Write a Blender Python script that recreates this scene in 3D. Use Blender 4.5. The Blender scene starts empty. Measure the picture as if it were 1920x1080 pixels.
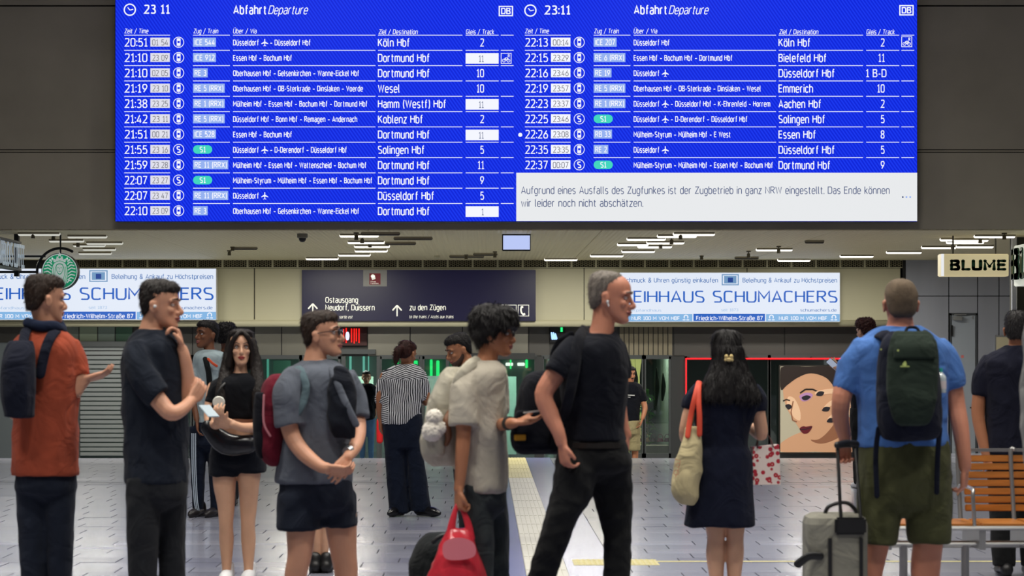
import bpy, bmesh, math, random
from mathutils import Vector, Matrix, noise
import numpy as np
random.seed(7)
R = math.radians
SC = bpy.context.scene
COL = SC.collection
# ---------------------------------------------------------------- camera
F, CX, CY, EYE = 4000.0, 910.0, 657.0, 1.5      # focal length in px, principal point, eye height (m)
cd = bpy.data.cameras.new('camera'); cam = bpy.data.objects.new('camera', cd); COL.objects.link(cam)
cd.sensor_width = 36; cd.lens = 36 * F / 1920
cam.location = (0, 0, EYE); cam.rotation_euler = (R(90), 0, 0)
cd.shift_x = (960 - CX) / 1920; cd.shift_y = (CY - 540) / 1920
cd.clip_end = 200
cd.dof.use_dof = True; cd.dof.focus_distance = 25.5; cd.dof.aperture_fstop = 4.2
SC.camera = cam
# ---------------------------------------------------------------- world, exposure, lights
w = bpy.data.worlds.new('world'); SC.world = w; w.use_nodes = True
w.node_tree.nodes['Background'].inputs[0].default_value = (0.8, 0.85, 1, 1)
w.node_tree.nodes['Background'].inputs[1].default_value = 0.02
SC.view_settings.view_transform = 'Standard'; SC.view_settings.look = 'None'
SC.view_settings.gamma = 1; SC.view_settings.use_curve_mapping = False
SC.view_settings.exposure = 0.0
def area(name, loc, sx, sy, power, col=(1, 1, 1), rot=(0, 0, 0), spread=180):
    l = bpy.data.lights.new(name, 'AREA'); l.shape = 'RECTANGLE'; l.size = sx; l.size_y = sy
    l.energy = power; l.color = col; l.spread = R(spread)
    o = bpy.data.objects.new(name, l); o.location = loc; o.rotation_euler = rot; COL.objects.link(o); return o
for i, (lx, ly) in enumerate([(-4.5, 5), (4.5, 5), (-4.5, 10), (4.5, 10), (0, 7.5), (-4, 15), (4, 15), (0, 12.5), (-3, 20), (3, 20)]):
    area('hall_lamp', (lx, ly, 8.6), 1.6, 0.5, 150, (1, .955, .87), spread=150 if ly == 20 else 118)
# passage lamps: real light of the ceiling strips
for lx in (-6.5, -2.5, 1.5, 5.5):
    area('passage_lamp', (lx, 30.5, 2.98), 1.4, .4, 100, (1, .955, .84))
    area('passage_lamp', (lx, 34, 2.98), 1.4, .4, 100, (1, .955, .84))
SC.cycles.use_denoising = True
SC.cycles.max_bounces = 6
SC.cycles.sample_clamp_indirect = 4

# ---------------------------------------------------------------- helpers
def P(px, py, Y): return Vector(((px - CX) * Y / F, Y, EYE - (py - CY) * Y / F))
def lin(c): c = c / 255.0; return c / 12.92 if c <= .04045 else ((c + .055) / 1.055) ** 2.4
def S(r, g, b): return (lin(r), lin(g), lin(b), 1)
MATS = {}
def mat(name, col, rough=.6, metal=0, emit=None, es=1.0, bump=0, bs=60, var=0, vs=4, spec=.5, sheen=0, sss=0, stretch=(1, 1, 1), coat=0):
    if name in MATS: return MATS[name]
    m = bpy.data.materials.new(name); MATS[name] = m; m.use_nodes = True
    nt = m.node_tree; b = nt.nodes['Principled BSDF']; I = b.inputs
    I['Base Color'].default_value = col; I['Roughness'].default_value = rough; I['Metallic'].default_value = metal
    I['Specular IOR Level'].default_value = spec
    if coat: I['Coat Weight'].default_value = coat; I['Coat Roughness'].default_value = .15
    if sheen: I['Sheen Weight'].default_value = sheen; I['Sheen Roughness'].default_value = .6
    if sss: I['Subsurface Weight'].default_value = sss; I['Subsurface Radius'].default_value = (.02, .008, .004); I['Subsurface Scale'].default_value = .5
    if emit: I['Emission Color'].default_value = emit; I['Emission Strength'].default_value = es
    if bump or var:
        tc = nt.nodes.new('ShaderNodeTexCoord'); mp = nt.nodes.new('ShaderNodeMapping'); mp.inputs['Scale'].default_value = stretch
        nt.links.new(tc.outputs['Object'], mp.inputs[0])
    if bump:
        n = nt.nodes.new('ShaderNodeTexNoise'); n.inputs['Scale'].default_value = bs; n.inputs['Detail'].default_value = 4
        nt.links.new(mp.outputs[0], n.inputs['Vector'])
        bp = nt.nodes.new('ShaderNodeBump'); bp.inputs['Strength'].default_value = bump; bp.inputs['Distance'].default_value = .01
        nt.links.new(n.outputs[0], bp.inputs['Height']); nt.links.new(bp.outputs[0], I['Normal'])
    if var:
        n = nt.nodes.new('ShaderNodeTexNoise'); n.inputs['Scale'].default_value = vs; n.inputs['Detail'].default_value = 5
        nt.links.new(mp.outputs[0], n.inputs['Vector'])
        cr = nt.nodes.new('ShaderNodeValToRGB')
        cr.color_ramp.elements[0].position = .3; cr.color_ramp.elements[1].position = .7
        cr.color_ramp.elements[0].color = tuple(c * (1 - var) for c in col[:3]) + (1,)
        cr.color_ramp.elements[1].color = tuple(min(1, c * (1 + var)) for c in col[:3]) + (1,)
        nt.links.new(n.outputs[0], cr.inputs[0]); nt.links.new(cr.outputs[0], I['Base Color'])
    return m
def cloth(name, col, var=.12, bump=.2, bs=260, sheen=.04, fold=.55):
    if name in MATS: return MATS[name]
    m = mat(name, tuple(c * .82 for c in col[:3]) + (1,), .92, bump=bump, bs=bs, var=var, vs=9, spec=.12, sheen=sheen)
    nt = m.node_tree; b1 = next(n for n in nt.nodes if n.type == 'BUMP'); mp = next(n for n in nt.nodes if n.type == 'MAPPING')   # broad folds of the cloth
    n = nt.nodes.new('ShaderNodeTexNoise'); n.inputs['Scale'].default_value = 5.5; n.inputs['Detail'].default_value = 2.5; n.inputs['Distortion'].default_value = 1.6; nt.links.new(mp.outputs[0], n.inputs['Vector'])
    b2 = nt.nodes.new('ShaderNodeBump'); b2.inputs['Strength'].default_value = fold; b2.inputs['Distance'].default_value = .045
    nt.links.new(n.outputs[0], b2.inputs['Height']); nt.links.new(b2.outputs[0], b1.inputs['Normal']); return m
def glow(name, col, es=1.0):
    return mat(name, (0.02, .02, .02, 1), .4, emit=col, es=es, spec=.2)
def glassmat(name, tint, refl=.12):
    if name in MATS: return MATS[name]
    m = bpy.data.materials.new(name); MATS[name] = m; m.use_nodes = True; nt = m.node_tree; nt.nodes.clear()
    o = nt.nodes.new('ShaderNodeOutputMaterial'); mx = nt.nodes.new('ShaderNodeMixShader'); t = nt.nodes.new('ShaderNodeBsdfTransparent')
    g = nt.nodes.new('ShaderNodeBsdfGlossy'); g.inputs['Roughness'].default_value = .02; t.inputs[0].default_value = tint
    fr = nt.nodes.new('ShaderNodeFresnel'); fr.inputs[0].default_value = 1.5; ad = nt.nodes.new('ShaderNodeMath'); ad.operation = 'ADD'; ad.inputs[1].default_value = refl - .04
    nt.links.new(fr.outputs[0], ad.inputs[0]); nt.links.new(ad.outputs[0], mx.inputs[0])
    nt.links.new(t.outputs[0], mx.inputs[1]); nt.links.new(g.outputs[0], mx.inputs[2]); nt.links.new(mx.outputs[0], o.inputs[0]); return m

def tag(o, label=None, cat=None, group=None, kind=None):
    if label: o['label'] = label
    if cat: o['category'] = cat
    if group: o['group'] = group
    if kind: o['kind'] = kind
    return o
def empty(name, loc, label=None, cat=None, group=None):
    o = bpy.data.objects.new(name, None); o.location = loc; o.empty_display_size = .1; COL.objects.link(o)
    return tag(o, label, cat, group)
def rootof(o):
    v = Vector(o.location)
    while o.parent: o = o.parent; v += o.location
    return v
def link(name, me, parent=None, mats=None, smooth=False):
    """mesh in world coordinates -> object; the children are stored relative to their thing's base"""
    for m in (mats or []): me.materials.append(m)
    o = bpy.data.objects.new(name, me); COL.objects.link(o)
    if parent is not None:
        me.transform(Matrix.Translation(-rootof(parent))); o.parent = parent
    if smooth: me.shade_smooth()
    return o

class MB:
    """collects closed pieces in world coordinates"""
    def __init__(s): s.v = []; s.f = []; s.mi = []; s.cur = 0
    def add(s, vs, fs):
        n = len(s.v); s.v += [tuple(v) for v in vs]; s.f += [tuple(i + n for i in f) for f in fs]; s.mi += [s.cur] * len(fs)
    def box(s, a, b, c=0):
        x0, y0, z0 = (min(a[i], b[i]) for i in range(3)); x1, y1, z1 = (max(a[i], b[i]) for i in range(3))
        s.add([(x0, y0, z0), (x1, y0, z0), (x1, y1, z0), (x0, y1, z0), (x0, y0, z1), (x1, y0, z1), (x1, y1, z1), (x0, y1, z1)],
              [(0, 3, 2, 1), (4, 5, 6, 7), (0, 1, 5, 4), (1, 2, 6, 5), (2, 3, 7, 6), (3, 0, 4, 7)])
    def pbox(s, x0, y0, x1, y1, Y, th):      # pixel rectangle at depth Y, thickness th (away)
        a = P(x0, y0, Y); b = P(x1, y1, Y); s.box(a, (b.x, Y + th, b.z))
    def tube(s, pts, n=12, sub=4, cap='round', flat=1.0, up=None):
        """pts: [(Vector, r)] -> swept tube; flat<1 squashes along the second axis"""
        pts = [(Vector(p), r) for p, r in pts]
        if len(pts) > 2 and sub > 1:
            q = [pts[0]] + pts + [pts[-1]]; o = []
            for i in range(1, len(q) - 2):
                p0, p1, p2, p3 = q[i - 1], q[i], q[i + 1], q[i + 2]
                for k in range(sub):
                    t = k / sub; h = .5
                    o.append((cr(p0[0], p1[0], p2[0], p3[0], t), max(1e-4, cr(p0[1], p1[1], p2[1], p3[1], t))))
            o.append(pts[-1]); pts = o
        m = len(pts); T = []
        for i in range(m):
            a = pts[max(0, i - 1)][0]; b = pts[min(m - 1, i + 1)][0]; d = b - a
            T.append(d.normalized() if d.length > 1e-9 else Vector((0, 0, 1)))
        u = Vector(up) if up else (Vector((0, 1, 0)) if abs(T[0].y) < .8 else Vector((1, 0, 0)))
        rings = []
        def ring(c, t, u, r):
            v = t.cross(u).normalized()
            return [c + u * (r * flat * math.cos(2 * math.pi * k / n)) + v * (r * math.sin(2 * math.pi * k / n)) for k in range(n)]
        us = []
        for i in range(m):
            u = (u - T[i] * u.dot(T[i])).normalized(); us.append(u)
        if cap == 'round':
            c, r = pts[0]
            for a in (80, 50, 25): rings.append(ring(c - T[0] * r * math.sin(R(a)), T[0], us[0], r * math.cos(R(a))))
        for i in range(m): rings.append(ring(pts[i][0], T[i], us[i], pts[i][1]))
        if cap == 'round':
            c, r = pts[-1]
            for a in (25, 50, 80): rings.append(ring(c + T[-1] * r * math.sin(R(a)), T[-1], us[-1], r * math.cos(R(a))))
        s.rings(rings)
    def rings(s, rings):
        n = len(rings[0]); vs = [v for r in rings for v in r]; fs = []
        for i in range(len(rings) - 1):
            for k in range(n):
                a = i * n + k; b = i * n + (k + 1) % n; fs.append((a, b, b + n, a + n))
        fs.append(tuple(range(n))[::-1]); fs.append(tuple((len(rings) - 1) * n + k for k in range(n))); s.add(vs, fs)
    def ball(s, c, r, M=None, n=14):
        if not hasattr(r, '__len__'): r = (r, r, r)
        c = Vector(c); rr = []
        for i in range(1, 9):
            a = math.pi * i / 9
            ring = [Vector((r[0] * math.sin(a) * math.cos(2 * math.pi * k / n), r[1] * math.sin(a) * math.sin(2 * math.pi * k / n), r[2] * math.cos(a))) for k in range(n)]
            rr.append([c + (M @ v if M else v) for v in ring])
        s.rings(rr)
    def mesh(s, name='m'):
        me = bpy.data.meshes.new(name); me.from_pydata(s.v, [], s.f)
        if any(s.mi): me.polygons.foreach_set('material_index', s.mi)
        bm = bmesh.new(); bm.from_mesh(me); bmesh.ops.recalc_face_normals(bm, faces=bm.faces); bm.to_mesh(me); bm.free()
        return me
    def build(s, name, m, parent=None, smooth=False, bevel=0):
        me = s.mesh(name)
        if bevel:
            bm = bmesh.new(); bm.from_mesh(me)
            bmesh.ops.bevel(bm, geom=list(bm.edges), offset=bevel, segments=2, affect='EDGES', clamp_overlap=True); bm.to_mesh(me); bm.free()
        return link(name, me, parent, m if isinstance(m, (list, tuple)) else [m], smooth)
def cr(p0, p1, p2, p3, t):
    return .5 * ((2 * p1) + (-1 * p0 + p2) * t + (2 * p0 - 5 * p1 + 4 * p2 - p3) * t * t + (-1 * p0 + 3 * p1 - 3 * p2 + p3) * t ** 3)
def voxel(mb, size, smooth=4, fac=.5):
    """union of the closed pieces as one continuous surface"""
    me = mb.mesh('tmp'); o = bpy.data.objects.new('tmp', me); COL.objects.link(o)
    r = o.modifiers.new('r', 'REMESH'); r.mode = 'VOXEL'; r.voxel_size = size
    if smooth: q = o.modifiers.new('s', 'SMOOTH'); q.factor = fac; q.iterations = smooth
    dg = bpy.context.evaluated_depsgraph_get(); out = bpy.data.meshes.new_from_object(o.evaluated_get(dg))
    bpy.data.objects.remove(o); bpy.data.meshes.remove(me); return out
def displace(me, fn):
    n = len(me.vertices); co = np.empty(n * 3, 'f'); me.vertices.foreach_get('co', co); no = np.empty(n * 3, 'f'); me.vertices.foreach_get('normal', no)
    co = co.reshape(-1, 3); no = no.reshape(-1, 3); d = np.array([fn(Vector(c), Vector(q)) for c, q in zip(co.tolist(), no.tolist())], 'f')
    co += no * d[:, None]; me.vertices.foreach_set('co', co.ravel()); me.update()
def wrinkle(amp, sc=(9, 9, 4), seed=0, tilt=0):
    off = Vector((seed * 3.7, seed * 1.3, seed * 2.1)); ct, st = math.cos(tilt), math.sin(tilt)
    def f(c, n):
        x = c.x * ct + c.z * st; z = -c.x * st + c.z * ct
        p = Vector((x * sc[0], c.y * sc[1], z * sc[2])) + off
        a = noise.noise(p); b = noise.noise(p * 2.1 + Vector((5, 1, 2)))
        return amp * ((1 - 2.2 * abs(a)) * .8 - .25 + b * .45)
    return f
def clump(amp, sc, seed=0):
    off = Vector((seed * 2.3, seed, seed * 1.7))
    return lambda c, n: amp * (noise.noise(Vector((c.x * sc[0], c.y * sc[1], c.z * sc[2])) + off) + .5 * noise.noise(Vector((c.x * sc[0] * 2.3, c.y * sc[1] * 2.3, c.z * sc[2] * 2)) + off))

# flat print / lettering ------------------------------------------------------
# stroke lettering: a narrow technical sans drawn from centre lines
def A_(cx, cy, rx, ry, a0, a1, n=7): return [(cx + rx * math.cos(R(a0 + (a1 - a0) * i / n)), cy + ry * math.sin(R(a0 + (a1 - a0) * i / n))) for i in range(n + 1)]
X_ = .72
def bowl(x0, x1, y0, y1, r=.2):   # closed rounded box
    rx = min(r, (x1 - x0) / 2); ry = min(r * 1.15, (y1 - y0) / 2)
    p = A_(x1 - rx, y1 - ry, rx, ry, 0, 90, 4) + A_(x0 + rx, y1 - ry, rx, ry, 90, 180, 4) + A_(x0 + rx, y0 + ry, rx, ry, 180, 270, 4) + A_(x1 - rx, y0 + ry, rx, ry, 270, 360, 4)
    return p + [p[0]]
def sS(w, h, y=0):
    r = h / 4; return A_(w - .2, y + h - r, .2, r, 40, 90, 3) + A_(.2, y + h - r, .2, r, 90, 180, 5) + A_(.2, y + h - r, .2, r, 180, 235, 2)[1:] + A_(w - .2, y + r, .2, r, 55, 0, 2) + A_(w - .2, y + r, .2, r, 0, -90, 5)[1:] + A_(.2, y + r, .2, r, -90, -140, 3)
GL = {
 'A': (.54, [(0, 0), (.27, 1), (.54, 0)], [(.09, .3), (.45, .3)]), 'B': (.48, [(0, .54), (0, 1), (.26, 1)] + A_(.26, .77, .19, .23, 90, -90) + [(0, .54)], [(.26, .54)] + A_(.26, .27, .22, .27, 90, -90) + [(0, 0), (0, .54)]),
 'C': (.47, A_(.25, .75, .22, .25, 25, 90, 3) + A_(.23, .75, .23, .25, 90, 180, 4) + A_(.23, .25, .23, .25, 180, 270, 4) + A_(.25, .25, .22, .25, 270, 335, 3)), 'D': (.5, [(0, 0), (0, 1), (.2, 1)] + A_(.2, .72, .3, .28, 90, 0, 5) + A_(.2, .28, .3, .28, 0, -90, 5) + [(0, 0)]),
 'E': (.42, [(.42, 1), (0, 1), (0, 0), (.42, 0)], [(0, .53), (.37, .53)]), 'F': (.4, [(.4, 1), (0, 1), (0, 0)], [(0, .5), (.36, .5)]), 'G': (.5, A_(.25, .75, .23, .25, 25, 90, 3) + A_(.24, .75, .24, .25, 90, 180, 4) + A_(.24, .25, .24, .25, 180, 270, 4) + A_(.26, .25, .24, .25, 270, 360, 4) + [(.5, .46), (.27, .46)]),
 'H': (.5, [(0, 0), (0, 1)], [(.5, 0), (.5, 1)], [(0, .53), (.5, .53)]), 'I': (.0, [(0, 0), (0, 1)]), 'K': (.5, [(0, 0), (0, 1)], [(.46, 1), (0, .42)], [(.14, .6), (.5, 0)]), 'L': (.4, [(0, 1), (0, 0), (.4, 0)]),
 'M': (.62, [(0, 0), (0, 1), (.31, .38), (.62, 1), (.62, 0)]), 'N': (.52, [(0, 0), (0, 1), (.52, 0), (.52, 1)]), 'O': (.52, bowl(0, .52, 0, 1, .26)), 'P': (.46, [(0, 0), (0, 1), (.22, 1)] + A_(.22, .74, .24, .26, 90, -90) + [(0, .48)]),
 'R': (.48, [(0, 0), (0, 1), (.23, 1)] + A_(.23, .75, .23, .25, 90, -90) + [(0, .5)], [(.22, .5), (.48, 0)]), 'S': (.46, sS(.46, 1)), 'T': (.5, [(0, 1), (.5, 1)], [(.25, 1), (.25, 0)]), 'U': (.5, [(0, 1), (0, .25)] + A_(.25, .25, .25, .25, 180, 360) + [(.5, 1)]),
 'V': (.54, [(0, 1), (.27, 0), (.54, 1)]), 'W': (.76, [(0, 1), (.19, 0), (.38, .9), (.57, 0), (.76, 1)]), 'X': (.5, [(0, 0), (.5, 1)], [(0, 1), (.5, 0)]), 'Z': (.46, [(0, 1), (.46, 1), (0, 0), (.46, 0)]),
 'a': (.38, A_(.19, X_ - .18, .19, .18, 150, 90, 3) + A_(.2, X_ - .18, .18, .18, 90, 0, 4) + [(.38, 0)], [(.38, .42), (.18, .42)] + A_(.18, .21, .18, .21, 90, 270) + [(.28, 0), (.38, .1)]), 'b': (.4, [(0, 1), (0, 0)], bowl(0, .4, 0, X_)), 'c': (.34, A_(.2, X_ - .2, .14, .2, 20, 90, 2) + A_(.2, X_ - .2, .2, .2, 90, 180, 4) + A_(.2, .2, .2, .2, 180, 270, 4) + A_(.2, .2, .14, .2, 270, 340, 2)),
 'd': (.4, [(.4, 1), (.4, 0)], bowl(0, .4, 0, X_)), 'e': (.4, [(0, .37), (.4, .37), (.4, .5)] + A_(.2, X_ - .22, .2, .22, 0, 180) + A_(.2, .2, .2, .2, 180, 270, 4) + A_(.22, .2, .17, .2, 270, 330, 2)), 'f': (.27, A_(.3, .8, .2, .2, 100, 180, 4) + [(.1, 0)], [(0, .68), (.26, .68)]),
 'g': (.4, bowl(0, .4, 0, X_), [(.4, X_), (.4, -.08)] + A_(.2, -.06, .2, .2, 0, -140)), 'h': (.4, [(0, 0), (0, 1)], [(0, X_ - .22)] + A_(.2, X_ - .2, .2, .2, 150, 0) + [(.4, 0)]), 'i': (.0, [(0, 0), (0, X_)], [(0, .88), (0, 1.0)]), 'j': (.06, [(.06, X_), (.06, -.2), (-.04, -.26)]), 'k': (.36, [(0, 0), (0, 1)], [(.34, X_), (0, .3)], [(.1, .4), (.36, 0)]),
 'l': (.1, [(0, 1), (0, .1), (.1, 0)]), 'm': (.64, [(0, 0), (0, X_)], A_(.16, X_ - .2, .16, .2, 160, 0) + [(.32, 0)], A_(.48, X_ - .2, .16, .2, 160, 0) + [(.64, 0)]), 'n': (.4, [(0, 0), (0, X_)], A_(.2, X_ - .2, .2, .2, 160, 0) + [(.4, 0)]), 'o': (.4, bowl(0, .4, 0, X_)),
 'p': (.4, [(0, X_), (0, -.27)], bowl(0, .4, 0, X_)), 'r': (.26, [(0, 0), (0, X_)], A_(.2, X_ - .2, .2, .2, 160, 80, 4)), 's': (.36, [(x * .78 , y) for x, y in sS(.46, X_)]), 't': (.27, [(.1, .92), (.1, .15)] + A_(.25, .15, .15, .15, 180, 270, 3), [(0, .68), (.26, .68)]), 'u': (.4, [(0, X_)] + A_(.2, .2, .2, .2, 180, 360) + [(.4, X_)], [(.4, X_), (.4, 0)]),
 'v': (.4, [(0, X_), (.2, 0), (.4, X_)]), 'w': (.6, [(0, X_), (.15, 0), (.3, X_ - .06), (.45, 0), (.6, X_)]), 'x': (.36, [(0, 0), (.36, X_)], [(0, X_), (.36, 0)]), 'y': (.38, [(0, X_), (.19, .02)], [(.38, X_), (.14, -.2), (.02, -.26)]), 'z': (.36, [(0, X_), (.36, X_), (0, 0), (.36, 0)]),
 '0': (.44, bowl(0, .44, 0, 1, .22)), '1': (.3, [(.0, .78), (.18, 1), (.18, 0)], [(.02, 0), (.34, 0)]), '2': (.44, A_(.21, .78, .21, .22, 160, 0, 6) + [(.38, .56), (0, 0), (.46, 0)]), '3': (.43, A_(.2, .77, .2, .23, 150, -80, 8) + A_(.2, .27, .23, .27, 85, -150, 8)), '4': (.46, [(.28, 1), (0, .25), (.46, .25)], [(.34, .55), (.34, 0)]),
 '5': (.43, [(.4, 1), (.06, 1), (.03, .55)] + A_(.2, .31, .23, .31, 110, -145, 8)), '6': (.44, [(.34, 1), (.06, .5)] + A_(.22, .3, .22, .3, 165, 525, 14)), '7': (.44, [(0, 1), (.44, 1), (.14, 0)]), '8': (.44, A_(.22, .77, .2, .23, -90, 270, 12), A_(.22, .27, .22, .27, 90, 450, 12)), '9': (.44, [(.1, 0), (.38, .5)] + A_(.22, .7, .22, .3, -15, -375, 14)),
 ':': (.0, [(0, .08), (0, .22)], [(0, .56), (0, .7)]), '.': (.0, [(0, -.04), (0, .1)]), ',': (.05, [(.05, .1), (-.01, -.14)]), '–': (.42, [(.02, .38), (.42, .38)]), '-': (.24, [(0, .38), (.24, .38)]), '/': (.4, [(0, -.12), (.36, 1.06)]), '(': (.14, A_(.28, .45, .24, .68, 125, 235, 6)), ')': (.14, A_(-.1, .45, .24, .68, 55, -55, 6)),
 '&': (.52, [(.5, 0), (.12, .68)] + A_(.26, .8, .14, .2, 190, -20, 7) + [(.06, .36)] + A_(.2, .24, .19, .24, 170, 300, 5) + [(.5, .48)]), 'ß': (.42, [(0, 0), (0, .78)] + A_(.18, .78, .18, .22, 180, 0, 7) + [(.26, .55)] + A_(.22, .28, .2, .28, 60, -110, 8)),
}
for a, c in (('ä', 'a'), ('ö', 'o'), ('ü', 'u')): GL[a] = GL[c] + ([(.09, .86), (.09, .98)], [(.31, .86), (.31, .98)])
GL['Ü'] = GL['U'] + ([(.13, 1.12), (.13, 1.24)], [(.37, 1.12), (.37, 1.24)])
GL['Z'] = GL['Z']; GL['é'] = GL['e'] + ([(.16, .84), (.28, 1)],); GL['è'] = GL['e'] + ([(.24, .84), (.12, 1)],); GL['q'] = (.4, [(.4, X_), (.4, -.27)], bowl(0, .4, 0, X_))
_tc = {}
CAP = 1.0
def textmesh(s, weight=0, shear=0, space=1):
    """lettering as thin ribbons; cap height 1; weight adds to the stroke"""
    k = (s, weight, shear)
    if k in _tc: return _tc[k]
    t = .105 + weight * 2.2; v = []; f = []; x = 0
    for ch in s:
        if ch == ' ': x += .38; continue
        g = GL[ch]; 
        for pl in g[1:]:
            pl = [(p[0] + x, min(1 - t / 2, max(p[1], t / 2)) if (ch.isupper() and ch != 'Ü') or ch.isdigit() else p[1]) for p in pl]
            q = [pl[0]]
            for p in pl[1:]:
                if math.hypot(p[0] - q[-1][0], p[1] - q[-1][1]) > .004: q.append(p)
            closed = len(q) > 3 and math.hypot(q[0][0] - q[-1][0], q[0][1] - q[-1][1]) < .005
            if closed: q[-1] = q[0]
            m = len(q)
            if m < 2: continue
            n0 = len(v)
            for i in range(m):
                a = q[i - 1] if i else (q[-2] if closed else None); c = q[i + 1] if i < m - 1 else (q[1] if closed else None)
                def nrm(p0, p1): L = math.hypot(p1[0] - p0[0], p1[1] - p0[1]) or 1; return (-(p1[1] - p0[1]) / L, (p1[0] - p0[0]) / L)
                if a is None: n = nrm(q[i], c); L = 1
                elif c is None: n = nrm(a, q[i]); L = 1
                else:
                    n1, n2 = nrm(a, q[i]), nrm(q[i], c); n = (n1[0] + n2[0], n1[1] + n2[1]); L = math.hypot(*n) or 1; n = (n[0] / L, n[1] / L); L = min(1.9 if weight < .05 else 1.0, 1 / max(.3, (n[0] * n1[0] + n[1] * n1[1])))
                h = t / 2 * L; v.append((q[i][0] + n[0] * h, q[i][1] + n[1] * h)); v.append((q[i][0] - n[0] * h, q[i][1] - n[1] * h))
            for i in range(m - 1): b = n0 + 2 * i; f.append((b, b + 1, b + 3, b + 2))
            if weight >= .05:
                for p in q: b = len(v); v += [(p[0] + t / 2 * math.cos(a), p[1] + t / 2 * math.sin(a)) for a in [math.pi * j / 6 for j in range(12)]]; f.append(tuple(range(b, b + 12)))
        x += g[0] + .09 + .9 * t
    if shear: v = [(p[0] + p[1] * shear, p[1]) for p in v]
    _tc[k] = (v, f); return _tc[k]
class Flat:
    """flat print on a plane facing the viewer at depth Y; coordinates measured on that plane"""
    def __init__(s, Y, fn=None): s.Y = Y; s.v = []; s.f = []; s.mi = []; s.ms = []; s.clip = None; s.fn = fn or (lambda x, y, d: P(x, y, Y) - Vector((0, d, 0)))
    def m(s, m):
        if m not in s.ms: s.ms.append(m)
        return s.ms.index(m)
    def poly(s, pts, m, d=0):
        n = len(s.v); s.v += [tuple(s.fn(x, y, d)) for x, y in pts]; s.f.append(tuple(n + i for i in range(len(pts)))); s.mi.append(s.m(m))
    def quad(s, x0, y0, x1, y1, m, d=0): s.poly([(x0, y1), (x1, y1), (x1, y0), (x0, y0)], m, d)
    def disc(s, x, y, r, m, d=0, ry=None, n=24): s.poly([(x + r * math.cos(2 * math.pi * k / n), y - (ry or r) * math.sin(2 * math.pi * k / n)) for k in range(n)], m, d)
    def ring(s, x, y, r, t, m, d=0, n=24, a0=0, a1=360, ry=None):
        for k in range(n):
            a, b = R(a0 + (a1 - a0) * k / n), R(a0 + (a1 - a0) * (k + 1) / n); q = (ry or r) / r
            s.poly([(x + (r - t) * math.cos(a), y - (r - t) * q * math.sin(a)), (x + r * math.cos(a), y - r * q * math.sin(a)), (x + r * math.cos(b), y - r * q * math.sin(b)), (x + (r - t) * math.cos(b), y - (r - t) * q * math.sin(b))], m, d)
    def line(s, pts, wd, m, d=0):
        for (x0, y0), (x1, y1) in zip(pts, pts[1:]):
            L = math.hypot(x1 - x0, y1 - y0) or 1; nx, ny = -(y1 - y0) / L * wd / 2, (x1 - x0) / L * wd / 2
            s.poly([(x0 + nx, y0 + ny), (x1 + nx, y1 + ny), (x1 - nx, y1 - ny), (x0 - nx, y0 - ny)], m, d)
    def text(s, t, x, yb, cap, m, d=0, x1=None, k=None, align='l', weight=0, shear=0, space=1):
        vs, fs = textmesh(t, weight, shear, space)
        if not vs: return x
        a = min(v[0] for v in vs); b = max(v[0] for v in vs); sy = cap / CAP
        sx = (x1 - x) / (b - a) if x1 is not None else sy * (k or 1)
        W = (b - a) * sx; ox = x if align == 'l' else (x - W if align == 'r' else x - W / 2)
        n = len(s.v); s.v += [tuple(s.fn(ox + (v[0] - a) * sx, yb - v[1] * sy, d)) for v in vs]
        mi = s.m(m); s.f += [tuple(i + n for i in f) for f in fs]; s.mi += [mi] * len(fs); return ox + W
    def smooth(s, pts, m, d=0, n=5):
        o = []; L = len(pts)
        for i in range(L):
            p = [Vector(pts[(i + j) % L]) for j in (-1, 0, 1, 2)]
            for k in range(n): q = cr(*p, k / n); o.append((q.x, q.y))
        if s.clip: o = [(min(max(x, s.clip[0]), s.clip[2]), min(max(y, s.clip[1]), s.clip[3])) for x, y in o]
        s.poly(o, m, d)
    def build(s, name, parent=None):
        me = bpy.data.meshes.new(name); me.from_pydata(s.v, [], s.f); me.polygons.foreach_set('material_index', s.mi)
        return link(name, me, parent, s.ms)
# ================================================================ SETTING
def struct(o): o['kind'] = 'structure'; return o
concrete = mat('concrete', S(176, 168, 148), .82, bump=.12, bs=3, var=.10, vs=1.2)
plaster = mat('plaster', S(150, 150, 150), .8)
cream = mat('cream_panel', S(190, 186, 158), .45, var=.03, vs=.8)
steel = mat('brushed_steel', S(165, 163, 152), .3, metal=1, bump=.06, bs=5, stretch=(1, 1, .15), var=.12, vs=.9)
darkgrey = mat('dark_grey', S(60, 60, 60), .5)
frame_m = mat('frame_grey', S(88, 92, 94), .4, metal=.6)
black = mat('black_plastic', S(22, 22, 24), .45)
greywall = mat('grey_metal_panel', S(168, 172, 186), .42, metal=.25, bump=.05, bs=6, stretch=(1, 1, .05), var=.06, vs=3)
# ---- floor
YE, YE2, XR = 29.85, 31.25, P(1690, 0, 30).x
fl = MB(); fl.box((-10.5, -3, -.3), (10.5, YE, -.012)); fl.box((XR, YE, -.3), (10.5, YE2, -.012))
grout = mat('grout', S(70, 70, 76), .8)
tilem = mat('floor_tile', S(136, 138, 152), .2, bump=.03, bs=2.2, stretch=(.15, 3, 1), var=.07, vs=1.4, spec=.6)
tilem2 = mat('floor_tile_dark', S(122, 124, 140), .22, bump=.03, bs=2.2, stretch=(.15, 3, 1), var=.07, vs=1.4, spec=.6)
tilem3 = mat('floor_tile_pale', S(152, 153, 166), .18, bump=.03, bs=2.2, stretch=(.15, 3, 1), var=.07, vs=1.4, spec=.6)
bandm = mat('blue_grey_stone', S(112, 118, 165), .22, var=.05, vs=1.5, spec=.6)
ribm = mat('tactile_white', S(205, 203, 190), .45, var=.05, vs=6)
ribl = mat('tactile_groove', S(120, 120, 118), .7)
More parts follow.
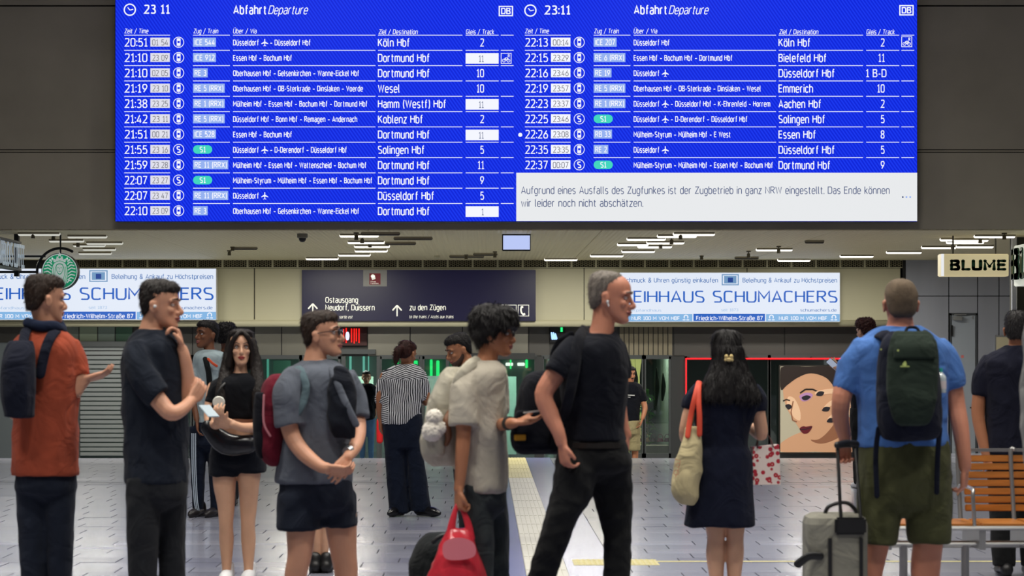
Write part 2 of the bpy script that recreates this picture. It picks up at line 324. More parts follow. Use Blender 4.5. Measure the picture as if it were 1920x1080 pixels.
yel = mat('tactile_yellow', S(205, 196, 142), .5, var=.08, vs=9)
floor = struct(fl.build('floor', grout))
TW, TD = .5, .34
def tile_mesh(m):
    b = MB(); b.add([(-TW / 2 + .004, -TD / 2 + .0005, -.012), (TW / 2 - .004, -TD / 2 + .0005, -.012), (TW / 2 - .004, TD / 2 - .0005, -.012), (-TW / 2 + .004, TD / 2 - .0005, -.012),
                     (-TW / 2 + .005, -TD / 2 + .0015, 0), (TW / 2 - .005, -TD / 2 + .0015, 0), (TW / 2 - .005, TD / 2 - .0015, 0), (-TW / 2 + .005, TD / 2 - .0015, 0)],
                    [(0, 3, 2, 1), (4, 5, 6, 7), (0, 1, 5, 4), (1, 2, 6, 5), (2, 3, 7, 6), (3, 0, 4, 7)])
    me = b.mesh('tile'); me.materials.append(m); return me
tms = [tile_mesh(m) for m in (tilem, tilem, tilem2, tilem3)]
BL, BR = -.06, .90          # the blue-grey band that holds the tactile strip
rest = MB(); rest_m = []; nt_ = 0; rr = random.Random(3)
row = 0; y = 13.9
while y < YE2 + .2:
    off = (row * .19 + rr.random() * .08) % TW; x = -10.2 + off; rm = rr.choice([0, 0, 1, 2, 3]); tilt = rr.uniform(-.006, .006)
    while x < 10.2:
        x0, x1 = x - TW / 2, x + TW / 2; yy1 = YE if x < XR else YE2
        vis = abs(x * F / y) < 1150; near = abs(x * F / y) < 1050
        if (x1 < BL or x0 > BR) and y + TD / 2 <= yy1:
            k = rm if rr.random() < .7 else rr.randrange(4)
            if nt_ < 296 and near:
                o = bpy.data.objects.new('tile', tms[k]); COL.objects.link(o); o.parent = floor; o.location = (x, y, rr.uniform(-.0006, .0003))
                o.rotation_euler = (tilt + rr.uniform(-.001, .001), rr.uniform(-.001, .001), 0); nt_ += 1
            else:
                rest.cur = k if k < 4 else 0
                dz = tilt * TD / 2
                rest.add([(x0 + .004, y - TD / 2 + .001, -dz), (x1 - .004, y - TD / 2 + .001, -dz), (x1 - .004, y + TD / 2 - .001, dz), (x0 + .004, y + TD / 2 - .001, dz)], [(0, 1, 2, 3)])
        elif y + TD / 2 <= yy1:
            rest.cur = 0
            for a, b in ((x0, min(x1, BL)), (max(x0, BR), x1)):
                if b - a > .02: rest.add([(a + .003, y - TD / 2 + .001, 0), (b - .003, y - TD / 2 + .001, 0), (b - .003, y + TD / 2 - .001, 0), (a + .003, y + TD / 2 - .001, 0)], [(0, 1, 2, 3)])
        x += TW
    y += TD; row += 1
# paving in front of the picture's lower edge, simple slabs
for k in range(40):
    for j in range(12):
        x = -10 + k * .5; y = .3 + j * 1.13
        if BL - .3 < x < BR: continue
        rest.cur = (k * 7 + j * 3) % 4; rest.add([(x - .245, y - .56, 0), (x + .245, y - .56, 0), (x + .245, y + .56, 0), (x - .245, y + .56, 0)], [(0, 1, 2, 3)])
o = rest.build('paving_tile', [tilem, tilem, tilem2, tilem3], floor); o['kind'] = 'stuff'
b = MB(); b.box((BL, .2, -.012), (.272, YE, -.001)); b.box((.562, .2, -.012), (BR, YE, -.001)); b.build('stone_band', bandm, floor)
for j in range(17):
    y0 = 13.6 + j * .96
    if y0 > YE: break
    y1 = min(y0 + .95, YE); b = MB(); b.box((.275, y0, -.012), (.56, y1, -.003)); b.cur = 1
    b.cur = 0
    for r in range(7):
        xx = .279 + r * .0402; b.box((xx, y0 + .01, -.003), (xx + .029, y1 - .01, .002))
    b.build('tactile_slab', [ribm if j < 12 else yel, ribl], floor)
b = MB(); Yc = 15.1
b.box((.62, Yc - .2, -.012), (1.22, Yc + .2, .0015)); 
for i in range(15):
    for j in range(7): b.tube([((.66 + i * .038, Yc - .17 + j * .057, .001), .013), ((.66 + i * .038, Yc - .17 + j * .057, .006), .008)], n=6, cap='flat')
b.build('tactile_cross_slab', yel, floor)
b = MB(); b.box((1.22, Yc + .02, -.012), (8, Yc + .09, .002)); b.build('yellow_line', yel, floor)
b = MB(); b.box((-10.5, 33.5, -.7), (10.5, 46, -.6)); b.add([(-10.5, YE, -.012), (10.5, YE, -.012), (10.5, 33.5, -.6), (-10.5, 33.5, -.6), (-10.5, YE, -.3), (10.5, YE, -.3), (10.5, 33.5, -.7), (-10.5, 33.5, -.7)],
      [(0, 1, 2, 3), (7, 6, 5, 4), (0, 4, 5, 1), (3, 2, 6, 7), (0, 3, 7, 4), (1, 5, 6, 2)])
struct(b.build('floor', mat('lower_floor', S(120, 122, 128), .35, var=.06)))
# ---- shell
def sbox(name, a, c, m, parent=None):
    b = MB(); b.box(a, c); return struct(b.build(name, m, parent))
sbox('wall_left', (-10.9, -3, -.7), (-10.5, 46, 9), plaster); sbox('wall_right', (10.5, -3, -.7), (10.9, 46, 9), plaster)
sbox('wall_back', (-10.5, -3.4, -.3), (10.5, -3, 9), plaster); sbox('ceiling', (-10.5, -3, 9), (10.5, 27.7, 9.3), plaster)
WF = 27.3; zj = P(0, 283, WF).z; CZ = 3.05
wf = sbox('wall_front', (-10.5, WF + .03, CZ + .01), (10.5, WF + .4, 9), mat('joint_dark', S(20, 20, 20), .9))
xs = [-10.5, -5.35, .02, 5.4, 10.5]
for r, (z0, z1) in enumerate(((CZ, zj - .022), (zj + .022, 5.9), (5.92, 9))):
    b = MB(); b.box((-10.5, WF, z0), (10.5, WF + .03, z1)); b.build('concrete_panel', concrete, wf)
b = MB(); b.box((-10.5, WF + .012, zj - .012), (10.5, WF + .03, zj + .01)); b.build('joint_strip', concrete, wf)
# passage ceiling: fine ribs running away from the viewer
cm = mat('ceiling_panel', S(226, 216, 178), .5, spec=.3)
nt = cm.node_tree; tc = nt.nodes.new('ShaderNodeTexCoord'); wv = nt.nodes.new('ShaderNodeTexWave'); wv.wave_type = 'BANDS'; wv.bands_direction = 'X'; wv.inputs['Scale'].default_value = 5
nt.links.new(tc.outputs['Object'], wv.inputs[0]); bp = nt.nodes.new('ShaderNodeBump'); bp.inputs['Strength'].default_value = .5; bp.inputs['Distance'].default_value = .02
nt.links.new(wv.outputs['Fac'], bp.inputs['Height']); nt.links.new(bp.outputs[0], nt.nodes['Principled BSDF'].inputs['Normal'])
cp = sbox('ceiling', (-10.5, WF + .03, CZ), (10.5, 37.2, CZ + .15), mat('joint_dark', S(20, 20, 20)))
ys = [WF + .03, 29.2, 31.2, 33.3, 35.2, 36.6]
for i in range(5):
    for j in range(7):
        b = MB(); b.box((-10.5 + j * 3, ys[i] + .004, CZ - .012), (-7.5 + j * 3 - .008, ys[i + 1] - .004, CZ)); b.build('ceiling_panel', cm, cp)
# fascia
FY = 36.36
def px(x, Y=FY): return P(x, 0, Y).x
def pz(y, Y=FY): return P(0, y, Y).z
fa = sbox('wall_fascia', (-10.5, FY + .04, pz(606)), (px(1690), FY + .5, CZ), darkgrey)
for a, c in ((-400, 476), (478, 1094.5), (1096, 1400), (1401.5, 1688)):
    b = MB(); b.box((px(a), FY, pz(604)), (px(c), FY + .04, pz(503))); b.build('fascia_panel', cream, fa, bevel=.004)
b = MB(); b.tube([((-10.5, FY + .03, pz(606)), .065), ((px(1690), FY + .03, pz(606)), .065)], n=14, cap='flat'); b.build('fascia_lip', cream, fa, smooth=True)
# grille row: cream frames with a honeycomb lattice in front of a dark gap
hexb = MB(); gw = .425; gh = pz(488) - pz(501)
hexb.box((-gw / 2, .05, -gh / 2), (gw / 2, .06, gh / 2)); hexb.cur = 1
def strip(a, c, wd=.006):
    d = Vector((c[0] - a[0], 0, c[1] - a[1])); n = Vector((-d.z, 0, d.x)).normalized() * wd / 2
    p = [Vector((a[0], 0, a[1])) + n, Vector((c[0], 0, c[1])) + n, Vector((c[0], 0, c[1])) - n, Vector((a[0], 0, a[1])) - n]
    hexb.add([tuple(q) for q in p] + [tuple(q + Vector((0, .03, 0))) for q in p], [(0, 1, 2, 3), (0, 4, 5, 1), (1, 5, 6, 2), (2, 6, 7, 3), (3, 7, 4, 0)])
s_ = gh / 6.0
for i in range(-6, 7):
    for j in range(-2, 3):
        cx_, cz_ = i * s_ * 1.5 * 1.25, (j + (.5 if i % 2 else 0)) * s_ * 1.6
        if abs(cx_) + s_ > gw / 2 or abs(cz_) + s_ * .8 > gh / 2 + .01: continue
        pts = [(cx_ + s_ * 1.2 * math.cos(R(60 * k)), cz_ + s_ * .92 * math.sin(R(60 * k))) for k in range(6)]
        for k in (0, 1, 2): strip(pts[k], pts[k + 1])
hexb.cur = 2
hexb.box((-gw / 2 - .012, -.004, -gh / 2), (-gw / 2 + .02, .05, gh / 2)); hexb.box((-gw / 2, -.004, -gh / 2 - .012), (gw / 2, .05, -gh / 2))
hme = hexb.mesh('grille_panel')
for m in (mat('gap_dark', S(38, 36, 30), .9), mat('lattice', S(170, 162, 130), .5), cream): hme.materials.append(m)
gx = 511 - 46.9 * 8
while gx < 1690:
    o = bpy.data.objects.new('grille_panel', hme); COL.objects.link(o); o.parent = fa; o.location = (px(gx + 23), FY - .01, pz(494.5)); gx += 46.9 if gx < 960 else 45.8
# grey wall at the far right with a service door
gwl = sbox('wall_end', (px(1692), FY - .02, -.7), (10.5, FY + .2, CZ), black)
cols = [1697, 1792 - 14, 1832, 1872, 1990, 2100]
zb = pz(1200); zt = pz(555)
for i in range(len(cols) - 1):
    for z0, z1 in ((-.6, pz(556)), (pz(554.5), CZ - .01)):
        if i == 1 and z0 < 0: b = MB(); b.box((px(cols[i]) + .008, FY - .05, pz(587)), (px(cols[i + 1]) - .008, FY - .02, z1))
        else: b = MB(); b.box((px(cols[i]) + .008, FY - .05, z0), (px(cols[i + 1]) - .008, FY - .02, z1))
        b.build('wall_panel', greywall, gwl, bevel=.003)
dr = struct(empty('door_1', (px(1806), FY - .05, -.6)))
b = MB(); b.box((px(1780), FY - .06, -.6), (px(1783), FY - .02, pz(588))); b.box((px(1828), FY - .06, -.6), (px(1831), FY - .02, pz(588))); b.box((px(1780), FY - .06, pz(591)), (px(1831), FY - .02, pz(587))); b.build('door_frame', mat('door_frame_grey', S(70, 74, 80), .5), dr)
b = MB(); b.box((px(1783.5), FY - .055, -.6), (px(1827.5), FY - .02, pz(591.5))); b.build('door_leaf', mat('door_grey', S(160, 168, 180), .45), dr, bevel=.004)
b = MB(); b.box((px(1784), FY - .16, pz(601)), (px(1801), FY - .055, pz(593))); b.box((px(1786), FY - .12, pz(591)), (px(1810), FY - .09, pz(589))); b.build('door_closer', mat('silver', S(180, 182, 186), .35, metal=.7), dr, bevel=.01)
b = MB(); b.tube([((px(1823), FY - .1, pz(764)), .012), ((px(1817), FY - .1, pz(764)), .012)]); b.box((px(1821), FY - .07, pz(778)), (px(1825), FY - .05, pz(758))); b.build('door_handle', black, dr)
f_ = Flat(FY - .058); f_.quad(1802, 666, 1807, 671, mat('sticker_pink', S(214, 120, 120), .5)); f_.quad(1823, 593, 1825.5, 598, MATS['silver']); f_.build('sticker', dr)
b = MB(); b.pbox(1783.5, 610, 1786.5, 630, FY - .1, .05); b.build('pull_handle', black, dr)
# light notice frame right of the door
nb = empty('notice_frame', (px(1888), FY - .06, pz(668)), 'pale framed notice board on the grey wall right of the service door', 'notice board')
b = MB(); b.pbox(1866, 629, 1900, 669, FY - .09, .03); b.build('frame', MATS['silver'], nb); f_ = Flat(FY - .092); f_.quad(1868, 632, 1898, 667, mat('notice_paper', S(205, 196, 168), .7)); f_.build('sheet', nb)
# ---- storefront under the fascia
SY = 37.0
sf = sbox('wall_storefront', (-10.5, SY + .02, pz(668, SY)), (px(1692, SY), SY + .3, pz(606, SY) + .3), darkgrey)
def spanel(name, x0, x1, y0, y1, m, par=sf, Y=SY, th=.02, bev=.004):
    b = MB(); b.pbox(x0, y0, x1, y1, Y, th); return b.build(name, m, par, bevel=bev)
for a, c in ((478, 527), (529, 574), (576, 636), (690, 768), (770, 866), (868, 926), (928, 990)): spanel('steel_panel', a, c, 600, 667, steel)
for a, c in ((992, 1030), (1060, 1157), (1264, 1470), (1472, 1690), (-300, 108), (250, 360), (362, 476)): spanel('dark_panel', a, c, 600, 667, mat('panel_dark', S(86, 84, 82), .45, metal=.3))
for k in range(11): spanel('rib_panel', 1162 + k * 9.1, 1169.5 + k * 9.1, 600, 667, mat('rib_metal', S(150, 142, 122), .4, metal=.6))
for a, c, m in ((110, 147, S(140, 150, 140)), (149, 182, S(170, 186, 160)), (184, 215, S(150, 168, 158)), (217, 248, S(90, 130, 108))): spanel('kiosk_panel', a, c, 612, 642, mat('kiosk%d' % a, m, .5))
# frames and glass
glass = glassmat('shop_glass', (.80, .90, .87, 1), .10)
lowz = -.6
wins = [(248, 360), (362, 480), (486, 562), (566, 634), (716, 786), (796, 836), (842, 932), (938, 1002), (1020, 1044), (1048, 1158), (1166, 1206), (1208, 1254), (1288, 1440), (1444, 1690)]
xs_ = sorted(set([-300, 100, 1692] + [v for w_ in wins for v in w_] + [640, 704, 712]))
for i, (a, c) in enumerate(wins):
    wn = struct(empty('window_%d' % (i + 1), (px((a + c) / 2, SY), SY, lowz)))
    b = MB(); x0, x1, z1 = px(a, SY), px(c, SY), pz(668, SY); t = .045
    b.box((x0 - t, SY - .04, lowz), (x0, SY + .06, z1)); b.box((x1, SY - .04, lowz), (x1 + t, SY + .06, z1)); b.box((x0 - t, SY - .04, z1 - .05), (x1 + t, SY + .06, z1 + .02)); b.box((x0 - t, SY - .04, lowz), (x1 + t, SY + .06, pz(850, SY) if a > 1150 else lowz + .12))
    b.build('window_frame', frame_m, wn)
    b = MB(); b.box((x0, SY, lowz + .1), (x1, SY + .012, z1 - .04)); b.build('pane', glass, wn)
spanel('post', 706, 713, 668, 858, frame_m, Y=SY - .05, th=.2); spanel('post', 640, 648, 668, 858, frame_m, Y=SY - .05, th=.2)
spanel('post', 1003, 1019, 668, 900, mat('post_dark', S(52, 54, 56), .4), Y=SY - .05, th=.2); spanel('post', 1258, 1284, 668, 900, MATS['post_dark'], Y=SY - .05, th=.2)
for a in (786, 836, 932, 1158): spanel('post', a + 1, a + 6, 668, 900, frame_m, Y=SY - .05, th=.2)
spanel('transom', 640, 704, 655, 664, frame_m, Y=SY - .1, th=.1); spanel('transom', 868, 1003, 662, 674, MATS['post_dark'], Y=SY - .1, th=.1)
# rolling shutter at the left
sh = empty('roller_shutter', (px(190, SY), SY, -.6), 'closed grey roller shutter of the kiosk at the far left, slatted', 'shutter')
for k in range(24):
    spanel('slat', 150, 236, 650 + k * 8.6, 656.8 + k * 8.6, mat('shutter_slat', S(150, 156, 158), .45, metal=.4), sh, SY - .02, .03, .006)
b = MB(); b.pbox(143, 640, 149, 870, SY - .08, .1); b.pbox(237, 640, 243, 870, SY - .08, .1); b.pbox(143, 640, 243, 650, SY - .08, .1); b.build('guide_rail', frame_m, sh)
spanel('kiosk_wall', -300, 142, 642, 880, mat('kiosk_wall', S(96, 104, 110), .6), sf, SY - .02)
spanel('kiosk_wall', 243.5, 246.5, 642, 880, MATS['kiosk_wall'], sf, SY - .02)
# interior
iw = sbox('wall_inside', (-10.5, 44, -.7), (10.5, 44.2, 2.3), mat('inside_wall', S(112, 128, 122), .7))
sbox('ceiling', (-10.5, 37.3, 1.95), (10.5, 44.2, 2.1), mat('inside_ceiling', S(110, 120, 115), .7))
b = MB(); b.box((px(1040, SY), 37.4, -.6), (px(1040, SY) + .1, 44, 1.95)); struct(b.build('wall_partition', MATS['inside_wall']))
b = MB(); b.box((px(1270, SY), 37.4, -.6), (px(1270, SY) + .1, 44, 1.95)); struct(b.build('wall_partition', MATS['inside_wall']))
area('shop_lamp', (-2.8, 40, 1.93), 1.5, .4, 90, (.82, 1, .9)); area('shop_lamp', (.2, 40, 1.93), 1.0, .4, 60, (.82, 1, .9))
area('shop_lamp', (2.9, 39, 1.93), .8, .4, 70, (1, .93, .75)); area('shop_lamp', (5.5, 39.5, 1.93), 1.0, .4, 30, (1, .9, .85))
grn = glow('green_light', S(40, 235, 120), 1.5); teal = glow('teal_light', S(120, 215, 190), .55); wht = glow('white_light', S(255, 252, 240), 1.6)
YI = 43.92; ORD = 'first second third fourth fifth sixth seventh eighth ninth tenth eleventh twelfth thirteenth fourteenth fifteenth sixteenth seventeenth eighteenth nineteenth twentieth'.split()
strips = [(742, 747, 676, 700, grn), (757, 760, 672, 690, grn), (776, 783, 676, 693, grn), (806, 811, 674, 712, grn), (818, 824, 676, 730, grn), (848, 853, 676, 700, grn), (655, 659, 665, 702, teal), (680, 684, 664, 700, teal), (690, 692, 664, 700, teal),
          (500, 504, 672, 720, teal), (520, 560, 690, 694, teal), (948, 962, 680, 686, wht), (970, 984, 680, 686, wht), (956, 959, 674, 692, grn), (945, 950, 694, 700, grn), (1030, 1034, 680, 730, teal), (985, 990, 674, 690, grn)]
for a, c, y0, y1, m in strips:
    b = MB(); b.pbox(a, y0, c, y1, YI, .05); o = b.build('light_bar', m, bevel=.01); kn = 'green' if m is grn else 'white' if m is wht else 'teal'; od = sorted(q[0] for q in strips if q[4] is m); tag(o, '%s light bar behind the glass doors, %s %s one from the left' % (kn, ORD[od.index(a)], kn), 'lamp', 'light bars behind the glass doors')
bd = [(666, 700, 706, 780, 'pale green'), (752, 776, 700, 790, 'grey green'), (798, 830, 705, 860, 'pale grey'), (943, 968, 706, 852, 'pale mint'), (888, 925, 706, 850, 'dark green'), (512, 545, 676, 740, 'dark green'), (600, 632, 700, 850, 'pale grey')]
cc = {'pale green': S(150, 180, 160), 'grey green': S(110, 140, 125), 'pale grey': S(170, 180, 172), 'pale mint': S(175, 205, 188), 'dark green': S(30, 70, 55)}
for a, c, y0, y1, nm in bd:
    b = MB(); b.pbox(a, y0, c, y1, 41.0, .06); e = empty('display_board', ((P(a, 0, 41).x + P(c, 0, 41).x) / 2, 41, -.6), '%s upright display board behind the glass doors, about %s' % (nm, {666: 'beside the man in jeans', 752: 'left of the striped blouse', 798: 'right of the striped blouse', 943: 'beside the dark backpack', 888: 'behind the black haired head', 512: 'above the maroon backpack', 600: 'behind the man in sunglasses'}[a]), 'display board')
    b.build('panel', mat('board_' + nm.replace(' ', '_'), cc[nm], .6), e)
    b = MB(); xm = P((a + c) / 2, 0, 41).x; zb_ = P(0, y1, 41).z; b.box((xm - .03, 41.0, -.6), (xm + .03, 41.05, max(zb_, -.55))); b.box((xm - .2, 40.95, -.6), (xm + .2, 41.1, -.57)); b.build('stand', frame_m, e)
# red neon sign and the small blue sign behind the steel band
ns = empty('neon_sign', (px(655), FY + .3, pz(645)), 'red neon shop sign with a pale oval, under the blue wayfinding panel', 'sign')
b = MB(); b.pbox(637, 614, 688, 648, SY - .06, .05); b.build('back_plate', mat('sign_back', S(60, 12, 14), .5), ns)
red = glow('red_neon', S(255, 30, 25), 1.3); b = MB()
for x, a, c in ((643, 617, 640), (648, 615, 643), (658, 616, 642), (663, 616, 644), (667, 616, 640), (672, 616, 643)): b.pbox(x, a, x + 2.2, c, SY - .08, .02)
b.build('neon_stroke', red, ns); b = MB(); b.ball(P(651.5, 630, SY - .09), (.035, .01, .08)); b.build('oval', glow('pale_neon', S(225, 225, 255), 1.2), ns)
ns = empty('small_lit_sign', (px(1042), SY - .06, pz(640)), 'small blue and green lit sign left of the tall man in black polo', 'sign')
b = MB(); b.pbox(1031, 612, 1060, 642, SY - .06, .05); b.build('back_plate', black, ns)
bl = glow('blue_neon', S(60, 110, 255), 1.6); b = MB()
for k in range(3): b.tube([(P(1034 + k * 3.6, 624 + (k == 2) * 2, SY - .08), .012), (P(1036 + k * 3.6, 635, SY - .08), .02)])
b.build('blue_stroke', glow('pale_blue_neon', S(150, 190, 255), 1.8), ns); b = MB(); b.pbox(1051, 614, 1055, 622, SY - .08, .02); b.build('green_stroke', grn, ns)
# red light line around the beauty shop window
rn = empty('red_light_line', (px(1288), SY - .06, -.6), 'thin red light line framing the beauty shop window', 'lamp'); b = MB(); b.tube([(P(1286.5, 765, SY - .1), .012), (P(1286.5, 672.5, SY - .1), .012)], n=8); b.tube([(P(1286.5, 672.5, SY - .1), .014), (P(1688, 672.5, SY - .1), .014)], n=8); b.build('light_tube', glow('red_line', S(255, 25, 35), 1.6), rn)
for k, x in enumerate((1290, 1400, 1520, 1680)): b = MB(); b.pbox(x, 669, x + 3, 675, SY - .09, .06); b.build('clip', black, rn)
# ================================================================ DEPARTURE BOARD
BY = 26.95
blue = mat('screen_blue', (0, 0, 0, 1), .35, emit=S(18, 46, 232), es=1.0, spec=.3)
nt = blue.node_tree; tc = nt.nodes.new('ShaderNodeTexCoord'); mp = nt.nodes.new('ShaderNodeMapping'); mp.inputs['Rotation'].default_value = (0, R(35), 0)
nt.links.new(tc.outputs['Object'], mp.inputs[0]); wv = nt.nodes.new('ShaderNodeTexWave'); wv.bands_direction = 'X'; wv.inputs['Scale'].default_value = 9; wv.inputs['Distortion'].default_value = 1.5; wv.inputs['Detail Scale'].default_value = .15
nt.links.new(mp.outputs[0], wv.inputs[0]); r_ = nt.nodes.new('ShaderNodeValToRGB'); r_.color_ramp.elements[0].color = S(10, 34, 214); r_.color_ramp.elements[1].color = S(26, 58, 240)
nt.links.new(wv.outputs['Fac'], r_.inputs[0]); nt.links.new(r_.outputs[0], nt.nodes['Principled BSDF'].inputs['Emission Color'])
W_ = glow('screen_white', S(244, 246, 255)); W2 = glow('screen_paper', S(232, 234, 236)); PB = glow('screen_pale_blue', S(150, 178, 240)); GR = glow('screen_green', S(64, 214, 190)); DK = glow('screen_ink', S(84, 96, 132)); TK = glow('screen_grey_ink', S(112, 112, 118))
DW = glow('screen_delay_box', S(224, 224, 236))
bd = empty('departure_board', (P(968, 0, BY).x, BY + .1, P(0, 415, BY).z), 'large blue departure board with white lettering on the concrete wall above the passage', 'departure board')
b = MB(); b.box(P(215, -14, BY) + Vector((0, .012, 0)), P(1720.5, 416, BY) + Vector((0, .3, 0))); b.build('casing', mat('casing', S(40, 42, 48), .5), bd, bevel=.01)
b = MB(); b.box(P(222, 0, BY) + Vector((0, .3, .1)), P(1714, 400, BY) + Vector((0, .345, 0))); b.build('wall_bracket', black, bd)
for k in range(12):     # LED modules, one by one
    x0 = 216.5 + k * 125.25
    m = MB(); m.pbox(x0, -10, x0 + 125.2, 415, BY, .01); m.build('led_panel', blue, bd)
def icon_train(f, x, y, s_):
    f.ring(x, y, 10.3, 1.3, W_, .004)
    if s_: f.text('S', x, y + 6.2, 12.4, W_, .004, align='c', weight=.03); return
    f.quad(x - 3.6, y - 7, x + 3.6, y + 6.5, W_, .004); f.quad(x - 2.2, y - 2.2, x + 2.2, y + 1.6, blue, .006); f.quad(x - 1.6, y + 7.2, x + 1.6, y + 8, W_, .004); f.quad(x - 2.6, y - 8.2, x + 2.6, y - 7.6, W_, .004)
def icon_plane(f, x, y):
    f.poly([(x - .9, y - 6), (x, y - 7), (x + .9, y - 6), (x + .9, y - 2), (x + 6.5, y + 1.6), (x + 6.5, y + 3), (x + .9, y + 1.4), (x + .7, y + 4.6), (x + 2.6, y + 6.2), (x + 2.6, y + 7), (x, y + 6.2), (x - 2.6, y + 7), (x - 2.6, y + 6.2), (x - .7, y + 4.6), (x - .9, y + 1.4), (x - 6.5, y + 3), (x - 6.5, y + 1.6), (x - .9, y - 2)], W_, .004)
def icon_bike(f, x, y):
    for q in ((x - 10, y - 10, x + 10, y - 8.8), (x - 10, y + 8.8, x + 10, y + 10), (x - 10, y - 10, x - 8.8, y + 10), (x + 8.8, y - 10, x + 10, y + 10)): f.quad(*q, W_, .004)
    f.ring(x - 4.2, y + 4, 3.4, 1.1, W_, .004, 14); f.ring(x + 4.2, y + 4, 3.4, 1.1, W_, .004, 14); f.line([(x - 4.2, y + 4), (x - 1.5, y - 1), (x + 3, y - 1), (x + 4.2, y + 4)], 1.2, W_, .004); f.line([(x - 1.5, y - 1), (x, y + 4), (x + 3, y - 1)], 1.1, W_, .004)
    f.text('R', x + 5, y - 1.5, 6, W_, .004, align='c', weight=.03)
_t = textmesh('Oberhausen Hbf – Gelsenkirchen – Wanne-Eickel Hbf', .022)[0]; VKF = 236 / ((max(v[0] for v in _t) - min(v[0] for v in _t)) * 10.6)
_t = textmesh('Dortmund Hbf', .014)[0]; DKF = 96.5 / ((max(v[0] for v in _t) - min(v[0] for v in _t)) * 15)
def via(f, s, x, yb):
    for i, seg in enumerate(s.split('@')):
        if i: icon_plane(f, x + 7.5, yb - 5.2); x += 17
        seg = seg.strip()
        if seg: x = f.text(seg, x + (1 if i else 0), yb, 10.6, W_, .004, k=VKF, weight=.022) + 4
def segs(f, o, y, th=1.3):
    for a, c in ((233, 319), (362, 431), (437, 704), (709, 867), (873, 935), (939, 963)): f.quad(a + o, y - th / 2, c + o, y + th / 2, W_, .004)
def row_(o, i, t, d, s_, tr, v, dest, gl, hl=False, bike=False, dot=False):
    y = 79.3 + 28.72 * i; f = Flat(BY)
    f.text(t, 233 + o, y + 8.3, 16.2, W_, .004, x1=276.5 + o, weight=.008)
    f.quad(282 + o, y - 8.6, 318.5 + o, y + 8.2, DW if o == 0 else W_, .004); f.text(d, 285.5 + o, y + 6, 11.2, TK, .006, x1=315 + o)
    icon_train(f, 335 + o, y, s_)
    if s_: 
        f.quad(370 + o, y - 8, 390 + o, y + 8, GR, .004); f.disc(370 + o, y, 8, GR, .0038); f.disc(390 + o, y, 8, GR, .0038); f.text(tr, 380 + o, y + 5.4, 10.6, W_, .006, align='c', k=.95, weight=.02)
    else:
        wd = {5: 43, 4: 27, 10: 59.5, 11: 66}.get(len(tr), None)
        wd = {'ICE 544': 43, 'ICE 912': 43, 'ICE 528': 43, 'ICE 207': 43, 'RE 3': 27.5, 'RE 2': 27.5, 'RE 19': 33.5, 'RB 33': 34.5}.get(tr, wd)
        f.quad(362 + o, y - 8.6, 362 + wd + o, y + 8.4, PB, .004); f.text(tr, 365 + o, y + 5.6, 11, W_, .006, x1=359.5 + wd + o, weight=.02)
    via(f, v, 437 + o, y + 5.8)
    f.text(dest, 708.5 + o, y + 8.0, 15, W_, .004, k=DKF, weight=.014)
    if hl: f.quad(873 + o, y - 9 + .6, 935 + o, y + 11.5, W_, .004); f.text(gl, 907 + o, y + 8.5, 12.6, DK, .006, align='r', k=.85)
    elif len(gl) > 3: f.text(gl, 872.5 + o, y + 8, 15, W_, .004, x1=911 + o, weight=.01)
    else: f.text(gl, 907.5 + o, y + 8.2, 15.4, W_, .004, align='r', k=.85, weight=.01)
    if bike: icon_bike(f, 949 + o, y + (1.5 if o == 0 else -1))
    if dot: f.disc(975.5, y + 1.2, 3.8, W_, .004)
    if i < (11 if o == 0 else 8): segs(f, o, 94.4 + 28.72 * i)
    f.build('departure_row', bd)
L_ = [('20:51', '01 54', 0, 'ICE 544', 'Düsseldorf @– Düsseldorf Hbf', 'Köln Hbf', '2'), ('21:10', '23 09', 0, 'ICE 912', 'Essen Hbf – Bochum Hbf', 'Dortmund Hbf', '11', True, True), ('21:10', '02 05', 0, 'RE 3', 'Oberhausen Hbf – Gelsenkirchen – Wanne-Eickel Hbf', 'Dortmund Hbf', '10'),
      ('21:19', '23 10', 0, 'RE 5 (RRX)', 'Oberhausen Hbf – OB-Sterkrade – Dinslaken – Voerde', 'Wesel', '10'), ('21:38', '23 25', 0, 'RE 1 (RRX)', 'Mülheim Hbf – Essen Hbf – Bochum Hbf – Dortmund Hbf', 'Hamm (Westf) Hbf', '11', True), ('21:42', '23 11', 0, 'RE 5 (RRX)', 'Düsseldorf Hbf – Bonn Hbf – Remagen – Andernach', 'Koblenz Hbf', '2'),
      ('21:51', '00 21', 0, 'ICE 528', 'Essen Hbf – Bochum Hbf', 'Dortmund Hbf', '11', True), ('21:55', '23 16', 1, 'S1', 'Düsseldorf @– D-Derendorf – Düsseldorf Hbf', 'Solingen Hbf', '5'), ('21:59', '23 28', 0, 'RE 11 (RRX)', 'Mülheim Hbf – Essen Hbf – Wattenscheid – Bochum Hbf', 'Dortmund Hbf', '11'),
      ('22:07', '23 27', 1, 'S1', 'Mülheim-Styrum – Mülheim Hbf – Essen Hbf – Bochum Hbf', 'Dortmund Hbf', '9'), ('22:07', '23 47', 0, 'RE 11 (RRX)', 'Düsseldorf @', 'Düsseldorf Hbf', '5'), ('22:10', '23 09', 0, 'RE 3', 'Oberhausen Hbf – Gelsenkirchen – Wanne-Eickel Hbf', 'Dortmund Hbf', '1', True)]
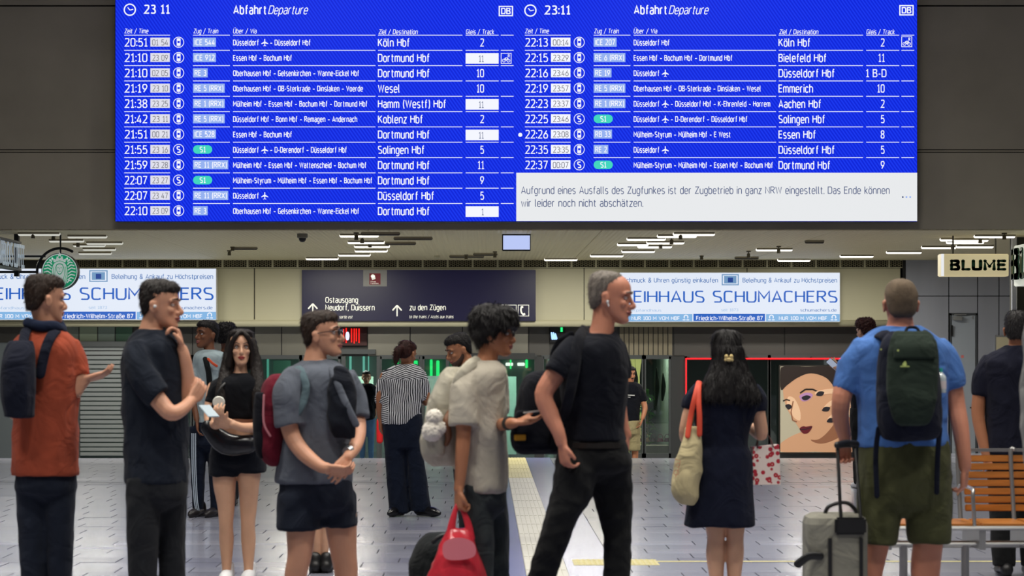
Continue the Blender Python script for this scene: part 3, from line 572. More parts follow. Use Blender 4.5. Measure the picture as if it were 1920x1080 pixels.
R_ = [('22:13', '00:14', 0, 'ICE 207', 'Düsseldorf Hbf', 'Köln Hbf', '2', False, True), ('22:15', '23:29', 0, 'RE 6 (RRX)', 'Essen Hbf – Bochum Hbf – Dortmund Hbf', 'Bielefeld Hbf', '11'), ('22:16', '23:46', 0, 'RE 19', 'Düsseldorf @', 'Düsseldorf Hbf', '1 B-D'),
      ('22:19', '23:57', 0, 'RE 5 (RRX)', 'Oberhausen Hbf – OB-Sterkrade – Dinslaken – Wesel', 'Emmerich', '10'), ('22:23', '23:37', 0, 'RE 1 (RRX)', 'Düsseldorf @– Düsseldorf Hbf – K-Ehrenfeld – Horrem', 'Aachen Hbf', '2'), ('22:25', '23:46', 1, 'S1', 'Düsseldorf @– D-Derendorf – Düsseldorf Hbf', 'Solingen Hbf', '5'),
      ('22:26', '23:08', 0, 'RB 33', 'Mülheim-Styrum – Mülheim Hbf – E West', 'Essen Hbf', '8', False, False, True), ('22:35', '23:35', 0, 'RE 2', 'Düsseldorf @', 'Düsseldorf Hbf', '5'), ('22:37', '00:07', 1, 'S1', 'Mülheim-Styrum – Mülheim Hbf – Essen Hbf – Bochum Hbf', 'Dortmund Hbf', '9')]
for i, r in enumerate(L_): row_(0, i, *r)
for i, r in enumerate(R_): row_(751, i, *r)
for o, tm in ((0, '23 11'), (751, '23:11')):
    f = Flat(BY); dy = 0 if o == 0 else 1.5
    f.ring(243.5 + o, 18.3 + dy, 11.6, 2.4, W_, .004, 32); f.line([(239.5 + o, 14 + dy), (243.5 + o, 19 + dy), (250 + o, 17.5 + dy)], 1.7, W_, .004)
    f.text(tm, 269 + o, 26 + dy, 17.2, W_, .004, x1=318 + o, weight=.02); f.text('Abfahrt', 437.5 + o, 26.5, 16.4, W_, .004, x1=499 + o, weight=.022); f.text('Departure', 502.5 + o, 26.5, 16.2, W_, .004, x1=578 + o, shear=.25)
    for t, a, c in (('Zeit / Time', 233, 278.5), ('Zug / Train', 362.5, 409.5), ('Über / Via', 437, 481.5), ('Ziel / Destination', 709.5, 783.5), ('Gleis / Track', 873.5, 926.5)): f.text(t, a + o, 62.6 if a < 700 else 64, 8.8, W_, .004, x1=c + o, shear=.12, weight=.008)
    segs(f, o, 66)
    x, y = 948.5 + o, 20.8 - dy
    f.quad(x - 13.5, y - 9.8, x + 13.5, y + 9.8, W_, .004); f.quad(x - 11.2, y - 7.6, x + 11.2, y + 7.6, blue, .005); f.text('DB', x, y + 5.9, 11.8, W_, .006, align='c', k=1.1, weight=.03)
    f.build('header_lettering', bd)
f = Flat(BY); f.quad(968, 324, 1719.6, 414.6, W2, .004)
f.text('Aufgrund eines Ausfalls des Zugfunkes ist der Zugbetrieb in ganz NRW eingestellt. Das Ende können', 977, 363.5, 13.8, DK, .006, x1=1668); f.text('wir leider noch nicht abschätzen.', 977, 387.5, 13.8, DK, .006, x1=1206)
f.disc(1692.5, 369.5, 1.7, DK, .006); f.disc(1699.5, 369.5, 1.7, PB, .006); f.disc(1706.5, 369.5, 1.7, PB, .006); f.build('message_panel', bd)
# ================================================================ WAYFINDING SIGN
WY = FY - .1
ws = empty('wayfinding_sign', (px(785), WY, pz(602)), 'long dark blue wayfinding panel with white arrows on the cream fascia', 'sign')
b = MB(); b.pbox(566, 506, 1004.5, 602, WY, .1); b.build('panel', mat('sign_blue', S(14, 12, 48), .35, emit=S(14, 12, 52), es=.35), ws, bevel=.006)
SW = mat('sign_white', S(235, 235, 225), .4, emit=S(215, 215, 205), es=.55)
f = Flat(WY - .004)
for x, y0 in ((586.5, 590), (744.5, 593), (901.5, 593)): f.line([(x, y0), (x, y0 - 19)], 2.3, SW); f.line([(x - 8.6, y0 - 11), (x, y0 - 20.5), (x + 8.6, y0 - 11)], 2.6, SW)
f.text('Ostausgang', 610, 567.5, 10.6, SW, x1=671.5, weight=.012); f.text('Neudorf, Duissern', 610, 581.8, 10.6, SW, x1=702.5, weight=.012)
f.text('East exit, sortie est', 610, 597, 5.6, SW, x1=661, shear=.2); f.text('zu den Zügen', 767.5, 581.5, 10.4, SW, x1=836, weight=.012); f.text('to the trains / Accès aux trains', 767.5, 596.5, 5.6, SW, x1=850.5, shear=.2)
for x in (934.5, 958, 981.5):
    for q in ((x - 10.5, 571.5, x + 10.5, 572.6), (x - 10.5, 592, x + 10.5, 593), (x - 10.5, 571.5, x - 9.5, 593), (x + 9.5, 571.5, x + 10.5, 593)): f.quad(*q, SW)
f.quad(928, 583, 941, 589, SW); f.ring(934.5, 583, 3.5, 1.2, SW, a0=0, a1=180); f.ring(953.5, 584.5, 4, 1.3, SW); f.ring(962.8, 584.5, 4, 1.3, SW); f.line([(953.5, 584), (956.5, 578), (961, 578), (962.8, 584)], 1.3, SW); f.quad(949, 589.5, 967, 591, SW)
f.line([(978, 575), (976.5, 580), (977.5, 586), (981.5, 590.5)], 3, SW); f.line([(977, 576), (981, 575.5)], 3.6, SW); f.line([(980.5, 590), (984.5, 588)], 3.6, SW)
f.build('lettering', ws)
f = Flat(WY - .004); f.quad(681, 506.5, 725.5, 537, mat('plate_grey', S(150, 150, 148), .5), .002); f.quad(692.5, 512.5, 713.5, 533.5, mat('plate_red', S(140, 20, 44), .5), .004); f.disc(699, 517.5, 3.2, SW, .006); f.poly([(695, 517), (703, 516), (704, 523), (698, 525)], SW, .006)
f.text('Private', 695, 529.2, 2.6, SW, .006, x1=705); f.text('Facilities', 695, 532.4, 2.4, SW, .006, x1=710); f.build('notice_plate', ws)
# ================================================================ PAWN SHOP LIGHT BOXES
lb_w = glow('lightbox_white', S(224, 232, 246), 1.0); lb_b = glow('lightbox_blue', S(20, 92, 190), 1.0); lb_l = glow('lightbox_pale_blue', S(128, 178, 224), 1.0); lb_d = glow('lightbox_text_blue', S(52, 108, 176)); lb_f = glow('lightbox_faint', S(160, 190, 225)); lb_n = glow('lightbox_navy', S(16, 60, 140)); lb_s = glow('lightbox_steel', S(110, 150, 190))
def lightbox(x0, x1, y0, y1, label):
    k = (x1 - x0) / 414.0; e = empty('light_box_sign', (px((x0 + x1) / 2), WY, pz(y1)), label, 'sign')
    X = lambda v: x0 + (v - 1161) * k; Yy = lambda v: y0 + (v - 510) * (y1 - y0) / 93.5
    b = MB(); b.pbox(x0, y0, x1, y1, WY - .08, .16); b.build('housing', mat('housing_white', S(215, 215, 210), .5), e, bevel=.01)
    f = Flat(WY - .083); f.quad(x0 + 1, y0 + 1, x1 - 1, y1 - 1, lb_w); f.build('lit_face', e)
    f = Flat(WY - .087); c = (y1 - y0) / 93.5
    f.text('Schmuck & Uhren günstig einkaufen', X(1168), Yy(529), 8.4 * c, lb_d, x1=X(1346), weight=.004); f.text('Beleihung & Ankauf zu Höchstpreisen', X(1392), Yy(529), 8.4 * c, lb_d, x1=X(1569), weight=.004)
    f.text('LEIHHAUS', X(1169), Yy(567), 22.5 * c, lb_b, x1=X(1321)); f.text('SCHUMACHERS', X(1336), Yy(567), 22.5 * c, lb_b, x1=X(1570), weight=.003)
    f.text('www.pfandhaus', X(1169), Yy(583.5), 4.6 * c, lb_f, x1=X(1240)); f.text('seit 1873', X(1352), Yy(583), 5 * c, lb_f, x1=X(1384)); f.text('schumachers.de', X(1500), Yy(583.5), 5.2 * c, lb_d, x1=X(1568))
    f.quad(x0 + 1, Yy(588.5), X(1298), y1 - 1.5, lb_l); f.quad(X(1300), Yy(588), X(1434), Yy(601.5), lb_b); f.quad(X(1436), Yy(588.5), x1 - 1, y1 - 1.5, lb_l)
    f.text('NUR 100 M VOM HBF', X(1184), Yy(599.6), 7 * c, W_, .004, x1=X(1274), weight=.012); f.text('Friedrich-Wilhelm-Straße 87', X(1305), Yy(599.6), 7.6 * c, W_, .004, x1=X(1430), weight=.012); f.text('NUR 100 M VOM HBF', X(1460), Yy(599.6), 7 * c, W_, .004, x1=X(1550), weight=.012)
    for q in (1167, 1286, 1446, 1563): f.ring(X(q), Yy(594), 4.5 * c, 1.8, W_, .004, 14, a0=-40, a1=220); f.quad(X(q) - 6, Yy(598.5), X(q) - 1, Yy(600), W_, .004); f.quad(X(q) + 1, Yy(598.5), X(q) + 6, Yy(600), W_, .004)
    f.quad(X(1353), Yy(513.5), X(1385), Yy(534.5), lb_s); f.quad(X(1355), Yy(515.5), X(1383), Yy(532.5), lb_w, .002); f.quad(X(1357.5), Yy(517), X(1380.5), Yy(531), lb_s, .004); f.quad(X(1364.5), Yy(520), X(1374), Yy(529), lb_n, .006)
    f.build('lettering', e)
lightbox(1161, 1575.5, 510.5, 604, 'white lit pawn shop sign with blue lettering, right half of the fascia')
lightbox(-39, 406, 503, 600.5, 'white lit pawn shop sign with blue lettering, left half of the fascia')
# ================================================================ CEILING STRIPS, SPOTS, CAMERA, SCREEN
strip_on = glow('strip_on', S(255, 250, 238), 2.2); strip_dim = glow('strip_dim', S(200, 200, 190), 1.0); strip_off = mat('strip_off', S(70, 64, 52), .5); trim_c = mat('strip_trim', S(150, 142, 118), .5)
def cy(y): return min(36.2, F * (CZ - EYE) / (CY - y))
ST = [(37, 110, 434, 1), (130, 198, 439, 1), (95, 155, 447, 1), (165, 228, 451.5, 1), (140, 195, 456, 1), (158, 215, 463, 1), (150, 207, 471, 1), (640, 707, 437, 2), (655, 718, 450, 2), (667, 728, 457.5, 2), (668, 724, 466, 2), (637, 692, 474, 2), (576, 632, 481, 2),
      (680, 747, 433.5, 0), (741, 808, 442.5, 0), (725, 777, 452, 0), (1265, 1337, 434, 2), (1235, 1303, 438, 2), (1178, 1245, 443.5, 2), (1215, 1280, 450.5, 2), (1160, 1213, 454, 2), (1198, 1257, 458, 2), (1168, 1225, 467, 2), (1109, 1166, 475.5, 2), (1023, 1080, 483, 2),
      (1420, 1483, 464, 2), (1460, 1517, 484, 2), (1577, 1635, 476.5, 2), (1664, 1725, 469, 2), (1730, 1790, 459.5, 2), (1777, 1842, 450, 2), (1829, 1900, 438.5, 2), (1765, 1785, 444.5, 2), (1790, 1850, 445.5, 2), (1795, 1860, 458, 2), (1512, 1542, 449, 0), (440, 480, 461.5, 0), (845, 905, 477, 0), (890, 930, 473, 0), (1380, 1420, 480, 0)]
def cluster(a, c, y, on):
    k = 'over the left pawn shop sign' if a < 250 else ('above the wayfinding panel' if a < 760 or on == 0 and a < 950 else ('right of the hanging monitor' if a < 1345 else 'above the florist sign'))
    return k
for a, c, y, on in ST:
    kk = cluster(a, c, y, on); mem = sorted([q for q in ST if cluster(*q) == kk and bool(q[3]) == bool(on)], key=lambda q: q[2]); lab = '%s ceiling strip light, %s from the top of those %s' % ('glowing' if on else 'unlit dark', ORD[mem.index((a, c, y, on))], kk)
    Yq = cy(y); xa, xc = P(a, 0, Yq).x, P(c, 0, Yq).x
    e = empty('ceiling_strip_light', ((xa + xc) / 2, Yq, CZ - .03), lab, 'ceiling light', {2: 'lit ceiling strips', 1: 'lit ceiling strips at the left', 0: 'unlit ceiling slots'}[on])
    b = MB(); b.box((xa - .015, Yq - .06, CZ - .035), (xc + .015, Yq + .06, CZ - .01)); b.build('trim', trim_c, e); b = MB(); b.tube([((xa, Yq, CZ - .034), .024), ((xc, Yq, CZ - .034), .024)], n=8, flat=1, cap='round')
    b.build('diffuser', {2: strip_on, 1: strip_dim, 0: strip_off}[on], e, smooth=True)
spotb = mat('spot_body', S(92, 86, 70), .4, metal=.5); sp0 = None
SPT = ((62, 434, 447), (100, 439, 451), (146, 450, 463), (436, 461, 470), (430, 468, 479), (668, 434, 450), (679, 442, 456), (693.5, 453, 464), (874, 476, 486), (928, 470, 483), (1276, 434, 449), (1259, 443, 458), (1238.5, 453, 466), (1403.5, 469, 484), (1315.5, 478, 487), (1460, 460, 475), (1883, 435, 449), (1838, 443, 456), (1786, 453, 468))
for x, y0, y1 in SPT:
    Yq = cy(y0); e = empty('ceiling_spotlight', P(x, y0, Yq), 'small metal cylinder spotlight under the passage ceiling, %s of nineteen from the left' % ORD[sorted(q[0] for q in SPT).index(x)], 'spotlight', 'small ceiling spotlights')
    zt, zb2 = P(0, y0, Yq).z, P(0, y1, Yq).z; zm = (zt + zb2) / 2; X = P(x, 0, Yq).x
    b = MB(); b.tube([((X, Yq, CZ - .012), .035), ((X, Yq, CZ - .03), .035)], n=10, cap='flat'); b.build('mount', spotb, e); b = MB(); b.tube([((X, Yq, CZ - .02), .009), ((X, Yq, zm), .009)], n=8, cap='flat'); b.build('stem', spotb, e)
    b = MB(); b.tube([((X, Yq, zm + .01), .024), ((X, Yq, zb2), .028)], n=12, cap='flat'); b.build('lamp_head', spotb, e, smooth=False)
e = empty('security_camera', P(567, 431, WF + .8), 'grey dome security camera on the passage ceiling, left of centre', 'camera'); c_ = P(567, 431, WF + .8)
c_.z = CZ - .012; b = MB(); b.tube([(c_, .07), (c_ - Vector((0, 0, .05)), .07), (c_ - Vector((0, 0, .06)), .055)], n=20, cap='flat', sub=1); b.build('housing', mat('cam_grey', S(120, 118, 108), .5), e, smooth=False); b = MB(); b.ball(c_ - Vector((0, 0, .06)), (.05, .05, .055)); b.build('dome', mat('dome_black', S(10, 10, 12), .08), e, smooth=True)
MY = 28.2; e = empty('hanging_monitor', P(968, 470, MY), 'small pale blue monitor hanging from the ceiling below the departure board', 'monitor')
b = MB(); b.box(P(941.5, 433.5, MY), P(995, 470, MY) + Vector((0, .12, 0))); b.build('casing', black, e, bevel=.006); f = Flat(MY - .003); f.quad(943.5, 441.5, 993.5, 468, glow('monitor_face', S(186, 200, 246), 1)); f.build('screen', e)
b = MB(); b.tube([(Vector((P(968, 0, MY).x, MY + .06, CZ)), .02), (P(968, 434, MY) + Vector((0, .06, 0)), .02)], n=8, cap='flat'); b.build('ceiling_rod', black, e)
# smoke detector
e = P(819.5, 482, 34.6); e.z = CZ - .012; b = MB(); b.tube([(e, .05), (e - Vector((0, 0, .03)), .05), (e - Vector((0, 0, .055)), .03)], n=14, cap='flat', sub=1); tag(b.build('smoke_detector', cream), 'round cream smoke detector on the passage ceiling above the wayfinding panel', 'smoke detector')
# ================================================================ BLUME SIGNS
GY = 28.5; crm = mat('blume_cream', S(226, 214, 176), .5, emit=S(214, 200, 156), es=.55); dg = mat('blume_green', S(8, 74, 44), .4)
e = empty('florist_sign', P(1828, 518, GY), 'cream box sign reading BLUME in green, hanging below the ceiling at the right', 'sign')
b = MB(); b.pbox(1764.5, 476, 1891.5, 518, GY, .22); b.build('box', crm, e, bevel=.01); f = Flat(GY - .002); f.quad(1764.5, 476, 1770, 518, W2); f.build('lit_edge', e)
f = Flat(GY - .006); f.text('BLUME', 1781, 507.5, 21, dg, x1=1887, weight=.065); f.build('lettering', e)
for x in (1790, 1870): b = MB(); p_ = P(x, 476, GY) + Vector((0, .1, 0)); b.tube([(p_, .012), (Vector((p_.x, p_.y, CZ)), .012)], n=8, cap='flat'); b.build('hanging_rod', mat('rod_grey', S(90, 88, 80), .4, metal=.6), e)
XS = P(1894, 0, GY).x; z0, z1 = P(0, 540, GY).z, P(0, 461, GY).z
e = empty('florist_side_sign', (XS, 27.2, z0), 'green and white striped lettering sign seen edge on, beyond BLUME at the picture edge', 'sign')
b = MB(); b.box((XS + .05, 25.2, z0 + .02), (XS + .2, GY, z1)); b.build('box', mat('blume_white', S(232, 236, 228), .5, emit=S(210, 214, 200), es=.5), e, bevel=.01)
fb = Flat(0, lambda u, v, d: Vector((XS + .045 - d, 28.42 - u, z0 + .06 + v)))
vsx = textmesh('BLUMEN', .05)
m_ = MB(); n0 = 0
sx = 2.7 / max(v[0] for v in vsx[0]); sz = .42 / CAP
for p in vsx[1]:
    fr = [(XS, GY - .1 - vsx[0][i][0] * sx, z0 + .1 + vsx[0][i][1] * sz) for i in p]; bk = [(XS + .02, q[1], q[2]) for q in fr]; n = len(fr)
    m_.add(fr + bk, [tuple(range(n)), tuple(range(n, 2 * n))[::-1]] + [(i, (i + 1) % n, n + (i + 1) % n, n + i) for i in range(n)])
m_.build('raised_letters', dg, e)
b = MB(); 
for yy in (25.6, 28): b.tube([((XS + .12, yy, z1), .012), ((XS + .12, yy, (CZ if yy > 27.4 else z1 + .12)), .012)], n=8, cap='flat')
b.box((XS + .09, 25.5, z1 + .1), (XS + .15, WF, z1 + .13)); b.build('hanging_rod', MATS['rod_grey'], e)
b = MB(); b.box((P(1907, 0, 29).x, 29, -.0), (10.5, 29.4, CZ)); struct(b.build('pillar', mat('pillar_dark', S(58, 58, 46), .6, var=.05)))
b = MB(); b.pbox(1898, 524, 1906, 1, 28.95, .05) if 0 else b.box((P(1898, 0, 28.95).x, 28.95, 0), (P(1906, 0, 28.95).x, 29.0, CZ)); o = b.build('white_post', mat('post_white', S(205, 210, 222), .4)); tag(o, 'slim white metal post under the striped sign at the right picture edge', 'post')
# ================================================================ COFFEE SHOP SIGNS
CYY = 28.3; e = empty('round_coffee_sign', P(112, 545, CYY), 'round green and white coffee shop emblem sign in a dark ring at the left', 'sign')
c_ = P(112, 509, CYY); gr = mat('emblem_green', S(16, 150, 104), .4, emit=S(12, 140, 96), es=.6); ew = mat('emblem_white', S(215, 225, 222), .4, emit=S(190, 205, 200), es=.5); dkb = mat('ring_dark', S(16, 24, 34), .4)
b = MB(); b.tube([(c_ + Vector((0, .0, 0)), .245), (c_ + Vector((0, .12, 0)), .245)], n=40, cap='flat'); b.build('drum', dkb, e)
f = Flat(CYY - .004); f.disc(112, 509, 33.4, ew, 0, n=40); f.disc(112, 509, 31.6, gr, .002, n=40)
for sgn in (-1, 1):       # wavy tails either side
    for k in range(9):
        a = R(-62 + k * 13); x0, y0 = 112 + sgn * 30 * math.cos(a), 509 + 27 * math.sin(a); x1 = 112 + sgn * (14 + k % 2); f.line([(x0, y0), ((x0 + x1) / 2, y0 - 2), (x1, y0 + 3)], 2.3, ew, .004)
f.smooth([(98, 524), (98, 505), (102, 494), (112, 490), (122, 494), (126, 505), (126, 524), (120, 538), (112, 541), (104, 538)], ew, .005)
f.smooth([(105, 503), (106, 496), (112, 494), (118, 496), (119, 503), (116, 512), (112, 515), (108, 512)], gr, .006); f.smooth([(106, 503), (107, 497.5), (112, 495.5), (117, 497.5), (118, 503), (115.5, 510.5), (112, 513), (108.5, 510.5)], ew, .007)
for x in (109, 115): f.quad(x - 1.6, 501.6, x + 1.6, 502.6, gr, .009)
f.quad(110, 508.2, 114, 509, gr, .009); f.line([(112, 502), (111.6, 505.5)], .8, gr, .009)
for sgn in (-1, 1):
    for k in range(3): f.line([(112 + sgn * (8 + k * 3), 500), (112 + sgn * (9 + k * 3.4), 515), (112 + sgn * (6 + k * 2.2), 530)], .9, gr, .009)
f.poly([(101, 492), (99, 484), (105, 487), (107, 480), (112, 485), (117, 480), (119, 487), (125, 484), (123, 492), (112, 488.5)], ew, .008); f.poly([(112, 472), (113.4, 476), (117, 476), (114.2, 478.6), (115.4, 482), (112, 480), (108.6, 482), (109.8, 478.6), (107, 476), (110.6, 476)], ew, .008)
f.build('emblem', e)
b = MB(); b.tube([(c_ + Vector((.31 * math.cos(R(a)), .05, .31 * math.sin(R(a)))), .018) for a in range(60, 200, 10)], n=8); b.tube([(c_ + Vector((0, .05, .24)), .012), (c_ + Vector((0, .05, .31)), .012)], n=8)
b.box((-7.0, CYY + .03, c_.z - .02), (c_.x - .3, CYY + .07, c_.z + .01)); b.box((-7.0, CYY + .03, c_.z + .19), (c_.x - .2, CYY + .07, c_.z + .215)); b.tube([(c_ + Vector((.0, .05, .31)), .012), (Vector((c_.x, CYY + .05, CZ)), .012)], n=8); b.box((-7.04, CYY, c_.z - .3), (-6.98, CYY + .06, CZ)); b.build('ring_bracket', dkb, e, smooth=False)
XL = P(46, 0, 28.2).x; e = empty('coffee_lettering', (XL, 27.4, P(0, 505, 28.2).z), 'row of raised white letters seen edge on beside the round coffee emblem', 'sign')
vsx = textmesh('STARBUCKS COFFEE', .02); mxx = max(v[0] for v in vsx[0]); z0 = P(0, 504, 28.2).z; sz = .31 / CAP; m_ = MB()
for p in vsx[1]:
    fr = [(XL, 28.2 - (mxx - vsx[0][i][0]) * .16 , z0 + vsx[0][i][1] * sz) for i in p]; bk = [(XL - .006, q[1], q[2]) for q in fr]; n = len(fr)
    m_.add(fr + bk, [tuple(range(n)), tuple(range(n, 2 * n))[::-1]] + [(i, (i + 1) % n, n + (i + 1) % n, n + i) for i in range(n)])
m_.build('raised_letters', mat('letter_white', S(190, 200, 206), .4, emit=S(150, 165, 180), es=.4), e)
b = MB(); b.box((XL - .12, 26.0, z0 - .03), (XL - .05, 28.25, z0)); b.box((XL - .12, 26.0, z0 + .33), (XL - .05, 28.25, z0 + .36)); b.box((XL - .14, 28.2, z0 - .1), (XL - .08, 28.28, CZ)); b.build('rail', dkb, e)
# ================================================================ BEAUTY POSTER
PY_ = SY - .16; e = empty('beauty_poster', P(1531, 849, PY_), 'large poster of a made-up face with painted nails, in the shop window', 'poster')
b = MB(); b.pbox(1460.5, 684.5, 1604, 851, PY_, .05); b.build('frame', mat('poster_frame', S(40, 34, 30), .5), e, bevel=.005)
def pm(n, r, g, b_): return mat('poster_' + n, S(r, g, b_), .5, emit=S(r, g, b_), es=.35)
sk, skd, skl, hr, bg = pm('skin', 198, 150, 116), pm('skin_dark', 140, 92, 66), pm('skin_light', 226, 186, 152), pm('hair', 34, 20, 16), pm('ground', 176, 168, 146)
pk, lip, eye, lav = pm('pink', 190, 110, 100), pm('lip', 92, 18, 32), pm('eye', 30, 26, 34), pm('lavender', 176, 130, 176)
f = Flat(PY_ - .003); f.clip = (1463, 687, 1601.5, 848); f.quad(1463, 687, 1601.5, 848, bg); f.poly([(1552, 687), (1601.5, 687), (1601.5, 770), (1570, 740)], pk, .001)
f.smooth([(1463, 832), (1490, 815), (1520, 806), (1560, 800), (1600, 790), (1601, 847), (1530, 847), (1464, 847)], sk, .002)
f.smooth([(1474, 700), (1500, 690), (1545, 692), (1572, 720), (1576, 770), (1560, 800), (1538, 822), (1520, 824), (1508, 816), (1490, 790), (1474, 762), (1468, 730)], sk, .004)
f.smooth([(1520, 824), (1545, 812), (1566, 786), (1585, 776), (1600, 800), (1570, 822), (1540, 832)], skd, .0035)
f.smooth([(1478, 744), (1490, 748), (1500, 770), (1500, 788), (1488, 782), (1476, 760)], skl, .006)
f.smooth([(1464, 689), (1510, 687.5), (1562, 688), (1576, 704), (1580, 742), (1566, 728), (1548, 708), (1520, 700), (1496, 708), (1476, 722), (1464, 730)], hr, .008)
f.smooth([(1499, 742), (1512, 736), (1524, 740), (1516, 750), (1504, 752)], lav, .01); f.smooth([(1503, 745), (1512, 741), (1520, 744), (1513, 750), (1506, 750)], eye, .012); f.smooth([(1472, 760), (1480, 758), (1485, 763), (1478, 768)], eye, .012)
f.line([(1500, 737), (1510, 730), (1524, 730), (1532, 734)], 3, hr, .012); f.line([(1468, 752), (1474, 749), (1481, 751)], 2.4, hr, .012)
f.line([(1487, 752), (1483, 772), (1486, 788), (1494, 791)], 2.2, skd, .012); f.smooth([(1499, 803), (1506, 799), (1511, 800), (1523, 799), (1516, 811), (1507, 813), (1501, 808)], lip, .012); f.line([(1500, 805), (1510, 805), (1521, 801)], 1.4, eye, .014)
for p in ([(1601, 748), (1585, 742), (1560, 738), (1532, 741), (1530, 734), (1556, 729), (1585, 730), (1601, 736)], [(1601, 764), (1580, 756), (1556, 762), (1548, 770), (1544, 764), (1560, 750), (1585, 746), (1601, 752)], [(1601, 786), (1588, 776), (1566, 786), (1556, 792), (1552, 784), (1570, 770), (1590, 762), (1601, 768)]): f.smooth(p, skl, .014)
for x, y in ((1537, 738), (1548, 767), (1557, 788)): f.smooth([(x - 7, y + 3), (x - 2, y - 4), (x + 8, y - 3), (x + 4, y + 4)], eye, .016)
for x, y in ((1572, 735), (1576, 758), (1582, 775), (1590, 742)): f.disc(x, y, 4, pm('ring', 70, 80, 60), .016, n=10); f.disc(x, y, 2, pm('gem', 60, 140, 110), .018, n=8)
f.line([(1592, 700), (1588, 716)], 5, pk, .016); f.line([(1600, 712), (1586, 720)], 4, pm('red', 190, 40, 50), .016)
f.build('print', e)
# shop window contents (right of the polo man)
def leafy(name, c, n, sp, col, label, cat='plant', ln=.22):
    e = empty(name, (c.x, c.y, -.6), label, cat); b = MB(); b.tube([((c.x, c.y, -.6), .12), ((c.x, c.y, -.3), .16)], n=12, cap='flat'); b.build('pot', mat('pot_dark', S(60, 52, 46), .6), e)
    b = MB(); b.tube([((c.x, c.y, -.3), .02), ((c.x, c.y, c.z), .015)], n=6); b.build('stem', mat('stem_brown', S(70, 60, 36), .8), e); lv = MB(); q = random.Random(int(c.x * 100))
    for i in range(n):
        a = Vector((c.x + q.uniform(-.03, .03), c.y, c.z + q.uniform(-sp * 2.2, sp * .6))); t = q.uniform(0, 6.28); el = q.uniform(-.5, .9); d = Vector((math.cos(t) * math.cos(el), math.sin(t) * math.cos(el) * .6, math.sin(el))) * ln * q.uniform(.6, 1.1)
        sd = d.cross(Vector((0, .3, 1))).normalized() * ln * .16; lv.add([a, a + d * .5 + sd + Vector((0, 0, .02)), a + d - Vector((0, 0, .03)), a + d * .5 - sd], [(0, 1, 2, 3)])
    o = lv.build('foliage', mat('leaf_' + str(col[0])[:5], col, .5, var=.3, vs=20), e)
leafy('potted_plant', P(1196, 740, 39.2), 60, .3, S(96, 150, 50), 'bright green leafy plant in the shop window beside the man in khaki shorts')
leafy('potted_plant', P(1214, 760, 39.6), 60, .35, S(60, 110, 44), 'darker leafy plant in the shop window, nearer its right frame')
b = MB(); b.box(P(1168, 672, 40.5), (P(1210, 0, 40.5).x, 40.55, -.6)); o = b.build('backdrop_panel', mat('panel_yellow', S(196, 190, 120), .6)); tag(o, 'pale yellow panel behind the plants in the shop window', 'panel')
b = MB(); b.pbox(1186, 836, 1256, 900, 38.0, .5); o = b.build('display_plinth', mat('plinth', S(120, 110, 100), .6), bevel=.01); o.location.z += 0; tag(o, 'low grey display plinth with bags in the shop window', 'plinth')
cols_ = [S(110, 26, 56), S(150, 110, 60), S(60, 20, 40), S(120, 40, 70), S(86, 24, 60)]
for i, (x, y) in enumerate(((1198, 825), (1212, 822), (1225, 826), (1238, 821), (1251, 827))):
    e = empty('handbag', P(x, 836, 38.15), ['wine red', 'tan', 'dark plum', 'rose', 'purple'][i] + ' handbag standing in the shop window on the grey plinth', 'handbag', 'handbags in the shop window')
    c_ = P(x, 0, 38.25); c_.z = P(0, 836, 38.0).z + .075 + .003; b = MB(); b.tube([(c_ - Vector((0, 0, .07 - .055)), .06), (c_, .058), (c_ + Vector((0, 0, .05)), .035)], n=12, flat=.5, cap='flat'); b.build('body', mat('bag%d' % i, cols_[i], .4), e, smooth=True)
    b = MB(); b.tube([(c_ + Vector((.045 * math.cos(R(a)), 0, .05 + .07 * math.sin(R(a)))), .007) for a in range(0, 181, 20)], n=6); b.build('handle', mat('bag%d' % i, cols_[i], .4), e)
for i, (x, y0, y1) in enumerate(((1191, 690, 735), (1203, 682, 730), (1231, 690, 760), (1243, 700, 750))):
    b = MB(); b.tube([(P(x, y0, 38.4), .01), (P(x + 1, (y0 + y1) / 2, 38.4), .045), (P(x - 1, y1, 38.4), .02)], n=10); b.tube([(P(x, y0, 38.4), .003), (Vector((P(x, 0, 38.4).x, 38.4, 1.95)), .003)], n=5); o = b.build('hanging_ornament', mat('ornament', S(40, 44, 36), .4), smooth=True); tag(o, 'dark drop shaped ornament hanging in the shop window, %s from the left' % ORD[i], 'ornament', 'hanging window ornaments')
b = MB(); b.tube([(P(712, 826, 36.2), .055), (P(712, 792, 36.2), .055), (P(712, 784, 36.2), .03)], n=16); e = empty('fire_extinguisher', Vector((P(712, 0, 36.2).x, 36.2, -.0)), 'red fire extinguisher on the frame between jeans man and striped blouse', 'fire extinguisher')
b2 = MB(); b2.box(P(709, 800, 36.25), P(715, 815, 36.25) + Vector((0, .7, 0))); b2.build('bracket', frame_m, e); b.build('cylinder', mat('extinguisher_red', S(200, 24, 30), .35), e, smooth=True); b3 = MB(); b3.tube([(P(712, 784, 36.2), .02), (P(716, 780, 36.2), .014), (P(716, 800, 36.1), .01)], n=8); b3.build('hose', black, e)
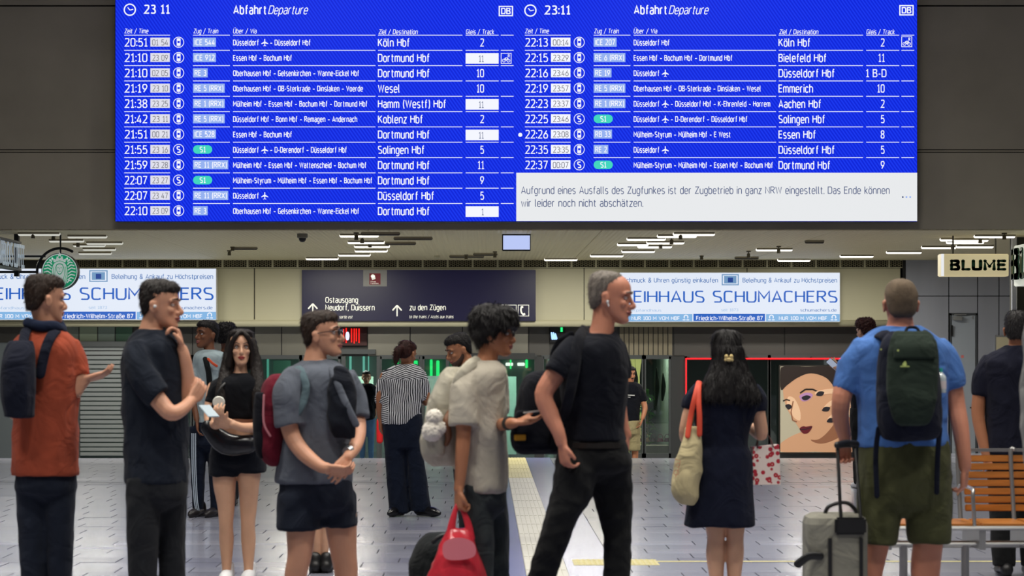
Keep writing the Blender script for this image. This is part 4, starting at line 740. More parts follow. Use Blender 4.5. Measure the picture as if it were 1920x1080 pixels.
# ================================================================ BENCH
wood = mat('bench_wood', S(176, 112, 48), .4, bump=.1, bs=10, stretch=(1, 8, 8), var=.25, vs=4, spec=.5); chrome = mat('bench_metal', S(170, 170, 168), .3, metal=.8)
YB = 13.3; e = empty('waiting_bench', (P(1800, 0, YB).x, YB, 0), 'wooden slatted waiting bench with metal frame at the right, behind the backpack man', 'bench')
def bx(x0, x1): return P(x0, 0, YB).x, P(x1, 0, YB).x
for x0, x1 in ((1810, 1898), (1902, 1990)):
    a, c = bx(x0, x1)
    for k in range(7): b = MB(); z = P(0, 861 + k * 15.2, YB).z; b.box((a, YB + .012 * (6 - k), z - .021), (c, YB + .02 + .012 * (6 - k), z + .021)); b.build('back_slat', wood, e, bevel=.005)
for x0, x1 in ((1640, 1722), (1726, 1808), (1812, 1898), (1902, 1990)):
    a, c = bx(x0, x1)
    for k in range(6): b = MB(); b.box((a, YB - .44 + k * .07, .435), (c, YB - .385 + k * .07, .455)); b.build('seat_slat', wood, e, bevel=.005)
b = MB()
for x in (1800, 1900): 
    X = P(x, 0, YB).x; b.tube([((X, YB - .02, .44), .014), ((X, YB + .02, .6), .014), ((X, YB + .07, .86), .014), ((X + .02, YB + .07, .88), .014)], n=8)
a, c = bx(1796, 1990); b.box((a, YB + .07, .865), (c, YB + .095, .885)); b.build('back_frame', chrome, e, smooth=False)
b = MB(); a, c = bx(1630, 1995); b.tube([((a, YB - .46, .43), .013), ((c, YB - .46, .43), .013)], n=8); b.tube([((a, YB - .02, .43), .013), ((c, YB - .02, .43), .013)], n=8); b.tube([((a, YB - .2, .31), .022), ((c, YB - .2, .31), .022)], n=8); b.tube([((a, YB - .4, .33), .01), ((c, YB - .4, .33), .01)], n=8)
for x in (1640, 1724, 1810, 1900, 1985): X = P(x, 0, YB).x; b.box((X - .02, YB - .46, .30), (X + .02, YB, .43))
b.build('seat_frame', chrome, e)
for x in (1682, 1796, 1950):
    X = P(x, 0, YB).x; b = MB(); b.tube([((X, YB - .2, .31), .025), ((X, YB - .2, .03), .025)], n=10, cap='flat'); b.box((X - .04, YB - .5, 0), (X + .04, YB + .1, .03)); b.build('leg', chrome, e)
b = MB()
for x in (1797,): X = P(x, 0, YB).x; b.tube([((X, YB - .44, .44), .012), ((X - .01, YB - .44, .62), .012), ((X, YB - .38, .66), .012), ((X, YB - .05, .66), .012), ((X, YB + .02, .6), .012)], n=8)
b.build('armrest', chrome, e, smooth=True)
# ================================================================ PEOPLE
def skinmat(name, c): return mat('skin_' + name, c, .5, bump=.08, bs=160, var=.05, vs=14, spec=.4, sss=.12)
SK = {'fair': S(206, 152, 124), 'pink': S(204, 138, 112), 'tan': S(176, 118, 86), 'light': S(216, 168, 138), 'brown': S(120, 76, 52), 'olive': S(166, 112, 80)}
def hairmat(name, c): return mat('hair_' + name, c, .55, bump=.6, bs=140, stretch=(1, 1, .15), var=.4, vs=60, spec=.3)
HR = {'black': S(20, 17, 18), 'brown': S(46, 32, 24), 'grey': S(120, 112, 104), 'reddish': S(58, 30, 26), 'blond': S(150, 116, 80), 'dark': S(30, 24, 22)}
HEADSEC = [(-.118, -.078, -.050, .014), (-.108, -.094, -.030, .032), (-.088, -.096, .010, .047), (-.060, -.092, .050, .058), (-.030, -.090, .076, .066), (.0, -.086, .092, .071), (.03, -.092, .100, .075), (.06, -.088, .099, .075), (.085, -.072, .087, .063), (.104, -.044, .062, .042), (.115, -.012, .03, .016)]
def secring(z, yf, yb, w, n=24, e=2.08):
    cy_ = (yf + yb) / 2; b = (yb - yf) / 2; out = []
    for k in range(n):
        t = 2 * math.pi * k / n; c, s_ = math.cos(t), math.sin(t)
        out.append(Vector((w * math.copysign(abs(c) ** (2 / e), c), cy_ + b * math.copysign(abs(s_) ** (2 / e), s_), z)))
    return out
def headloft(mb, secs, M, sub=3):
    q = [secs[0]] + list(secs) + [secs[-1]]; o = []
    for i in range(1, len(q) - 2):
        for k in range(sub): t = k / sub; o.append(tuple(cr(q[i - 1][j], q[i][j], q[i + 1][j], q[i + 2][j], t) for j in range(4)))
    o.append(secs[-1]); mb.rings([[M @ v for v in secring(z, min(yf, yb - .004), yb, max(.003, w_))] for z, yf, yb, w_ in o])
def hloft(mb, secs, Y, n=24, e=2.3, sub=4, grow=0, shrink=1):
    """sections (left px, right px, py, half depth m, depth offset m), horizontal rings from top to bottom"""
    secs = [tuple(s_) + (0,) * (5 - len(s_)) for s_ in secs]
    q = [secs[0]] + secs + [secs[-1]]; o = []
    for i in range(1, len(q) - 2):
        for k in range(sub): t = k / sub; o.append(tuple(cr(q[i - 1][j], q[i][j], q[i + 1][j], q[i + 2][j], t) for j in range(5)))
    o.append(secs[-1]); rr_ = []
    for xl, xr, y, b, d in o:
        L, Rr = P(xl, y, Y), P(xr, y, Y); c = (L + Rr) / 2; a = max(.004, (Rr.x - L.x) / 2 * shrink + grow); b = max(.004, b * shrink + grow); ring = []
        for k in range(n):
            t = 2 * math.pi * k / n; u, v = math.cos(t), math.sin(t)
            ring.append(Vector((c.x + a * math.copysign(abs(u) ** (2 / e), u), Y + d + b * math.copysign(abs(v) ** (2 / e), v), c.z)))
        rr_.append(ring)
    mb.rings(rr_)
def headM(px_, py_, Y, yaw, pitch=0, roll=0, k=1, d=0):
    return Matrix.Translation(P(px_, py_, Y) + Vector((0, d, 0))) @ Matrix.Rotation(R(yaw), 4, 'Z') @ Matrix.Rotation(R(-pitch), 4, 'X') @ Matrix.Rotation(R(roll), 4, 'Y') @ Matrix.Scale(k, 4)
def head_pieces(mb, M, nose=1.0):
    fem = nose < .75; headloft(mb, [(z, yf, yb, w * (.93 if fem and z < -.02 else 1)) for z, yf, yb, w in HEADSEC], M); T = lambda *v: M @ Vector(v)
    s_ = M.to_scale()[0]; Rm = M.to_3x3()
    mb.tube([(T(0, -.088, .016), .0075 * s_), (T(0, -.100, -.006), .009 * s_), (T(0, -.104 - .010 * nose, -.030), .0125 * s_), (T(0, -.098, -.040), .008 * s_)], n=10)
    for q in (-1, 1):
        mb.ball(T(q * .012, -.098, -.034), (.0065 if fem else .0085) * s_)
        if not fem: mb.tube([(T(q * .012, -.088, .026), .008 * s_), (T(q * .035, -.087, .030), .009 * s_), (T(q * .055, -.070, .024), .007 * s_)], n=8)
        mb.ball(T(q * .040, -.068, -.022), .019 * s_)
        e = Matrix.Rotation(R(-12 * q), 3, 'Z'); mb.ball(T(q * .080, .012, -.012), (.008, .018, .032), (Rm @ e))
        mb.ball(T(q * .082, .018, .004), (.010, .015, .017), (Rm @ e))
    mb.tube([(T(-.020, -.090, -.060), .005 * s_), (T(0, -.0985, -.057), .0075 * s_), (T(.020, -.090, -.060), .005 * s_)], n=8); mb.tube([(T(-.016, -.088, -.068), .005 * s_), (T(0, -.097, -.0695), .008 * s_), (T(.016, -.088, -.068), .005 * s_)], n=8)
    mb.ball(T(0, -.088, -.098), (.018, .014, .013), Rm)
def face_disp(M):
    Mi = M.inverted(); k = M.to_scale()[0]
    def f(c, n):
        p = Mi @ c
        if abs(p.z) > .13 or p.y > -.03 or abs(p.x) > .08: return 0
        d = 0
        for q in (-1, 1): d -= .010 * math.exp(-(((p.x - q * .031) / .016) ** 2 + ((p.z - .008) / .012) ** 2))
        d -= .003 * math.exp(-((p.x / .03) ** 2 + ((p.z + .0635) / .0025) ** 2)); return d * k
    return f
def face_parts(root, M, skin, hairc, lips=S(150, 84, 78), brow=1, eyes=True, beard=None, makeup=False):
    T = lambda *v: M @ Vector(v); s_ = M.to_scale()[0]; Rm = M.to_3x3()
    if eyes:
        for q in (-1, 1):
            b = MB(); b.ball(T(q * .031, -.074, .007), .0105 * s_); b.cur = 1; b.ball(T(q * .031, -.0805, .007), (.0052, .005, .0052), Rm, n=10)
            b.build('eye', [mat('eye_white', S(222, 216, 210), .2), mat('iris', S(34, 22, 16), .15)], root, smooth=True)
            b = MB(); b.tube([(T(q * .018, -.0835, .013), .0026 * s_), (T(q * .031, -.0868, .0175), .0032 * s_), (T(q * .045, -.080, .012), .0026 * s_)], n=6); b.build('eyelid', mat('lid_dark', S(60, 34, 26), .6) if makeup else skin, root, smooth=True)
    b = MB()
    for q in (-1, 1): b.tube([(T(q * .013, -.0965, .030), .0032 * s_ * brow), (T(q * .033, -.0965, .037), .0042 * s_ * brow), (T(q * .054, -.079, .031), .0026 * s_ * brow)], n=6)
    b.build('eyebrows', hairc, root, smooth=True)
    b = MB(); b.tube([(T(-.021, -.0905, -.0605), .0035 * s_), (T(-.006, -.1015, -.0585), .0062 * s_), (T(.006, -.1015, -.0585), .0062 * s_), (T(.021, -.0905, -.0605), .0035 * s_)], n=8); b.tube([(T(-.017, -.091, -.0665), .0035 * s_), (T(0, -.1005, -.0695), .0072 * s_), (T(.017, -.091, -.0665), .0035 * s_)], n=8)
    b.build('lips', mat('lips_%d' % int(lips[0] * 1000), lips, .4), root, smooth=True)
    if beard:
        b = MB(); headloft(b, [(-.121, -.080, -.045, .016), (-.110, -.099, -.028, .036), (-.088, -.1, .012, .052), (-.073, -.096, .03, .058), (-.066, -.080, .03, .0625), (-.03, -.03, .022, .0695), (.0, -.012, .018, .0725)], M); me = voxel(b, .005, 1); link('beard', me, root, [beard], True)
HAIR = {
 'short': [(.130, -.02, .03, .016), (.122, -.058, .070, .044), (.106, -.086, .096, .064), (.080, -.096, .107, .076), (.054, -.066, .109, .0795), (.026, -.036, .107, .0775), (-.002, -.004, .100, .0735), (-.034, .032, .090, .064), (-.058, .050, .080, .043)],
 'buzz': [(.124, -.01, .02, .012), (.118, -.042, .056, .036), (.104, -.070, .086, .057), (.080, -.086, .102, .0715), (.05, -.055, .107, .080), (.02, -.03, .106, .0775), (-.01, -.0, .099, .074), (-.045, .034, .089, .062), (-.065, .05, .075, .04)],
 'thin': [(.120, .0, .04, .02), (.114, -.030, .07, .045), (.098, -.045, .100, .068), (.076, -.045, .110, .080), (.05, -.035, .112, .083), (.02, -.025, .110, .0815), (-.012, -.004, .104, .0775), (-.045, .030, .092, .066), (-.066, .05, .08, .042)],
 'mop': [(.160, -.03, .04, .03), (.152, -.080, .085, .065), (.130, -.115, .118, .092), (.10, -.130, .135, .108), (.066, -.134, .142, .114), (.036, -.126, .142, .112), (.006, -.07, .136, .104), (-.026, -.02, .122, .090), (-.055, .03, .105, .062), (-.075, .055, .085, .035)],
 'curly': [(.145, -.03, .04, .03), (.138, -.070, .08, .060), (.118, -.105, .112, .084), (.09, -.112, .122, .094), (.06, -.085, .124, .094), (.03, -.045, .12, .089), (-.0, -.01, .11, .082), (-.03, .025, .098, .068), (-.055, .045, .085, .045)],
 'long': [(.132, -.02, .04, .025), (.126, -.062, .082, .058), (.110, -.088, .110, .078), (.085, -.072, .120, .086), (.055, -.050, .126, .090), (.02, -.042, .130, .092), (-.02, -.035, .130, .092), (-.06, -.03, .125, .090), (-.10, -.02, .118, .088), (-.14, .0, .11, .085)],
 'parted': [(.130, -.02, .04, .022), (.126, -.050, .080, .050), (.114, -.074, .106, .072), (.098, -.072, .115, .082), (.078, -.056, .121, .087), (.055, -.044, .126, .090), (.02, -.036, .130, .092), (-.02, -.030, .130, .092), (-.06, -.026, .125, .090), (-.10, -.02, .118, .088), (-.14, .0, .11, .085)],
 'pulled': [(.122, -.02, .04, .02), (.116, -.055, .075, .05), (.098, -.085, .100, .072), (.072, -.092, .108, .080), (.048, -.065, .11, .081), (.02, -.035, .108, .079), (-.012, -.005, .1, .075), (-.04, .03, .088, .062), (-.06, .05, .075, .035)]}
def strands(me, M, style):
    """locks of hair standing proud of the hair mass"""
    q = random.Random(11); vs = [tuple(v.co) for v in me.vertices]; fs = [tuple(p.vertices) for p in me.polygons]; no = [Vector(v.normal) for v in me.vertices]; n0 = len(vs); s_ = M.to_scale()[0]; R3 = M.to_3x3().normalized(); Mi = M.inverted()
    flow = {'long': Vector((0, .1, -1)), 'parted': Vector((0, .1, -1)), 'pulled': Vector((0, 1, -.1)), 'thin': Vector((0, .8, -.5)), 'short': Vector((.1, .35, -.6)), 'mop': Vector((0, -.2, -1)), 'curly': None}[style]
    L0, wd, lift, cnt = {'long': (.07, .004, .004, 2600), 'parted': (.06, .004, .003, 2200), 'pulled': (.04, .003, .002, 1400), 'thin': (.022, .0022, .006, 1500), 'short': (.022, .0028, .008, 1800), 'mop': (.045, .0042, .012, 2200), 'curly': (.018, .004, .014, 1500)}[style]; nv = len(vs)
    for i in range(cnt):
        k = q.randrange(nv); p = Vector(vs[k]); n = no[k]; lp = Mi @ p
        if (style in ('long', 'parted') and lp.y < -.035) or (style == 'mop' and lp.y < -.08 and lp.z < .075): continue
        d = (R3 @ flow) if flow else Vector((q.uniform(-1, 1), q.uniform(-1, 1), q.uniform(-1, 1)))
        d = d + Vector((q.uniform(-.3, .3), q.uniform(-.3, .3), q.uniform(-.3, .3))); d = (d - n * d.dot(n)); 
        if d.length < .05: continue
        d.normalize(); L = L0 * q.uniform(.5, 1.2) * s_; sd = d.cross(n).normalized() * wd * .5; lf = lift * q.uniform(.2, 1)
        if i % 3 == 0: sd *= .5
        a = p - n * .002; m_ = p + d * L * .5 + n * lf; t = p + d * L + n * lf * (1.1 if style not in ('long', 'parted') else .3); b0 = len(vs)
        vs += [tuple(a - sd), tuple(a + sd), tuple(m_ + sd * .9), tuple(m_ - sd * .9), tuple(t)]; fs += [(b0, b0 + 1, b0 + 2, b0 + 3), (b0 + 3, b0 + 2, b0 + 4)]
    out = bpy.data.meshes.new('hair'); out.from_pydata(vs, [], fs); bpy.data.meshes.remove(me); return out
def hair(root, M, style, m, amp=.004, sc=(55, 55, 26), vox=.006, extra=None, mats_=None):
    b = MB(); headloft(b, HAIR[style], M)
    if extra: extra(b)
    me = voxel(b, vox, 2); displace(me, clump(amp, sc, 1))
    if style != 'buzz' and root.location.y < 30: me = strands(me, M, style)
    return link('hair', me, root, [m], True)
def hand(mb, W, D, N, side, curl=(20, 30, 20), k=1, spread=6, thumb=35):
    """palm, four unequal fingers and a thumb; D points to the fingertips, N out of the palm, the thumb lies on side*D x N"""
    W, D, N = Vector(W), Vector(D).normalized(), Vector(N).normalized(); N = (N - D * N.dot(D)).normalized(); Lt = D.cross(N) * side
    for u, r in ((-.026, .014), (-.009, .0155), (.010, .0155), (.027, .015)): mb.tube([(W + Lt * u * .6 * k - D * .012 * k, r * k), (W + D * .05 * k + Lt * u * k, r * k), (W + D * .088 * k + Lt * u * 1.12 * k, r * .8 * k)], n=8, sub=2)
    for u, L, r in ((.029, .070, .0088), (.010, .080, .0092), (-.010, .074, .0088), (-.028, .058, .0078)):
        p = W + D * .088 * k + Lt * u * 1.12 * k; a = 0; pts = [(p - D * .01 * k, r * k)]; pts.append((p, r * k)); dd = (D + Lt * u * spread * .6).normalized()
        for c, l in zip(curl, (.45, .31, .24)):
            a += c; v = dd * math.cos(R(a)) + N * math.sin(R(a)); p = p + v * L * l * k; r *= .93; pts.append((p, r * k))
        mb.tube(pts, n=8, sub=2)
    t = thumb; p = W + D * .022 * k + Lt * .028 * k; v = (D * math.cos(R(t)) + Lt * math.sin(R(t)) + N * .35).normalized(); v2 = (D * math.cos(R(t - 25)) + Lt * math.sin(R(t - 25)) + N * .5).normalized()
    mb.tube([(W + D * .01 * k + Lt * .012 * k, .014 * k), (p, .0145 * k), (p + v * .034 * k, .0115 * k), (p + v * .034 * k + v2 * .032 * k, .009 * k)], n=8, sub=2)
def arm(Y, pts): return [(P(x, y, Y) + Vector((0, d, 0)), r * Y / F) for x, y, d, r in pts]
def shirt(root, name, m, Y, torso, sleeves, vox=.011, amp=.006, sc=(9, 9, 5), grow=0, seed=0, extra=None, smooth=3, e=2.3):
    b = MB(); hloft(b, torso, Y, grow=grow, e=e)
    for s_ in sleeves: b.tube(arm(Y, s_), n=16, cap='flat')
    if extra: extra(b)
    me = voxel(b, vox, smooth); displace(me, wrinkle(amp, sc, seed, .35)); return link(name, me, root, [m], True)
def legs(root, name, m, Y, parts, vox=.012, amp=.005, sc=(10, 10, 6), seed=0, smooth=3, grow=0, **kw):
    b = MB()
    for p in parts:
        p = list(p); z_ = p[-1]
        if z_[3] >= .125 and len(parts) > 1:       # the seat closes between the legs
            m_ = (z_[0] + z_[1]) / 2; w_ = (z_[1] - z_[0]) / 2; h_ = F / Y
            p += [(m_ - w_ * .8, m_ + w_ * .8, z_[2] + .035 * h_, z_[3] * .75), (m_ - w_ * .35, m_ + w_ * .35, z_[2] + .075 * h_, z_[3] * .4)]
        hloft(b, p, Y, grow=grow)
    me = voxel(b, vox, smooth); displace(me, wrinkle(amp, sc, seed, -.3)); return link(name, me, root, [m], True)
def shoe(root, x, Y, fz, yaw, m, L=.27, name='shoe', d=0, sole=None):
    c = Vector((P(x, 0, Y).x, Y + d, fz)); Rz = Matrix.Rotation(R(yaw), 3, 'Z'); b = MB(); V = lambda *v: c + Rz @ Vector(v)
    b.tube([(V(0, .06, .045), .043), (V(0, -.02, .045), .043), (V(0, -.10, .036), .046), (V(0, -L + .11, .03), .036), (V(0, -L + .085, .026), .022)], n=12); b.tube([(V(0, .045, .05), .046), (V(0, .04, .10), .042)], n=12)
    me = voxel(b, .008, 2); o = link(name, me, root, [m], True)
    b = MB(); rg = lambda z, g: [V((.041 + g) * math.cos(t) * (1 if math.sin(t) > 0 else 1.08), (math.sin(t) * ((L * .28) if math.sin(t) > 0 else L * .62)) + .0, z) for t in [2 * math.pi * i / 20 for i in range(20)]]
    b.rings([rg(.0, .0), rg(.02, .004)]); b.build('sole', sole or black, o)
    return o
def person(label, Y, xc, fz, skin, M, neck, torso, limbs, hands, vox=.006, face=True, group=None, headfn=None, nose=1):
    """empty at the feet + ONE continuous body mesh (head, neck, trunk, arms, hands, legs)"""
    root = empty('person', (P(xc, 0, Y).x, Y, fz), label, 'person', group)
    b = MB(); head_pieces(b, M, nose); b.tube([(M @ Vector((0, .025, -.03)), .052 * M.to_scale()[0])] + arm(Y, neck), n=16)
    hloft(b, torso, Y, shrink=.86)
    for l in limbs:
        if len(l[0]) == 4: b.tube(arm(Y, l), n=12)
        else: hloft(b, [tuple(s_) for s_ in l[1:]], Y, shrink=l[0][0])
    for h in hands: hand(b, P(h[0], h[1], Y) + Vector((0, h[2], 0)), *h[3:])
    me = voxel(b, vox, 2, .45); displace(me, face_disp(M)); body = link('body', me, root, [skin], True); return root
def strap(root, name, m, pts, Y, wd=.022, flat=.35, up=None):
    b = MB(); b.tube([(P(x, y, Y) + Vector((0, d, 0)), wd) for x, y, d in pts], n=10, flat=flat, up=up); return b.build(name, m, root, smooth=True)

# ---- tall man in black polo -------------------------------------------------
Y = 10.7; M = headM(1145, 557, Y, 78, -8, 0, 1.07); sk = skinmat('pink', SK['pink'])
TT = [(1092, 1150, 626, .07), (1066, 1164, 642, .15), (1050, 1172, 668, .185), (1052, 1174, 710, .18), (1058, 1170, 760, .165), (1066, 1164, 800, .155), (1062, 1170, 826, .155)]
HP = [(1062, 1170, 820, .15), (1050, 1178, 848, .16), (1043, 1183, 872, .15)]
LL = [(1052, 1122, 850, .12, -.04), (1040, 1116, 885, .125, -.06), (1033, 1106, 930, .10, -.08), (1024, 1082, 965, .085, -.09), (1014, 1068, 1000, .075, -.09), (1000, 1052, 1045, .068, -.08), (988, 1034, 1090, .06, -.06), (960, 1000, 1160, .05, .0), (938, 974, 1225, .045, .04)]
LR = [(1100, 1180, 850, .12, .04), (1104, 1185, 885, .125, .05), (1112, 1186, 925, .095, .08), (1126, 1186, 968, .08, .08), (1133, 1184, 1000, .075, .08), (1136, 1183, 1050, .066, .08), (1134, 1179, 1100, .06, .08), (1132, 1170, 1160, .05, .08), (1132, 1166, 1230, .045, .08)]
ra = [(1062, 664, -.13, 20), (1040, 700, -.16, 19), (1018, 738, -.17, 17.5), (1030, 775, -.18, 16), (1044, 806, -.2, 12.5), (1050, 826, -.2, 11)]; la = [(1160, 664, .15, 18), (1168, 720, .2, 16), (1166, 760, .2, 14), (1172, 800, .18, 12), (1178, 818, .17, 11)]
r1 = person('tall grey-haired man in black polo and black jeans striding past, white earbud', Y, 1095, 0, sk, M, [(1130, 612, 0, 22), (1122, 645, 0, 28)], TT, [ra, la, [(.9,)] + LL, [(.9,)] + LR], [(1052, 830, -.2, (.15, .0, -1), (.9, .5, 0), 1, (40, 50, 30)), (1179, 822, .17, (-.1, -.1, -1), (-1, .3, 0), -1, (20, 30, 20))], vox=.0052)
face_parts(r1, M, sk, hairmat('grey', HR['grey'])); hair(r1, M, 'thin', hairmat('grey', HR['grey']), .003, (90, 90, 40), .005)
bk = cloth('cloth_black', S(17, 20, 30)); jn = cloth('cloth_black_jeans', S(30, 31, 32), bump=.35)
def collar(b): b.tube([(P(1096, 628, Y) + Vector((0, -.06, 0)), .018), (P(1118, 636, Y) + Vector((0, -.085, 0)), .018), (P(1142, 640, Y) + Vector((0, -.075, 0)), .018), (P(1152, 628, Y) + Vector((0, -.03, 0)), .016), (P(1148, 624, Y) + Vector((0, .05, 0)), .016), (P(1105, 618, Y) + Vector((0, .07, 0)), .018), (P(1096, 628, Y) + Vector((0, -.06, 0)), .018)], n=8)
shirt(r1, 'polo_shirt', bk, Y, TT, [[(1078, 652, -.10, 27), (1056, 674, -.17, 27), (1040, 700, -.195, 25.5)], [(1150, 652, .10, 27), (1166, 690, .19, 24), (1168, 712, .2, 22)]], grow=.012, extra=collar, vox=.009, amp=.007)
legs(r1, 'jeans', jn, Y, [HP, LL, LR], vox=.010, amp=.009, sc=(9, 9, 11), grow=.004)
b = MB(); hloft(b, [(1061, 1171, 828, .166), (1059, 1173, 838, .168)], Y, grow=.006); b.build('belt', mat('belt_leather', S(28, 24, 22), .4), r1); 
b = MB(); c_ = P(1137, 566, Y) + Vector((0, -.082, 0)); b.ball(c_, (.008, .008, .009)); b.tube([(c_, .004), (c_ + Vector((.006, -.002, -.022)), .0035)]); b.build('earbud', mat('earbud_white', S(235, 235, 235), .3), r1, smooth=True)
strap(r1, 'placket', mat('placket', S(12, 13, 18), .8), [(1145, 640, -.095), (1149, 664, -.13), (1150, 684, -.155)], Y, .009)
for x in (960, 1150): shoe(r1, x, Y + (.04 if x < 1000 else .08), .0, 80, black, .29)
# his black backpack
bp_ = empty('backpack', P(1000, 850, Y), 'black backpack with a yellow patch hanging behind the tall man in black polo', 'backpack')
m1 = cloth('nylon_black', S(24, 26, 34), bump=.15, bs=300); b = MB(); hloft(b, [(1000, 1040, 698, .05, .19), (984, 1050, 712, .10, .19), (972, 1058, 745, .12, .19), (964, 1062, 790, .13, .19), (958, 1062, 822, .13, .19), (964, 1056, 845, .11, .19), (978, 1046, 854, .07, .19)], Y); me = voxel(b, .01, 3); displace(me, wrinkle(.008, (8, 8, 8), 3, .5)); body_ = link('body', me, bp_, [m1], True)
b = MB(); hloft(b, [(968, 1030, 770, .03, .06), (962, 1034, 800, .035, .06), (962, 1030, 836, .03, .06)], Y); me = voxel(b, .008, 3); link('front_pocket', me, bp_, [m1], True)
b = MB(); b.pbox(964, 815, 986, 826, Y + .016, .012); b.build('patch', mat('patch_yellow', S(206, 150, 20), .6), bp_, bevel=.003)
for q in ([(1098, 618, -.02), (1082, 640, -.17), (1074, 690, -.225), (1062, 750, -.20), (1052, 800, -.02)],): strap(bp_, 'shoulder_strap', m1, q, Y, .032, .3, (0, 1, 0))
strap(bp_, 'shoulder_strap', m1, [(1072, 628, .1), (1052, 640, .12), (1040, 665, .15), (1036, 702, .18)], Y, .02, .4)
# ---- young man in beige shirt ----------------------------------------------
Y = 11.0; M = headM(926, 626, Y, 84, -4, 0, .95); sk = skinmat('tan', SK['tan'])
TT = [(888, 930, 678, .06), (866, 944, 692, .14), (852, 944, 715, .17), (856, 944, 760, .16), (862, 944, 810, .15), (864, 946, 860, .15), (866, 946, 905, .16), (868, 944, 922, .155)]
LA = [(866, 918, 905, .10, -.07), (872, 924, 960, .09, -.07), (872, 926, 1020, .085, -.07), (872, 926, 1080, .08, -.07), (874, 922, 1150, .075, -.07), (876, 916, 1170, .07, -.07)]; LB = [(898, 948, 905, .10, .08), (904, 952, 960, .095, .08), (908, 954, 1020, .09, .08), (910, 953, 1080, .085, .08), (910, 950, 1150, .08, .08), (912, 946, 1170, .07, .08)]
ra = [(872, 718, -.14, 19), (868, 770, -.19, 17), (870, 806, -.2, 14), (867, 850, -.2, 13), (864, 890, -.2, 10.5), (861, 912, -.2, 9.5)]; la = [(925, 715, .14, 18), (930, 760, .17, 15), (930, 794, .05, 13), (948, 792, -.22, 11.5), (962, 789, -.34, 9.5)]
r2 = person('young man with thick black hair in loose beige shirt, looking right past the blue sign', Y, 905, 0, sk, M, [(915, 668, 0, 19), (908, 692, 0, 24)], TT, [ra, la, [(.75,)] + LA, [(.75,)] + LB], [(861, 914, -.2, (0, 0, -1), (.9, .4, 0), 1, (55, 75, 45)), (965, 788, -.34, (.95, -.3, .12), (.05, -.3, 1), -1, (12, 18, 12))], vox=.0055, nose=.8)
face_parts(r2, M, sk, hairmat('black', HR['black'])); hair(r2, M, 'mop', hairmat('black', HR['black']), .012, (22, 22, 18), .007)
be = cloth('cloth_beige', S(200, 192, 176), bump=.2); shirt(r2, 'shirt', be, Y, TT, [[(880, 705, -.11, 25), (872, 730, -.17, 26), (871, 765, -.19, 27), (871, 796, -.2, 28)], [(930, 705, .12, 22), (934, 740, .17, 22), (934, 775, .15, 22)]], grow=.014, vox=.010, amp=.010, sc=(6, 6, 4), seed=2, extra=lambda b: b.tube([(P(896, 682, Y) + Vector((0, -.09, 0)), .018), (P(925, 692, Y) + Vector((0, -.085, 0)), .016), (P(938, 700, Y) + Vector((0, -.02, 0)), .014), (P(934, 684, Y) + Vector((0, .06, 0)), .014), (P(900, 674, Y) + Vector((0, .07, 0)), .018), (P(894, 680, Y) + Vector((0, -.05, 0)), .018)], n=8))
dj = cloth('cloth_grey_denim', S(62, 68, 70), bump=.35, var=.2); legs(r2, 'trousers', dj, Y, [LA, LB, [(866, 946, 895, .155), (868, 948, 925, .16), (872, 950, 945, .15)]], vox=.011, amp=.010, sc=(8, 8, 4), seed=4)
b = MB(); T = lambda *v: M @ Vector(v)
for q in (-1, 1):
    b.tube([(T(q * .031 + .022 * math.cos(R(a)), -.108, .006 + .018 * math.sin(R(a))), .0018) for a in range(0, 361, 30)], n=6); b.tube([(T(q * .053, -.106, .012), .002), (T(q * .072, -.05, .012), .002), (T(q * .078, .01, .008), .002)], n=6)
b.tube([(T(-.01, -.112, .01), .0016), (T(.01, -.112, .01), .0016)], n=6); b.build('glasses', mat('glasses_dark', S(24, 22, 24), .3), r2)
b = MB(); b.tube([(P(952, 791, Y) + Vector((0, -.25, 0)), .036), (P(957, 790, Y) + Vector((0, -.29, 0)), .034)], n=16, cap='flat'); b.build('wristband', black, r2)
for d in (-.07, .08): shoe(r2, 900, Y + d, 0, 85, mat('shoe_grey', S(90, 90, 92), .6), .27)
ph = empty('phone', P(1008, 773, Y), 'pale phone held out flat in the hand of the young man in beige shirt', 'phone'); b = MB()
c_ = P(1004, 772, Y) + Vector((0, -.40, .016)); Rr = Matrix.Rotation(R(-8), 3, 'Y'); b.box((-.07, -.036, -.004), (.07, .036, .004)); b.v = [tuple(c_ + Rr @ Vector(v)) for v in b.v]; b.build('case', mat('phone_case', S(190, 184, 178), .35), ph, bevel=.003)
b = MB(); b.box((-.066, -.033, .0042), (.066, .033, .0055)); b.v = [tuple(c_ + Rr @ Vector(v)) for v in b.v]; b.build('screen', mat('phone_screen', S(30, 32, 36), .1), ph)
# cream backpack with a fluffy charm
bp_ = empty('backpack', P(825, 875, Y), 'cream backpack with fluffy white charm on the back of the beige-shirted young man', 'backpack'); cb = cloth('canvas_cream', S(196, 190, 172), bump=.2)
b = MB(); hloft(b, [(838, 866, 690, .07), (820, 868, 712, .12), (806, 868, 745, .14), (796, 868, 790, .145), (790, 868, 830, .145), (794, 866, 858, .13), (812, 860, 873, .09)], Y); me = voxel(b, .01, 3); displace(me, wrinkle(.009, (8, 8, 6), 6, .4)); link('body', me, bp_, [cb], True)
b = MB(); hloft(b, [(796, 838, 792, .05, -.13), (789, 838, 820, .06, -.13), (793, 834, 852, .05, -.13)], Y); me = voxel(b, .009, 3); displace(me, wrinkle(.006, (9, 9, 9), 2)); link('front_pocket', me, bp_, [cb], True)
strap(bp_, 'shoulder_strap', cb, [(858, 740, -.17), (862, 710, -.19), (880, 686, -.15), (896, 676, -.05)], Y, .030, .45)
fz = MB(); rq = random.Random(5)
for c0, r0 in (((816, 780), .042), ((812, 806), .052), ((826, 800), .035)): fz.ball(P(*c0, Y) + Vector((0, -.2, 0)), r0)
